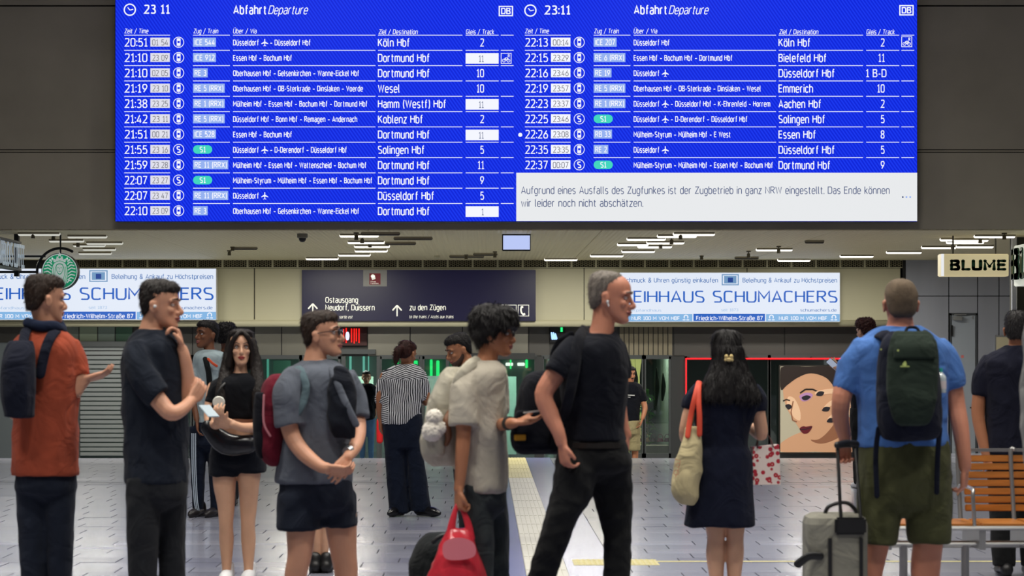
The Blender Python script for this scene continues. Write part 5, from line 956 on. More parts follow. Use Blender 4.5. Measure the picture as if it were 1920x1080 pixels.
me = voxel(fz, .005, 1); displace(me, clump(.008, (120, 120, 120), 4)); ch = link('plush_charm', me, bp_, [mat('plush_white', S(225, 218, 205), .95, sheen=.6)], True); ch['label'] = 'fluffy white plush charm'
b = MB(); b.tube([(P(842, 770, Y) + Vector((0, -.15, 0)), .008), (P(838, 790, Y) + Vector((0, -.19, 0)), .02), (P(842, 815, Y) + Vector((0, -.18, 0)), .018), (P(838, 830, Y) + Vector((0, -.17, 0)), .012)], n=8); b.build('leather_tag', mat('leather_brown', S(110, 66, 36), .6), bp_, smooth=True)
# red carrier bag
rb = empty('carrier_bag', P(856, 1080, Y), 'translucent red plastic carrier bag hanging full from the young man\'s fist', 'bag'); rm = mat('red_plastic', S(206, 50, 64), .28, bump=.5, bs=12, spec=.5, coat=.15, var=.15, vs=7)
b = MB(); d_ = -.2; hloft(b, [(842, 880, 985, .03, d_), (832, 888, 1005, .08, d_), (820, 898, 1035, .12, d_), (806, 908, 1065, .14, d_), (798, 914, 1085, .14, d_), (804, 908, 1102, .11, d_), (825, 890, 1108, .07, d_)], Y)
me = voxel(b, .008, 2); displace(me, wrinkle(.013, (12, 12, 6), 8, .5)); link('body', me, rb, [rm], True)
for s_ in (-1, 1):
    b = MB(); b.tube([(P(861 - 15 * 1, 1000, Y) + Vector((0, d_ + s_ * .03, 0)), .028), (P(850, 970, Y) + Vector((0, d_ + s_ * .02, 0)), .018), (P(860, 938, Y) + Vector((0, d_, 0)), .01), (P(867, 948, Y) + Vector((0, d_ + s_ * .01, 0)), .012), (P(878, 975, Y) + Vector((0, d_ + s_ * .02, 0)), .018), (P(882, 1003, Y) + Vector((0, d_ + s_ * .03, 0)), .026)], n=10, flat=.4); b.build('handle', rm, rb, smooth=True)
f = Flat(Y + d_ - .15); f.smooth([(832, 1018), (860, 1008), (888, 1018), (890, 1042), (862, 1050), (834, 1046)], mat('bag_print', S(232, 130, 140), .3)); f.build('print', rb)
# black duffel on the floor behind the bag
df = empty('duffel_bag', (P(858, 0, 11.9).x, 11.95, 0), 'big black rounded duffel standing on the floor behind the red carrier bag', 'bag'); b = MB(); hloft(b, [(800, 900, 1001, .1), (780, 935, 1018, .2), (768, 950, 1050, .24), (764, 955, 1090, .26), (764, 955, 1140, .26), (772, 948, 1158, .24)], 11.95)
me = voxel(b, .014, 3); displace(me, wrinkle(.012, (5, 5, 5), 1)); link('body', me, df, [cloth('nylon_dark', S(26, 30, 32), bump=.1)], True)
for x in (790, 925): b = MB(); X = P(x, 0, 11.95).x; b.tube([((X - .03, 11.95, .03), .03), ((X + .03, 11.95, .03), .03)], n=14, cap='flat'); b.build('wheel', black, df)
b = MB(); hloft(b, [(776, 940, 1150, .2), (776, 940, 1158, .2)], 11.95); b.build('base_plate', black, df); b = MB(); b.tube([(P(x, y, 11.7), .012) for x, y in ((812, 1016), (830, 1004), (862, 1001), (888, 1012))]); b.build('grab_handle', black, df, smooth=True)
# ---- woman in dark blue dress ----------------------------------------------
Y = 12.4; M = headM(1362, 660, Y, 172, -4, 0, .96); sk = skinmat('light', SK['light'])
TT = [(1338, 1386, 712, .06), (1312, 1412, 728, .11), (1300, 1420, 745, .13), (1302, 1414, 775, .13), (1308, 1404, 805, .12), (1312, 1400, 835, .11)]
SKT = [(1310, 1402, 825, .115), (1306, 1406, 850, .13), (1300, 1408, 880, .15), (1294, 1410, 920, .16), (1289, 1413, 960, .17), (1285, 1414, 986, .175)]
L1 = [(1318, 1362, 940, .07), (1322, 1360, 985, .062), (1326, 1358, 1010, .052), (1324, 1359, 1040, .055, .01), (1330, 1357, 1080, .045, .01), (1336, 1354, 1130, .035), (1336, 1354, 1152, .03)]; L2 = [(1358, 1402, 940, .07), (1360, 1397, 985, .062), (1362, 1394, 1010, .052), (1361, 1395, 1040, .055, .01), (1364, 1390, 1080, .045, .01), (1367, 1386, 1130, .035), (1367, 1386, 1152, .03)]
la = [(1304, 745, 0, 15), (1290, 780, -.02, 12.5), (1284, 815, .0, 11), (1296, 835, .12, 9.5), (1312, 840, .2, 8)]; ra = [(1416, 748, 0, 15), (1424, 785, .0, 13), (1428, 815, .02, 12), (1415, 805, .14, 10), (1400, 790, .2, 8)]
r3 = person('woman with long black hair seen from behind in a dark blue knee-length dress', Y, 1360, 0, sk, M, [(1362, 695, 0, 16), (1362, 722, 0, 20)], TT, [la, ra, [(1,)] + L1, [(1,)] + L2], [(1313, 840, .2, (.6, .4, .2), (0, 1, .3), 1, (30, 40, 20), .9), (1399, 788, .2, (-.5, .4, .5), (-.3, 1, 0), -1, (30, 40, 20), .9)], vox=.0055)
face_parts(r3, M, sk, hairmat('black', HR['black']))
nv = cloth('cloth_navy', S(20, 25, 44)); shirt(r3, 'dress', nv, Y, TT + SKT[1:], [[(1318, 734, 0, 22), (1300, 752, -.01, 20), (1293, 768, -.015, 17)], [(1404, 734, 0, 22), (1418, 752, 0, 20), (1421, 772, 0, 17)]], grow=.008, amp=.008, sc=(7, 7, 2), seed=5, vox=.010)
hair(r3, M, 'long', hairmat('black', HR['black']), .006, (45, 45, 6), .008, extra=lambda b: hloft(b, [(1334, 1392, 650, .09, -.04), (1330, 1398, 680, .09, -.05), (1318, 1410, 710, .08, -.08), (1310, 1422, 735, .06, -.11), (1312, 1424, 746, .05, -.12), (1322, 1415, 752, .03, -.12)], Y))
b = MB(); c_ = P(1361, 672, Y) + Vector((0, -.155, 0))
for q in (-1, 1): b.ball(c_ + Vector((q * .014, 0, .01)), (.012, .008, .014)); b.ball(c_ + Vector((q * .02, 0, -.008)), (.007, .006, .01))
b.ball(c_ - Vector((0, 0, .006)), (.022, .008, .012)); b.build('hair_clip', mat('clip_gold', S(214, 190, 130), .3, metal=.3), r3, smooth=True)
for x, y_ in ((1345, 180), (1377, 180)): shoe(r3, x, Y, 0, 180, mat('shoe_dark', S(36, 32, 34), .4), .24)
tb = empty('tote_bag', P(1280, 945, Y), 'cream cotton tote with orange-red straps on the shoulder of the woman in the dress', 'bag'); tc_ = cloth('tote_cotton', S(204, 190, 148), bump=.15)
b = MB(); d_ = -.13; hloft(b, [(1282, 1310, 800, .03, d_), (1272, 1312, 830, .05, d_), (1262, 1312, 865, .07, d_), (1256, 1310, 900, .08, d_), (1258, 1306, 925, .08, d_), (1270, 1298, 944, .05, d_)], Y); me = voxel(b, .008, 3); displace(me, wrinkle(.010, (9, 9, 5), 3, .3)); link('body', me, tb, [tc_], True)
sr = mat('strap_red', S(222, 78, 52), .6); strap(tb, 'strap', sr, [(1284, 815, -.17), (1290, 780, -.15), (1298, 745, -.15), (1306, 720, -.10), (1312, 716, .0)], Y, .016, .4); strap(tb, 'strap', sr, [(1306, 812, -.17), (1306, 780, -.17), (1305, 750, -.155), (1307, 722, -.11), (1313, 718, .0)], Y, .016, .4)
f = Flat(Y + d_ - .085); m_ = mat('tote_print', S(206, 140, 110), .7); f.ring(1268, 886, 5, 1, m_); f.ring(1271, 872, 4, 1, m_); f.line([(1264, 860), (1276, 864), (1272, 880), (1266, 896)], 1, m_); f.build('print', tb)
pg = empty('gift_bag', P(1436, 910, Y), 'white paper gift bag with red flowers beside the dark blue dress', 'bag'); b = MB(); a0 = P(1407, 838, Y); a1 = P(1463, 909, Y)
def rotz(mb, c, a): Rz = Matrix.Rotation(R(a), 3, 'Z'); mb.v = [tuple(Vector(c) + Rz @ (Vector(v) - Vector(c))) for v in mb.v]
b.box(a0, (a1.x, Y + .09, a1.z)); 
for i, v in enumerate(b.v):
    if v[2] > 1 - .1 + 0 * v[2] and v[2] > (a0.z + a1.z) / 2: b.v[i] = (v[0] * 1.0 + (0.012 if v[0] < (a0.x + a1.x) / 2 else -.006), v[1] + (.012 if v[1] < Y + .04 else -.012), v[2] + (.012 if v[0] > (a0.x + a1.x) / 2 else 0))
fm = mat('gift_paper', S(228, 214, 206), .55); nt = fm.node_tree; tcn = nt.nodes.new('ShaderNodeTexCoord'); vo = nt.nodes.new('ShaderNodeTexVoronoi'); vo.inputs['Scale'].default_value = 30; nt.links.new(tcn.outputs['Object'], vo.inputs['Vector']); rp = nt.nodes.new('ShaderNodeValToRGB'); rp.color_ramp.interpolation = 'CONSTANT'
rp.color_ramp.elements[0].color = S(226, 200, 170); rp.color_ramp.elements[0].position = 0; rp.color_ramp.elements[1].position = .10; rp.color_ramp.elements[1].color = S(176, 34, 52); e_ = rp.color_ramp.elements.new(.42); e_.color = S(228, 212, 204); nt.links.new(vo.outputs['Distance'], rp.inputs[0]); nt.links.new(rp.outputs[0], nt.nodes['Principled BSDF'].inputs['Base Color'])
rotz(b, ((a0.x + a1.x) / 2, Y + .04, 0), 8); b.build('body', fm, pg)
for dd in (0.0, .08):
    b = MB(); b.tube([(P(1420, 840, Y) + Vector((0, dd, 0)), .004), (P(1424, 822, Y) + Vector((0, .05, 0)), .004), (P(1434, 812, Y) + Vector((0, .06, 0)), .004), (P(1446, 822, Y) + Vector((0, .05, 0)), .004), (P(1450, 838, Y) + Vector((0, dd, 0)), .004)], n=6); b.build('handle', mat('cord_brown', S(70, 40, 40), .7), pg)
# ---- man with green backpack ------------------------------------------------
Y = 11.0; M = headM(1688, 570, Y, 180, 2, 0, 1.06); sk = skinmat('pink', SK['pink'])
TT = [(1654, 1722, 612, .08), (1622, 1756, 632, .13), (1600, 1778, 655, .15), (1604, 1776, 700, .16), (1612, 1772, 750, .165), (1614, 1772, 800, .17), (1610, 1775, 838, .17)]
L1 = [(1612, 1694, 850, .12), (1612, 1692, 900, .12), (1616, 1686, 960, .115), (1618, 1680, 1000, .11), (1620, 1676, 1020, .11)]; L2 = [(1692, 1778, 850, .12), (1694, 1780, 900, .12), (1698, 1780, 960, .115), (1703, 1780, 1000, .11), (1707, 1779, 1018, .11)]
S1 = [(1630, 1670, 960, .07), (1622, 1668, 1015, .06), (1614, 1662, 1050, .06, .02), (1612, 1655, 1085, .06, .02), (1622, 1652, 1150, .045), (1624, 1650, 1195, .04)]; S2 = [(1712, 1768, 960, .07), (1712, 1768, 1015, .06), (1710, 1766, 1050, .06, .02), (1710, 1762, 1085, .06, .02), (1716, 1748, 1150, .045), (1718, 1746, 1195, .04)]
la = [(1606, 668, 0, 21), (1586, 715, 0, 20), (1576, 752, -.02, 18), (1578, 785, .03, 16), (1588, 815, .08, 13), (1590, 824, .09, 12)]; ra = [(1770, 668, 0, 21), (1784, 715, 0, 20), (1792, 758, .0, 18), (1798, 800, -.03, 16.5), (1803, 850, -.05, 13.5), (1805, 874, -.05, 12)]
r4 = person('balding man in blue t-shirt and olive cargo shorts, seen from behind with a green backpack', Y, 1692, 0, sk, M, [(1688, 612, 0, 26), (1688, 640, 0, 34)], TT, [la, ra, [(1,)] + S1, [(1,)] + S2], [(1590, 826, .09, (.0, .25, -.9), (.3, -.9, -.3), 1, (45, 60, 40)), (1805, 878, -.05, (-.05, .05, -1), (-.9, .5, 0), 1, (35, 50, 35))], vox=.0055)
face_parts(r4, M, sk, hairmat('blond', HR['blond'])); hair(r4, M, 'buzz', mat('hair_stubble', S(104, 88, 70), .85, bump=.6, bs=260, var=.2, vs=30), .001, (200, 200, 200), .005)
bs_ = cloth('cloth_blue', S(84, 128, 200)); shirt(r4, 't_shirt', bs_, Y, TT, [[(1630, 650, 0, 29), (1604, 680, 0, 29), (1590, 712, .0, 27), (1584, 732, .0, 25)], [(1748, 650, 0, 29), (1772, 680, 0, 29), (1782, 708, 0, 27), (1788, 728, 0, 25)]], grow=.010, vox=.010, amp=.008, sc=(7, 7, 6), seed=9)
ol = cloth('cloth_olive', S(84, 86, 58)); o = legs(r4, 'cargo_shorts', ol, Y, [[(1612, 1776, 826, .17), (1610, 1779, 860, .18), (1611, 1779, 900, .175), (1614, 1778, 940, .15)], L1, L2], vox=.011, amp=.010, sc=(8, 8, 7), seed=7, grow=.006)
for x0, x1 in ((1608, 1622), (1768, 1784)): b = MB(); hloft(b, [(x0, x1, 912, .06, 0), (x0 - 1, x1 + 1, 940, .07, 0), (x0, x1, 975, .065, 0)], Y); me = voxel(b, .008, 3); link('cargo_pocket', me, r4, [ol], True)
b = MB(); b.tube([(P(1587, 811, Y) + Vector((0, .075, 0)), .034), (P(1590, 817, Y) + Vector((0, .085, 0)), .034)], n=14, cap='flat'); b.build('watch', black, r4)
for x in (1636, 1732): shoe(r4, x, Y, 0, 180, mat('shoe_brown', S(84, 66, 50), .6), .29)
bp_ = empty('backpack', P(1685, 820, Y), 'dark green and navy hiking backpack worn by the man in blue t-shirt', 'backpack'); gn = cloth('nylon_green', S(44, 56, 48), bump=.12, bs=300); nn = cloth('nylon_navy', S(26, 30, 46), bump=.12, bs=300); d_ = -.26
b = MB(); hloft(b, [(1650, 1722, 622, .05, d_ + .03), (1634, 1736, 645, .09, d_), (1628, 1740, 690, .12, d_), (1626, 1744, 745, .13, d_), (1628, 1746, 790, .12, d_), (1636, 1738, 815, .09, d_), (1650, 1722, 823, .06, d_)], Y); me = voxel(b, .009, 3); displace(me, wrinkle(.005, (8, 8, 8), 4)); link('body', me, bp_, [nn], True)
b = MB(); hloft(b, [(1654, 1718, 622, .02, d_ - .07), (1642, 1730, 645, .04, d_ - .10), (1636, 1730, 700, .045, d_ - .12), (1638, 1726, 750, .045, d_ - .13), (1650, 1716, 785, .03, d_ - .12), (1664, 1704, 794, .015, d_ - .11)], Y); me = voxel(b, .008, 3); displace(me, wrinkle(.004, (9, 9, 9), 5)); link('front_panel', me, bp_, [gn], True)
b = MB(); hloft(b, [(1656, 1716, 628, .02, d_ - .10), (1648, 1724, 650, .03, d_ - .135), (1646, 1724, 672, .02, d_ - .15)], Y); me = voxel(b, .007, 2); link('top_pocket', me, bp_, [gn], True)
b = MB(); b.tube([(P(1672, 628, Y) + Vector((0, d_ - .09, 0)), .008), (P(1678, 616, Y) + Vector((0, d_ - .07, 0)), .008), (P(1694, 616, Y) + Vector((0, d_ - .07, 0)), .008), (P(1700, 628, Y) + Vector((0, d_ - .09, 0)), .008)], n=8); b.build('grab_loop', nn, bp_, smooth=True)
f = Flat(Y + d_ - .178); m_ = mat('emblem_lime', S(190, 206, 120), .5); f.smooth([(1692, 684), (1697, 677), (1700, 683), (1698, 686)], m_); f.line([(1688, 687), (1705, 687)], 2, m_); f.disc(1652, 655, 1.6, m_); f.disc(1684, 657, 2, m_); f.build('emblem', bp_)
for q in ([(1654, 640, d_ + .06), (1646, 627, -.15), (1640, 632, .0), (1634, 655, .15)], [(1720, 640, d_ + .06), (1730, 627, -.15), (1737, 632, .0), (1744, 655, .15)]): strap(bp_, 'shoulder_strap', nn, q, Y, .034, .35)
for q in ([(1630, 800, d_), (1628, 850, -.21), (1631, 925, -.2)], [(1742, 800, d_), (1742, 850, -.21), (1741, 918, -.2)]): strap(bp_, 'hanging_strap', nn, q, Y, .014, .3)
bt = empty('water_bottle', P(1746, 735, Y), 'clear plastic bottle with a turquoise cap in the backpack side net', 'bottle'); b = MB(); c_ = P(1746, 735, Y) + Vector((0, -.20, 0)); cl = mat('bottle_plastic', S(205, 216, 220), .12, spec=.7); b.tube([(c_, .033), (c_ + Vector((0, 0, .05)), .034), (c_ + Vector((0, 0, .08)), .033), (c_ + Vector((0, 0, .10)), .018), (c_ + Vector((0, 0, .108)), .014)], n=16, cap='flat'); b.build('body', cl, bt, smooth=True)
b = MB(); b.tube([(c_ + Vector((0, 0, .105)), .016), (c_ + Vector((0, 0, .125)), .016)], n=14, cap='flat'); b.build('cap', mat('cap_turquoise', S(40, 170, 160), .4), bt); b = MB(); b.tube([(c_ + Vector((0, 0, .02)), .0347), (c_ + Vector((0, 0, .06)), .0352)], n=16, cap='flat'); b.build('label_wrap', mat('bottle_label', S(226, 214, 214), .4), bt)
# suitcase
YS = 10.8; sc_ = empty('suitcase', (P(1565, 0, YS).x, YS, 0), 'upright pale grey suitcase with pulled-out handle beside the man in blue', 'suitcase'); sm = cloth('suitcase_cloth', S(148, 146, 134), bump=.1); z0_, z1_ = .07, P(0, 962, YS).z
b = MB(); xa, xb = P(1508, 0, YS).x, P(1622, 0, YS).x
rg = lambda z, g: [Vector(((xa + xb) / 2 + ((xb - xa) / 2 - g) * math.copysign(abs(math.cos(t)) ** .35, math.cos(t)), YS + (.13 - g) * math.copysign(abs(math.sin(t)) ** .35, math.sin(t)), z)) for t in [2 * math.pi * i / 40 for i in range(40)]]
b.rings([rg(z0_, .03), rg(z0_ + .02, .008), rg(z0_ + .05, 0), rg(z1_ - .05, 0), rg(z1_ - .018, .010), rg(z1_, .04)]); b.build('shell', sm, sc_, smooth=False)
b = MB(); b.box(P(1545, 1005, YS) + Vector((0, -.14, 0)), P(1551.5, 1150, YS) + Vector((0, -.128, 0))); b.box(P(1603, 1005, YS) + Vector((0, -.14, 0)), P(1609, 1150, YS) + Vector((0, -.128, 0))); b.build('piping', black, sc_)
b = MB(); b.box(P(1557, 966, YS) + Vector((0, -.15, 0)), P(1615, 998, YS) + Vector((0, -.12, 0))); b.build('handle_housing', black, sc_, bevel=.01)
b = MB(); b.tube([(P(1569, 975, YS) + Vector((0, -.13, 0)), .009), (P(1569, 838, YS) + Vector((0, -.02, 0)), .009)], n=10); b.tube([(P(1606, 975, YS) + Vector((0, -.13, 0)), .009), (P(1606, 838, YS) + Vector((0, .05, 0)), .009)], n=10); b.build('pull_pole', black, sc_, smooth=True)
b = MB(); b.tube([(P(1567, 834, YS) + Vector((0, -.04, 0)), .018), (P(1588, 832, YS) + Vector((0, .02, 0)), .02), (P(1609, 834, YS) + Vector((0, .05, 0)), .018)], n=12, flat=.8); b.build('pull_grip', black, sc_, smooth=True)
b = MB(); b.tube([(P(x, y, YS) + Vector((0, -.02, 0)), .010) for x, y in ((1546, 962), (1552, 950), (1570, 943), (1588, 943), (1602, 955), (1604, 964))], n=8); b.build('carry_handle', black, sc_, smooth=True)
b = MB(); b.tube([(P(1530, 1038, YS) + Vector((0, -.14, 0)), .02), (P(1508, 1038, YS) + Vector((0, -.15, 0)), .02), (P(1488, 1052, YS) + Vector((0, -.15, 0)), .022)], n=8, flat=.3); b.build('compression_strap', black, sc_)
for x in (1522, 1608): b = MB(); X = P(x, 0, YS).x; b.tube([((X, YS - .02, .035), .035), ((X, YS + .02, .035), .035)], n=16, cap='flat'); b.box((X - .012, YS - .03, .035), (X + .012, YS + .03, .085)); b.build('wheel', black, sc_)
def simple_legs(Y, cx, w, yt, fz=0, gap=1.0, b=.09, ankle=.045, d=(0, 0)):
    """two straight legs from py yt to the floor"""
    yf = CY + (EYE - fz - .06) * F / Y; s_ = F / Y; out = []
    for q, dd in ((-1, d[0]), (1, d[1])):
        c = cx + q * w * .27; L = [];
        for t, ww in ((0, .25), (.25, .23), (.5, .18), (.75, .15), (1, .12)): L.append((c - w * ww * gap, c + w * ww * gap, yt + (yf - yt) * t, b * (1 - t) + ankle * t, dd))
        out.append(L)
    return out
# ---- woman in striped blouse -------------------------------------------------
Y = 19.3; fzs = P(0, 966, Y).z; M = headM(763, 664, Y, 150, -18, 0, .96); sk = skinmat('olive', SK['olive'])
TT = [(748, 778, 683, .05), (728, 790, 692, .10), (716, 796, 706, .125), (717, 795, 730, .13), (719, 790, 755, .13), (718, 788, 780, .14), (719, 782, 795, .14)]
L1 = [(720, 758, 785, .11), (722, 760, 830, .105), (724, 760, 870, .095), (728, 763, 920, .09), (731, 766, 962, .085)]; L2 = [(752, 792, 785, .11), (758, 792, 830, .105), (764, 796, 870, .095), (768, 802, 920, .09), (771, 808, 958, .085)]
la = [(722, 706, 0, 10), (713, 740, -.02, 8), (712, 765, 0, 6.5), (713, 787, .03, 5)]; ra = [(790, 706, 0, 10), (798, 735, 0, 8), (800, 754, .03, 7), (790, 753, .2, 5.5)]
r = person('woman in black and white striped blouse and wide navy trousers, brown ponytail', Y, 762, fzs, sk, M, [(760, 678, 0, 8), (760, 692, 0, 11)], TT, [la, ra, [(.7,)] + L1, [(.7,)] + L2], [(713, 789, .03, (.02, .1, -1), (1, .3, 0), -1, (20, 30, 20), .95), (788, 752, .22, (-.6, .6, 0), (0, 0, 1), 1, (20, 30, 20), .95)], vox=.007)
face_parts(r, M, sk, hairmat('reddish', HR['reddish']))
st = cloth('cloth_striped', S(222, 222, 224)); nt = st.node_tree; tc = nt.nodes.new('ShaderNodeTexCoord'); sp = nt.nodes.new('ShaderNodeSeparateXYZ'); nt.links.new(tc.outputs['Object'], sp.inputs[0])
ns_ = nt.nodes.new('ShaderNodeTexNoise'); ns_.inputs['Scale'].default_value = 6; nt.links.new(tc.outputs['Object'], ns_.inputs['Vector'])
def mth(op, a, b=None):
    n = nt.nodes.new('ShaderNodeMath'); n.operation = op
    for i, v in enumerate((a, b)):
        if v is None: continue
        if isinstance(v, (int, float)): n.inputs[i].default_value = v
        else: nt.links.new(v, n.inputs[i])
    return n.outputs[0]
wob = mth('MULTIPLY', ns_.outputs[0], .05); yoke = mth('GREATER_THAN', sp.outputs['Z'], P(0, 711, Y).z - fzs); absx = mth('ABSOLUTE', sp.outputs['X']); slv = mth('MULTIPLY', mth('GREATER_THAN', absx, .158), mth('LESS_THAN', sp.outputs['Z'], P(0, 742, Y).z - fzs))
hz = mth('MAXIMUM', yoke, slv); cv = mth('ADD', mth('MULTIPLY', hz, mth('SUBTRACT', sp.outputs['Z'], mth('MULTIPLY', absx, -.35))), mth('MULTIPLY', mth('SUBTRACT', 1, hz), sp.outputs['X']))
sn = mth('GREATER_THAN', mth('SINE', mth('MULTIPLY', mth('ADD', cv, wob), 6.283 / .019)), -.05); mx = nt.nodes.new('ShaderNodeMix'); mx.data_type = 'RGBA'; nt.links.new(sn, mx.inputs[0]); mx.inputs[6].default_value = S(28, 30, 38); mx.inputs[7].default_value = S(212, 212, 216); nt.links.new(mx.outputs[2], nt.nodes['Principled BSDF'].inputs['Base Color'])
shirt(r, 'striped_blouse', st, Y, TT, [[(728, 700, 0, 12), (717, 725, 0, 11.5), (713, 756, 0, 9.5)], [(786, 700, 0, 12), (794, 722, 0, 11.5), (796, 749, .02, 10)]], grow=.012, amp=.009, sc=(9, 9, 4), vox=.010, seed=3)
nvt = cloth('cloth_navy_trousers', S(22, 30, 48)); legs(r, 'trousers', nvt, Y, [[(719, 790, 775, .14), (719, 792, 810, .14), (722, 793, 840, .12)], L1, L2], amp=.007, sc=(10, 10, 2), grow=.004)
hair(r, M, 'pulled', hairmat('reddish', HR['reddish']), .003, (60, 60, 20), .006, extra=lambda b: (b.ball(M @ Vector((0, .115, .02)), .028), b.tube([(M @ Vector((0, .12, .02)), .022), (M @ Vector((-.005, .16, -.01)), .034), (M @ Vector((0, .165, -.06)), .034), (M @ Vector((.01, .15, -.12)), .022), (M @ Vector((.015, .13, -.15)), .008)], n=12)))
shoe(r, 748, Y - .0, fzs, -30, mat('shoe_shine', S(18, 18, 22), .2), .25); shoe(r, 794, Y - .02, fzs, 55, MATS['shoe_shine'], .26)
# ---- man bending his head behind ---------------------------------------------
Y = 16.7; M = headM(861, 656, Y, -72, -22, 0, 1.0); sk = skinmat('olive', SK['olive'])
TT = [(862, 896, 688, .07), (850, 912, 704, .16), (846, 918, 730, .2), (850, 916, 780, .18), (852, 914, 840, .16), (850, 914, 880, .17)]; LG = simple_legs(Y, 882, 52, 870)
la = [(862, 715, -.18, 12), (856, 750, -.22, 10.5), (852, 785, -.22, 9.5), (844, 812, -.22, 7)]
r = person('dark-haired man with stubble looking down, mostly hidden behind the young man in beige', Y, 882, 0, sk, M, [(876, 680, 0, 12), (882, 700, 0, 16)], TT, [la] + [[(.8,)] + l for l in LG], [(843, 814, -.22, (-.4, 0, -.8), (1, 0, -.3), -1, (25, 35, 20))], vox=.007)
face_parts(r, M, sk, hairmat('black', HR['black']), beard=mat('stubble', S(70, 50, 42), .8)); hair(r, M, 'short', hairmat('black', HR['black']), .002)
shirt(r, 'shirt', cloth('cloth_sand', S(150, 150, 138)), Y, TT, [[(868, 705, -.12, 17), (860, 730, -.2, 16), (856, 762, -.22, 14)]], grow=.012, vox=.012); legs(r, 'trousers', cloth('cloth_dark', S(40, 42, 46)), Y, LG + [[(850, 914, 865, .17), (852, 912, 900, .16)]], grow=.006)
for q in (868, 896): shoe(r, q, Y, 0, -80, black)
# ---- woman in black crop top -------------------------------------------------
Y = 13.8; M = headM(452, 653, Y, 8, 0, 0, .96); sk = skinmat('light', SK['light'])
TT = [(432, 470, 700, .06), (404, 494, 712, .11), (396, 500, 728, .125), (404, 490, 755, .125), (410, 484, 785, .11), (410, 484, 812, .105), (402, 490, 835, .12)]
S1 = [(398, 446, 868, .085), (400, 442, 910, .075), (408, 440, 950, .06), (411, 437, 985, .055), (411, 438, 1015, .055, .01), (416, 434, 1060, .038), (417, 433, 1078, .035)]; S2 = [(444, 492, 868, .085), (447, 486, 910, .075), (450, 482, 950, .06), (452, 478, 985, .055), (452, 479, 1015, .055, .01), (457, 475, 1060, .038), (458, 474, 1078, .035)]
ra = [(402, 728, 0, 14), (396, 760, -.04, 11.5), (396, 788, -.08, 10), (412, 795, -.2, 8.5), (424, 790, -.24, 7)]; la = [(496, 728, 0, 14), (500, 762, -.02, 12), (496, 795, -.06, 11), (466, 800, -.2, 9), (446, 793, -.26, 7.5)]
r = person('young woman with long dark hair in black crop top and black shorts, facing the viewer', Y, 445, 0, sk, M, [(451, 690, 0, 12), (451, 706, 0, 16)], TT, [ra, la, [(1,)] + S1, [(1,)] + S2], [(424, 789, -.24, (-.1, -.5, .5), (.2, .6, .5), -1, (30, 40, 25), .92), (444, 792, -.26, (-.9, -.1, .2), (0, .9, .3), 1, (30, 40, 25), .92)], vox=.006, nose=.7)
hd = hairmat('dark', HR['dark']); face_parts(r, M, sk, hd, S(168, 64, 62), .65, makeup=True)
shirt(r, 'crop_top', cloth('cloth_black_top', S(16, 18, 24)), Y, TT[:5], [[(410, 722, 0, 16), (402, 740, -.02, 15), (397, 758, -.04, 13.5)], [(490, 722, 0, 16), (499, 742, -.01, 15), (501, 758, -.02, 13.5)]], grow=.008, amp=.006, seed=6)
legs(r, 'shorts', cloth('cloth_black_shorts', S(20, 24, 34)), Y, [[(404, 489, 815, .115), (398, 493, 840, .13), (395, 495, 866, .13)], [(395, 447, 850, .1), (394, 448, 893, .1)], [(444, 496, 850, .1), (443, 497, 886, .1)]], grow=.008, seed=2)
hair(r, M, 'parted', hd, .003, (50, 50, 8), .006, extra=lambda b: [b.tube([(P(x0, 640, Y) + Vector((0, .0, 0)), .03), (P(x1, 690, Y) + Vector((0, -.03, 0)), .042), (P(x2, 735, Y) + Vector((0, -.10, 0)), .045), (P(x3, 772, Y) + Vector((0, -.13, 0)), .024)], n=12, flat=.7) for x0, x1, x2, x3 in ((433, 426, 420, 413), (472, 482, 486, 484))] + [b.tube([(M @ Vector((q * .006, -.070, .112)), .012), (M @ Vector((q * .036, -.084, .082)), .016), (M @ Vector((q * .064, -.072, .03)), .017), (M @ Vector((q * .076, -.052, -.04)), .018), (M @ Vector((q * .082, -.045, -.12)), .022)], n=10) for q in (-1, 1)])
for x in (426, 467): shoe(r, x, Y, 0, 0, mat('shoe_white', S(220, 220, 222), .5), .25)
b = MB(); c_ = P(417, 753, Y) + Vector((0, -.19, 0)); b.tube([(c_ + Vector((0, .012, 0)), .038), (c_, .040), (c_ - Vector((0, .008, 0)), .034)], n=24, cap='flat', sub=1); o = b.build('compact_mirror', mat('disc_pale', S(214, 214, 205), .3)); tag(o, 'round pale disc hanging at the chest of the woman in the crop top', 'disc')
ph = empty('phone', P(398, 765, Y), 'pale phone held in both hands by the woman in the black crop top', 'phone'); b = MB(); b.box((-.04, -.075, -.004), (.04, .075, .004)); Rr = Matrix.Rotation(R(35), 3, 'Z') @ Matrix.Rotation(R(28), 3, 'X'); c_ = P(404, 768, Y) + Vector((0, -.32, 0)); b.v = [tuple(c_ + Rr @ Vector(v)) for v in b.v]; b.build('case', mat('phone_silver', S(180, 196, 206), .3), ph, bevel=.003)
b = MB(); b.tube([(P(396, 800, Y) + Vector((0, -.16, 0)), .05), (P(430, 830, Y) + Vector((0, -.17, 0)), .075), (P(470, 832, Y) + Vector((0, -.16, 0)), .06)], n=14, flat=.6); hb = empty('belt_bag', P(432, 840, Y), 'shiny black bag slung at the hip of the woman in the crop top', 'bag'); me = voxel(b, .008, 2); link('body', me, hb, [mat('bag_leather', S(20, 22, 28), .25)], True); strap(hb, 'strap', black, [(398, 800, -.17), (404, 760, -.15), (420, 725, -.14), (440, 708, -.06)], Y, .008)
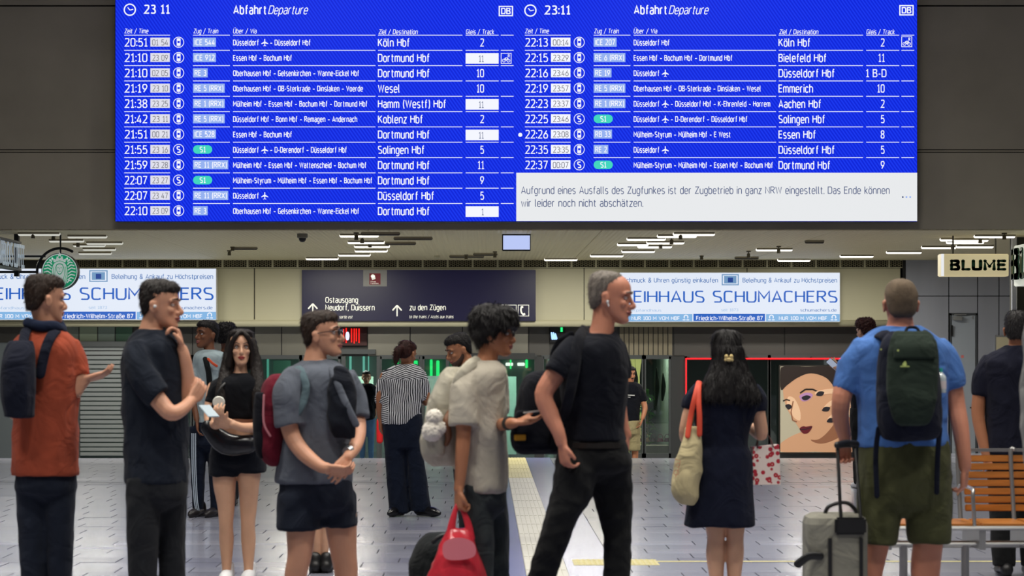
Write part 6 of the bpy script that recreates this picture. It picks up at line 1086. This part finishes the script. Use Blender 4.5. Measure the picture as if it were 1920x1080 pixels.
# ---- man in grey t-shirt -----------------------------------------------------
Y = 11.6; M = headM(603, 628, Y, 80, 4, 0, 1.03); sk = skinmat('fair', SK['fair'])
TT = [(574, 622, 676, .07), (542, 650, 694, .14), (528, 660, 718, .17), (532, 660, 760, .165), (530, 658, 810, .16), (524, 660, 860, .165), (520, 656, 905, .165)]
S1 = [(534, 598, 960, .09, -.04), (538, 592, 1000, .08, -.04), (540, 586, 1040, .07, -.04), (534, 576, 1080, .065, -.03), (532, 564, 1140, .05), (534, 562, 1160, .045)]; S2 = [(604, 668, 960, .09, .05), (610, 668, 1000, .08, .05), (618, 668, 1040, .07, .05), (626, 670, 1080, .065, .05), (634, 664, 1140, .05, .05), (636, 662, 1160, .045, .05)]
ra = [(550, 715, -.14, 20), (546, 770, -.18, 18), (552, 812, -.18, 16), (575, 845, -.22, 15), (606, 868, -.27, 12), (620, 872, -.29, 10.5)]; la = [(645, 715, .13, 18), (664, 770, .12, 16), (672, 808, .05, 14), (668, 836, -.1, 12.5), (656, 854, -.22, 10)]
r = person('man in grey t-shirt, dark shorts and sunglasses with clasped hands, facing right', Y, 595, 0, sk, M, [(592, 668, 0, 21), (590, 695, 0, 28)], TT, [ra, la, [(1,)] + S1, [(1,)] + S2], [(622, 872, -.29, (.95, -.1, -.15), (0, .6, .8), -1, (25, 40, 25)), (654, 858, -.23, (-.5, -.5, -.7), (-.3, .9, -.2), 1, (30, 40, 25))], vox=.0055)
br = hairmat('brown', HR['brown']); face_parts(r, M, sk, br); hair(r, M, 'short', br, .004, (60, 60, 40), .006)
b = MB(); T = lambda *v: M @ Vector(v)
for q in (-1, 1): b.ball(T(q * .032, -.104, .006), (.027, .005, .02), M.to_3x3()); b.tube([(T(q * .058, -.096, .012), .0025), (T(q * .074, -.04, .012), .0025), (T(q * .080, .015, .006), .0025)], n=6)
b.tube([(T(-.012, -.112, .012), .002), (T(.012, -.112, .012), .002)], n=6); b.build('sunglasses', mat('lens_dark', S(30, 28, 34), .12), r, smooth=True)
gt = cloth('cloth_grey', S(104, 110, 122)); shirt(r, 't_shirt', gt, Y, TT, [[(562, 705, -.11, 27), (546, 735, -.17, 28), (547, 770, -.18, 28), (550, 796, -.185, 28)], [(640, 705, .10, 25), (660, 745, .13, 24), (668, 786, .1, 23)]], grow=.012, vox=.010, amp=.009, sc=(7, 7, 4), seed=11)
legs(r, 'shorts', cloth('cloth_slate', S(34, 40, 54)), Y, [[(524, 660, 895, .165), (524, 664, 925, .17), (526, 664, 945, .16)], [(522, 602, 925, .12, -.04), (520, 602, 992, .12, -.04)], [(594, 666, 925, .12, .05), (600, 670, 988, .12, .05)]], vox=.011, amp=.008, seed=3)
b = MB(); b.tube([(P(655, 846, Y) + Vector((0, -.19, 0)), .031), (P(660, 842, Y) + Vector((0, -.165, 0)), .031)], n=14, cap='flat'); b.build('wristwatch', mat('watch_silver', S(190, 195, 200), .25, metal=.8), r)
for x, d in ((556, -.03), (652, .05)): shoe(r, x, Y + d, 0, 85, mat('shoe_white', S(220, 220, 222), .5), .28)
jk = empty('jacket', P(645, 815, Y), 'dark jacket slung over the chest of the man in the grey t-shirt', 'jacket'); b = MB(); hloft(b, [(632, 656, 688, .03, -.14), (622, 666, 715, .05, -.16), (620, 672, 755, .06, -.17), (620, 674, 795, .06, -.17), (630, 668, 818, .04, -.16)], Y); me = voxel(b, .009, 2); displace(me, wrinkle(.014, (9, 9, 6), 2, .4)); link('body', me, jk, [cloth('cloth_ink', S(28, 32, 42))], True)
strap(jk, 'lapel', gt, [(622, 692, -.13), (636, 715, -.2), (654, 755, -.23), (672, 792, -.22)], Y, .02, .5)
bp_ = empty('backpack', P(510, 872, Y), 'maroon backpack with black sides on the back of the man in grey t-shirt', 'backpack'); mr = cloth('nylon_maroon', S(112, 28, 46), bump=.15); b = MB()
hloft(b, [(508, 538, 702, .07), (492, 540, 725, .12), (486, 540, 770, .14), (484, 538, 820, .145), (490, 534, 855, .13), (505, 528, 874, .08)], Y); me = voxel(b, .01, 3); displace(me, wrinkle(.007, (8, 8, 8), 5)); link('body', me, bp_, [mr], True)
b = MB(); hloft(b, [(480, 506, 735, .06, -.05), (476, 508, 780, .08, -.05), (478, 508, 830, .08, -.05), (486, 504, 858, .05, -.05)], Y); me = voxel(b, .009, 3); link('front_pocket', me, bp_, [cloth('nylon_black', S(24, 26, 34))], True)
strap(bp_, 'shoulder_strap', cloth('strap_slate', S(96, 116, 124)), [(534, 790, -.19), (566, 770, -.225), (580, 730, -.215), (572, 700, -.18), (560, 690, -.1), (545, 695, 0)], Y, .022, .4); strap(bp_, 'zip_trim', mat('trim_pink', S(190, 120, 130), .6), [(500, 740, -.145), (500, 790, -.155), (512, 815, -.155)], Y, .006)
# ---- person behind the grey t-shirt man: only legs show ------------------------
Y = 14.44; M = headM(596, 650, Y, 175, 0, 0, .9); sk = skinmat('light', SK['light']); TT = [(580, 612, 688, .06), (562, 630, 704, .1), (558, 636, 730, .11), (566, 628, 780, .1), (564, 630, 850, .11)]
S1 = [(574, 600, 900, .06), (580, 602, 960, .05), (584, 602, 1010, .05), (588, 600, 1060, .035)]; S2 = [(598, 624, 900, .06), (600, 622, 960, .05), (601, 618, 1010, .05), (602, 614, 1060, .035)]
r = person('person hidden behind the man in grey t-shirt, bare calves showing between his legs', Y, 598, 0, sk, M, [(596, 680, 0, 10), (596, 698, 0, 14)], TT, [[(566, 712, 0, 11), (564, 760, 0, 9), (566, 810, 0, 6)], [(630, 712, 0, 11), (632, 760, 0, 9), (630, 810, 0, 6)], [(1,)] + S1, [(1,)] + S2], [(566, 812, 0, (0, 0, -1), (1, 0, 0), -1), (630, 812, 0, (0, 0, -1), (-1, 0, 0), 1)], vox=.008)
hair(r, M, 'short', hd, .003); shirt(r, 't_shirt', cloth('cloth_ink', S(28, 32, 42)), Y, TT, [[(570, 705, 0, 14), (564, 745, 0, 13)], [(626, 705, 0, 14), (632, 745, 0, 13)]], grow=.01, vox=.013); legs(r, 'shorts', cloth('cloth_slate', S(34, 40, 54)), Y, [[(562, 632, 835, .12), (562, 634, 900, .12)], [(562, 600, 890, .09), (564, 602, 950, .09)], [(596, 634, 890, .09), (598, 632, 950, .09)]], vox=.013)
for x in (592, 612): shoe(r, x, Y, 0, 180, black, .24)
# ---- small distant men ---------------------------------------------------------
Y = 39.2; fz = -.6; M = headM(687, 708, Y, 6, 0, 0, 1); sk = skinmat('fair', SK['fair']); TT = [(680, 695, 719, .06), (671, 704, 724, .11), (669, 706, 732, .12), (672, 703, 755, .12), (673, 702, 787, .12)]
LG = simple_legs(Y, 687.5, 30, 784, fz); r = person('small distant man in black jacket and blue jeans, standing past the glass doors', Y, 687, fz, sk, M, [(687, 716, 0, 4.6), (687, 723, 0, 6)], TT, [[(672, 728, 0, 5), (668, 745, -.03, 4.4), (668, 755, -.1, 4), (674, 744, -.2, 3)], [(703, 728, 0, 5), (706, 748, 0, 4.4), (705, 768, 0, 3)]] + [[(.8,)] + l for l in LG], [(674, 743, -.2, (.1, 0, 1), (0, 1, 0), 1, (60, 60, 30)), (705, 769, 0, (0, 0, -1), (-1, 0, 0), 1)], vox=.009)
face_parts(r, M, sk, hd, eyes=True); hair(r, M, 'short', hd, .005, vox=.008); shirt(r, 'jacket', cloth('cloth_black', S(17, 19, 25)), Y, TT, [[(674, 727, 0, 6.5), (669, 742, -.03, 6), (668, 753, -.09, 5.5)], [(701, 727, 0, 6.5), (706, 745, 0, 6), (706, 765, 0, 5)]], grow=.012, vox=.015); legs(r, 'jeans', cloth('cloth_denim', S(82, 116, 160)), Y, LG, grow=.006, vox=.015)
for x in (681, 694): shoe(r, x, Y, fz, 0, MATS['shoe_white'])
Y = 32.5; fz = P(0, 903, Y).z; M = headM(1181, 702, Y, 22, -6, 0, 1); sk = skinmat('tan', SK['tan']); TT = [(1173, 1190, 716, .06), (1164, 1200, 722, .11), (1160, 1204, 732, .12), (1163, 1200, 755, .12), (1164, 1198, 780, .12), (1164, 1198, 793, .12)]
LG = simple_legs(Y, 1181, 36, 786, fz); r = person('small moustached man in black t-shirt and khaki shorts walking behind the tall man', Y, 1181, fz, sk, M, [(1181, 712, 0, 6), (1181, 720, 0, 8)], TT, [[(1166, 728, 0, 6.5), (1160, 748, 0, 6), (1160, 770, 0, 5), (1162, 786, -.05, 3.5)], [(1198, 728, 0, 6.5), (1205, 750, 0, 6), (1209, 766, -.05, 5), (1204, 784, -.12, 3.6)]] + [[(1,)] + l for l in LG], [(1162, 788, -.05, (0, 0, -1), (1, 0, 0), -1), (1203, 786, -.12, (-.3, -.2, -1), (-1, 0, 0), 1)], vox=.008)
hk = hairmat('black', HR['black']); face_parts(r, M, sk, hk, brow=1.4); hair(r, M, 'short', hk, .003, vox=.007); b = MB(); b.tube([(M @ Vector((-.022, -.098, -.052)), .003), (M @ Vector((0, -.110, -.047)), .006), (M @ Vector((.022, -.098, -.052)), .003)], n=8); b.build('moustache', hk, r, smooth=True)
shirt(r, 't_shirt', bk, Y, TT, [[(1170, 725, 0, 9), (1162, 740, 0, 8.5), (1160, 753, 0, 8)], [(1194, 725, 0, 9), (1203, 740, 0, 8.5), (1206, 753, 0, 8)]], grow=.012, vox=.013); 
f = Flat(Y - .16); m_ = mat('shirt_print', S(200, 200, 200), .6); f.line([(1168, 740), (1173, 739.2)], 1.2, m_); f.line([(1175, 740.6), (1190, 741.4)], 1.6, m_); f.line([(1177, 744.5), (1182, 744.7)], 1.1, m_); f.build('shirt_print', r)
legs(r, 'shorts', cloth('cloth_khaki', S(170, 158, 120)), Y, [[(1164, 1199, 788, .13), (1163, 1200, 812, .13)], [(1163, 1181, 805, .1), (1163, 1181, 845, .1)], [(1181, 1199, 805, .1), (1181, 1199, 845, .1)]], grow=.01, vox=.014)
for x in (1173, 1190): shoe(r, x, Y, fz, 10, black)
# ---- man in light tee looking back, and the braided head behind ----------------
Y = 19.3; fz = P(0, 968, Y).z; M = headM(388, 628, Y, -48, 2, 0, 1.03); sk = skinmat('brown', SK['brown']); TT = [(378, 402, 656, .06), (368, 420, 664, .12), (364, 424, 680, .14), (368, 420, 720, .14), (370, 418, 770, .13), (370, 418, 800, .14)]
LG = simple_legs(Y, 388, 62, 800, fz); r = person('young man in pale grey t-shirt and striped track trousers glancing back over his shoulder', Y, 390, fz, sk, M, [(392, 650, 0, 10), (394, 664, 0, 13)], TT, [[(372, 684, -.03, 10), (366, 720, -.06, 9), (366, 750, -.05, 8), (372, 785, -.12, 5.5)], [(418, 684, 0, 10), (424, 730, 0, 8), (420, 775, 0, 5.5)]] + [[(.8,)] + l for l in LG], [(373, 788, -.12, (.1, -.2, -1), (1, 0, 0), -1), (420, 777, 0, (0, 0, -1), (-1, 0, 0), 1)], vox=.007)
face_parts(r, M, sk, hk); hair(r, M, 'short', hk, .004, (90, 90, 90)); shirt(r, 't_shirt', cloth('cloth_pale', S(172, 190, 196)), Y, TT, [[(380, 674, -.02, 13.5), (371, 700, -.05, 14), (369, 728, -.06, 13.5)], [(410, 674, 0, 13), (420, 700, 0, 13), (424, 725, 0, 12)]], grow=.012, vox=.011, seed=8)
tk = cloth('cloth_track', S(26, 34, 52)); legs(r, 'track_trousers', tk, Y, LG + [[(368, 420, 790, .14), (366, 420, 830, .14)]], grow=.012, vox=.012)
wst = mat('stripe_white', S(190, 205, 220), .7)
for k in range(3): strap(r, 'side_stripe', wst, [(364 + k * 3.4, 812, -.145 + k * .0), (364 + k * 3.4, 870, -.135), (367 + k * 3, 930, -.12), (370 + k * 3, 955, -.11)], Y, .0045)
for x in (374, 404): shoe(r, x, Y, fz, -20, mat('shoe_dark', S(36, 32, 34), .4))
bp_ = empty('backpack', P(415, 720, Y), 'dark backpack with an orange strap tag on the man in the pale grey t-shirt', 'backpack'); b = MB(); hloft(b, [(400, 424, 664, .06, .05), (396, 432, 685, .1, .04), (396, 436, 730, .12, .04), (400, 434, 765, .1, .04)], Y + .12); me = voxel(b, .01, 3); link('body', me, bp_, [cloth('nylon_dark', S(26, 30, 32))], True)
strap(bp_, 'shoulder_strap', cloth('nylon_dark', S(26, 30, 32)), [(398, 735, -.16), (396, 700, -.17), (390, 675, -.15), (386, 663, -.08), (396, 658, .05)], Y, .026, .4); strap(bp_, 'strap_tag', mat('tag_orange', S(230, 90, 50), .6), [(396, 673, -.2), (404, 681, -.2), (411, 686, -.18)], Y, .012, .3)
Y = 20.6; fz = 0; M = headM(424, 633, Y, 175, 0, 0, 1.0); TT = [(412, 436, 660, .06), (396, 452, 672, .11), (393, 455, 690, .13), (398, 450, 740, .12), (400, 448, 800, .13)]; LG = simple_legs(Y, 424, 56, 795, fz)
r = person('person with braided black hair, only the head showing above the woman in the crop top', Y, 424, fz, sk, M, [(424, 652, 0, 9), (424, 668, 0, 13)], TT, [[(398, 684, 0, 9), (394, 730, 0, 8), (396, 780, 0, 5)], [(450, 684, 0, 9), (454, 730, 0, 8), (452, 780, 0, 5)]] + [[(.8,)] + l for l in LG], [(396, 782, 0, (0, 0, -1), (1, 0, 0), -1), (452, 782, 0, (0, 0, -1), (-1, 0, 0), 1)], vox=.009)
hair(r, M, 'curly', hk, .006, (60, 60, 60)); shirt(r, 't_shirt', cloth('cloth_ink', S(28, 32, 42)), Y, TT, [[(404, 678, 0, 12), (396, 715, 0, 11)], [(444, 678, 0, 12), (452, 715, 0, 11)]], grow=.012, vox=.014); legs(r, 'trousers', cloth('cloth_dark', S(40, 42, 46)), Y, LG + [[(398, 450, 790, .13), (398, 450, 830, .13)]], grow=.008, vox=.014)
for x in (412, 436): shoe(r, x, Y, fz, 180, black)
# ---- man with hand at his chin -------------------------------------------------
Y = 11.1; M = headM(300, 572, Y, 82, -4, 0, 1.04); sk = skinmat('fair', SK['fair'])
TT = [(262, 312, 618, .07), (244, 332, 640, .15), (234, 342, 670, .18), (232, 346, 720, .17), (234, 348, 780, .165), (238, 348, 850, .165), (240, 348, 905, .17)]
LG = [[(244, 302, 895, .1, -.07), (244, 300, 960, .095, -.07), (248, 296, 1050, .08, -.07), (252, 292, 1185, .06, -.07)], [(288, 346, 895, .1, .08), (290, 342, 960, .095, .08), (296, 340, 1050, .08, .08), (300, 338, 1185, .06, .08)]]
ra = [(262, 665, -.15, 20), (280, 710, -.19, 18), (312, 752, -.22, 16.5), (334, 772, -.24, 15), (352, 765, -.2, 12.5), (364, 750, -.12, 10.5)]; la = [(322, 665, .1, 18), (340, 715, .02, 16), (352, 755, -.05, 15), (357, 715, -.08, 13), (352, 672, -.1, 11), (347, 655, -.1, 10)]
r = person('man in dark t-shirt with one arm folded and a hand raised to his chin', Y, 292, 0, sk, M, [(284, 612, 0, 21), (280, 638, 0, 28)], TT, [ra, la] + [[(.85,)] + l for l in LG], [(366, 748, -.12, (.3, .3, .5), (-.6, .6, 0), -1, (30, 45, 25)), (346, 652, -.1, (-.25, 0, 1), (-.9, -.2, 0), 1, (50, 60, 40))], vox=.0055)
face_parts(r, M, sk, hd); hair(r, M, 'short', hd, .006, (40, 40, 30), .006)
shirt(r, 't_shirt', cloth('cloth_dark_teal', S(32, 38, 50)), Y, TT, [[(270, 652, -.11, 27), (272, 690, -.18, 28), (296, 728, -.21, 27), (308, 742, -.215, 26)], [(318, 652, .08, 25), (338, 700, .03, 24), (344, 725, .0, 22)]], grow=.012, vox=.010, amp=.008, seed=12)
legs(r, 'trousers', cloth('cloth_dark', S(40, 42, 46)), Y, LG + [[(240, 348, 885, .17), (242, 348, 930, .16)]], grow=.008)
b = MB(); b.ball(M @ Vector((.084, .0, -.008)), .009); b.ball(M @ Vector((-.084, .0, -.008)), .009); b.build('earbuds', MATS['earbud_white'], r, smooth=True)
for d in (-.07, .08): shoe(r, 292, Y + d, 0, 85, black)
# ---- man in orange t-shirt at the left edge ------------------------------------
Y = 11.4; M = headM(84, 562, Y, 125, -4, 0, 1.06); sk = skinmat('fair', SK['fair'])
TT = [(62, 106, 612, .07), (38, 132, 632, .13), (24, 146, 658, .16), (26, 146, 710, .16), (30, 142, 780, .155), (28, 142, 850, .16), (28, 144, 890, .165)]
LG = [[(32, 88, 885, .1), (34, 86, 960, .095), (40, 84, 1050, .08), (44, 82, 1155, .06)], [(86, 142, 885, .1), (88, 138, 960, .095), (92, 134, 1050, .08), (96, 132, 1155, .06)]]
ra = [(34, 665, 0, 19), (24, 720, .0, 17), (28, 770, -.03, 15), (50, 790, .15, 11)]; la = [(138, 665, 0, 19), (146, 700, -.02, 17), (140, 735, -.03, 15), (152, 722, -.02, 12), (162, 712, -.02, 10)]
r = person('man in orange t-shirt at the left edge of the picture, turned away to the right', Y, 86, 0, sk, M, [(84, 606, 0, 21), (84, 634, 0, 28)], TT, [ra, la] + [[(.85,)] + l for l in LG], [(52, 791, .16, (.6, .5, .1), (0, 0, 1), 1, (30, 40, 20)), (163, 711, -.02, (.85, .1, .25), (0, .3, 1), -1, (15, 20, 12))], vox=.006)
face_parts(r, M, sk, br); hair(r, M, 'short', br, .005, (50, 50, 30)); shirt(r, 't_shirt', cloth('cloth_orange', S(176, 82, 58)), Y, TT, [[(46, 650, 0, 26), (30, 690, 0, 26), (26, 730, 0, 24)], [(124, 650, 0, 26), (140, 680, 0, 25), (147, 706, -.01, 23)]], grow=.012, vox=.011, amp=.008, seed=14)
legs(r, 'trousers', cloth('cloth_slate', S(34, 40, 54)), Y, LG + [[(36, 136, 878, .145), (30, 142, 915, .15)]], grow=.004)
for x in (62, 114): shoe(r, x, Y, 0, 140, black)
bp_ = empty('backpack', P(84, 760, Y), 'dark backpack slung on the man in the orange t-shirt', 'backpack'); b = MB(); hloft(b, [(34, 78, 640, .05, -.22), (26, 84, 670, .1, -.25), (24, 86, 730, .12, -.26), (28, 82, 780, .1, -.25)], Y); me = voxel(b, .012, 3); displace(me, wrinkle(.006)); link('body', me, bp_, [cloth('nylon_navy', S(26, 30, 46))], True)
for q in ([(58, 648, -.2), (58, 618, -.1), (66, 622, .08)], [(90, 700, -.2), (100, 650, -.18), (110, 622, -.1), (112, 624, .06)]): strap(bp_, 'shoulder_strap', MATS['nylon_navy'], q, Y, .028, .4)
b = MB(); b.tube([(P(x, y, Y) + Vector((0, d, 0)), .03) for x, y, d in ((58, 606, -.08), (84, 612, -.12), (108, 612, -.08), (118, 620, .0), (104, 604, .09))], n=10, flat=.8); o = b.build('neck_pillow', cloth('pillow_navy', S(30, 40, 64)), smooth=True); tag(o, 'dark neck pillow around the neck of the man in orange', 'pillow')
# ---- curly head and phone behind the man in blue --------------------------------
Y = 23.2; fz = P(0, 918, Y).z; M = headM(1622, 622, Y, -150, -6, 0, 1.02); sk = skinmat('light', SK['light']); TT = [(1608, 1636, 645, .06), (1596, 1650, 656, .11), (1592, 1654, 672, .13), (1596, 1650, 720, .13), (1598, 1648, 775, .13)]; LG = simple_legs(Y, 1622, 50, 770, fz)
ra = [(1600, 668, .0, 8.5), (1590, 700, -.02, 7.5), (1592, 712, .05, 7), (1582, 695, .2, 5), (1576, 690, .22, 4)]
r = person('person with curly dark hair holding up a phone, half hidden behind the man in blue', Y, 1622, fz, sk, M, [(1622, 640, 0, 8), (1622, 652, 0, 11)], TT, [ra, [(1648, 668, 0, 8.5), (1652, 710, 0, 7.5), (1650, 745, 0, 5)]] + [[(.8,)] + l for l in LG], [(1576, 690, .22, (-.5, .3, .8), (.4, 1, 0), 1, (30, 40, 20)), (1650, 747, 0, (0, 0, -1), (-1, 0, 0), 1)], vox=.008)
face_parts(r, M, sk, hk); hair(r, M, 'curly', hairmat('reddish', HR['reddish']), .014, (45, 45, 45), .007); shirt(r, 'jacket', bk, Y, TT, [[(1604, 665, 0, 10.5), (1592, 695, 0, 10), (1590, 710, .04, 9), (1584, 700, .14, 7.5)], [(1644, 665, 0, 10.5), (1651, 700, 0, 10), (1651, 738, 0, 8)]], grow=.012, vox=.012)
legs(r, 'trousers', jn, Y, LG + [[(1596, 1650, 765, .13), (1596, 1650, 800, .13)]], grow=.01, vox=.013)
for x in (1610, 1634): shoe(r, x, Y, fz, -170, MATS['shoe_white'])
ph = empty('phone', P(1567, 690, Y), 'tilted phone held up by the curly-haired person behind the man in blue', 'phone'); b = MB(); b.box((-.037, -.004, -.072), (.037, .004, .072)); Rr = Matrix.Rotation(R(-48), 3, 'Y') @ Matrix.Rotation(R(-30), 3, 'Z'); c_ = P(1568, 683, Y) + Vector((0, .22, 0)); b.v = [tuple(c_ + Rr @ Vector(v)) for v in b.v]; b.build('case', mat('phone_edge', S(60, 62, 68), .25), ph, bevel=.003)
b = MB(); b.box((-.034, -.0055, -.069), (.034, -.0042, .069)); b.v = [tuple(c_ + Rr @ Vector(v)) for v in b.v]; b.build('screen', glow('phone_lit', S(180, 190, 210), .7), ph)
# ---- man in navy shirt at the right edge -----------------------------------------
Y = 14.2; M = headM(1908, 619, Y, 160, 0, 0, 1.03); sk = skinmat('tan', SK['tan'])
TT = [(1888, 1928, 648, .07), (1858, 1958, 664, .12), (1842, 1974, 684, .15), (1846, 1970, 730, .155), (1852, 1964, 790, .15), (1850, 1966, 852, .155)]
LG = [[(1852, 1908, 850, .11), (1856, 1908, 920, .1), (1860, 1904, 1000, .085), (1864, 1900, 1062, .075)], [(1908, 1964, 850, .11), (1910, 1960, 920, .1), (1914, 1958, 1000, .085), (1918, 1954, 1062, .075)]]
la = [(1850, 690, 0, 16), (1838, 735, 0, 14), (1834, 780, 0, 12.5), (1842, 830, -.03, 10.5), (1848, 858, -.05, 8.5)]
r = person('dark-haired man in navy shirt and black trousers seen from behind at the right edge', Y, 1908, 0, sk, M, [(1908, 645, 0, 17), (1908, 668, 0, 22)], TT, [la, [(1966, 690, 0, 16), (1976, 740, 0, 14), (1978, 785, 0, 12), (1972, 850, 0, 8.5)]] + [[(.8,)] + l for l in LG], [(1848, 860, -.05, (.0, .0, -1), (.9, .5, 0), 1, (40, 50, 30)), (1972, 852, 0, (0, 0, -1), (-1, 0, 0), 1)], vox=.006)
hair(r, M, 'short', hairmat('greyblack', S(44, 42, 42)), .003); shirt(r, 'shirt', cloth('cloth_navy_shirt', S(26, 28, 44)), Y, TT, [[(1862, 676, 0, 20), (1844, 705, 0, 19.5), (1839, 742, 0, 17.5)], [(1954, 676, 0, 20), (1970, 705, 0, 19.5), (1976, 742, 0, 17.5)]], grow=.012, seed=15)
legs(r, 'trousers', jn, Y, LG + [[(1850, 1966, 845, .155), (1852, 1964, 880, .15)]], grow=.008)
for x in (1884, 1936): shoe(r, x, Y, 0, 180, black)
wl = empty('wallet', P(1846, 888, Y), 'dark folded wallet in the hand of the man in the navy shirt', 'wallet'); b = MB(); b.box((-.012, -.03, -.05), (.012, .03, .05)); Rr = Matrix.Rotation(R(35), 3, 'Y'); c_ = P(1846, 880, Y) + Vector((0, -.10, 0)); b.v = [tuple(c_ + Rr @ Vector(v)) for v in b.v]; b.build('cover', mat('wallet_dark', S(26, 26, 34), .4), wl, bevel=.004)
# ---- pale sleeve cut by the right picture edge -------------------------------------
Y = 9.6; M = headM(1990, 520, Y, 170, 0, 0, 1); TT = [(1968, 2016, 570, .07), (1935, 2050, 590, .13), (1918, 2068, 620, .15), (1922, 2064, 700, .16), (1928, 2058, 800, .15), (1926, 2060, 880, .16)]; LG = [[(1930, 1992, 870, .11), (1932, 1990, 980, .1), (1940, 1984, 1240, .06)], [(1994, 2056, 870, .11), (1996, 2054, 980, .1), (2000, 2046, 1240, .06)]]
r = person('person at the right edge of whom only a pale grey sleeve shows', Y, 1992, 0, sk, M, [(1990, 568, 0, 22), (1990, 595, 0, 30)], TT, [[(1936, 640, 0, 18), (1928, 720, 0, 17), (1928, 800, 0, 15), (1936, 890, 0, 10)], [(2050, 640, 0, 18), (2060, 720, 0, 17), (2060, 800, 0, 15), (2054, 890, 0, 10)]] + [[(.8,)] + l for l in LG], [(1936, 895, 0, (0, 0, -1), (1, 0, 0), -1), (2054, 895, 0, (0, 0, -1), (-1, 0, 0), 1)], vox=.009)
hair(r, M, 'short', br, .004); shirt(r, 'jacket', cloth('cloth_ash', S(150, 150, 148)), Y, TT, [[(1944, 620, 0, 24), (1930, 690, 0, 24), (1927, 780, 0, 23), (1934, 885, 0, 18)], [(2042, 620, 0, 24), (2058, 700, 0, 23), (2060, 790, 0, 21), (2054, 880, 0, 17)]], grow=.012, vox=.013, amp=.01); legs(r, 'trousers', jn, Y, LG, grow=.008, vox=.014)
for x in (1962, 2024): shoe(r, x, Y, 0, 180, black)

r.location.x += .02
for o in list(SC.objects):
    if o.name.startswith('person') and o.parent is None: o.empty_display_size = .2
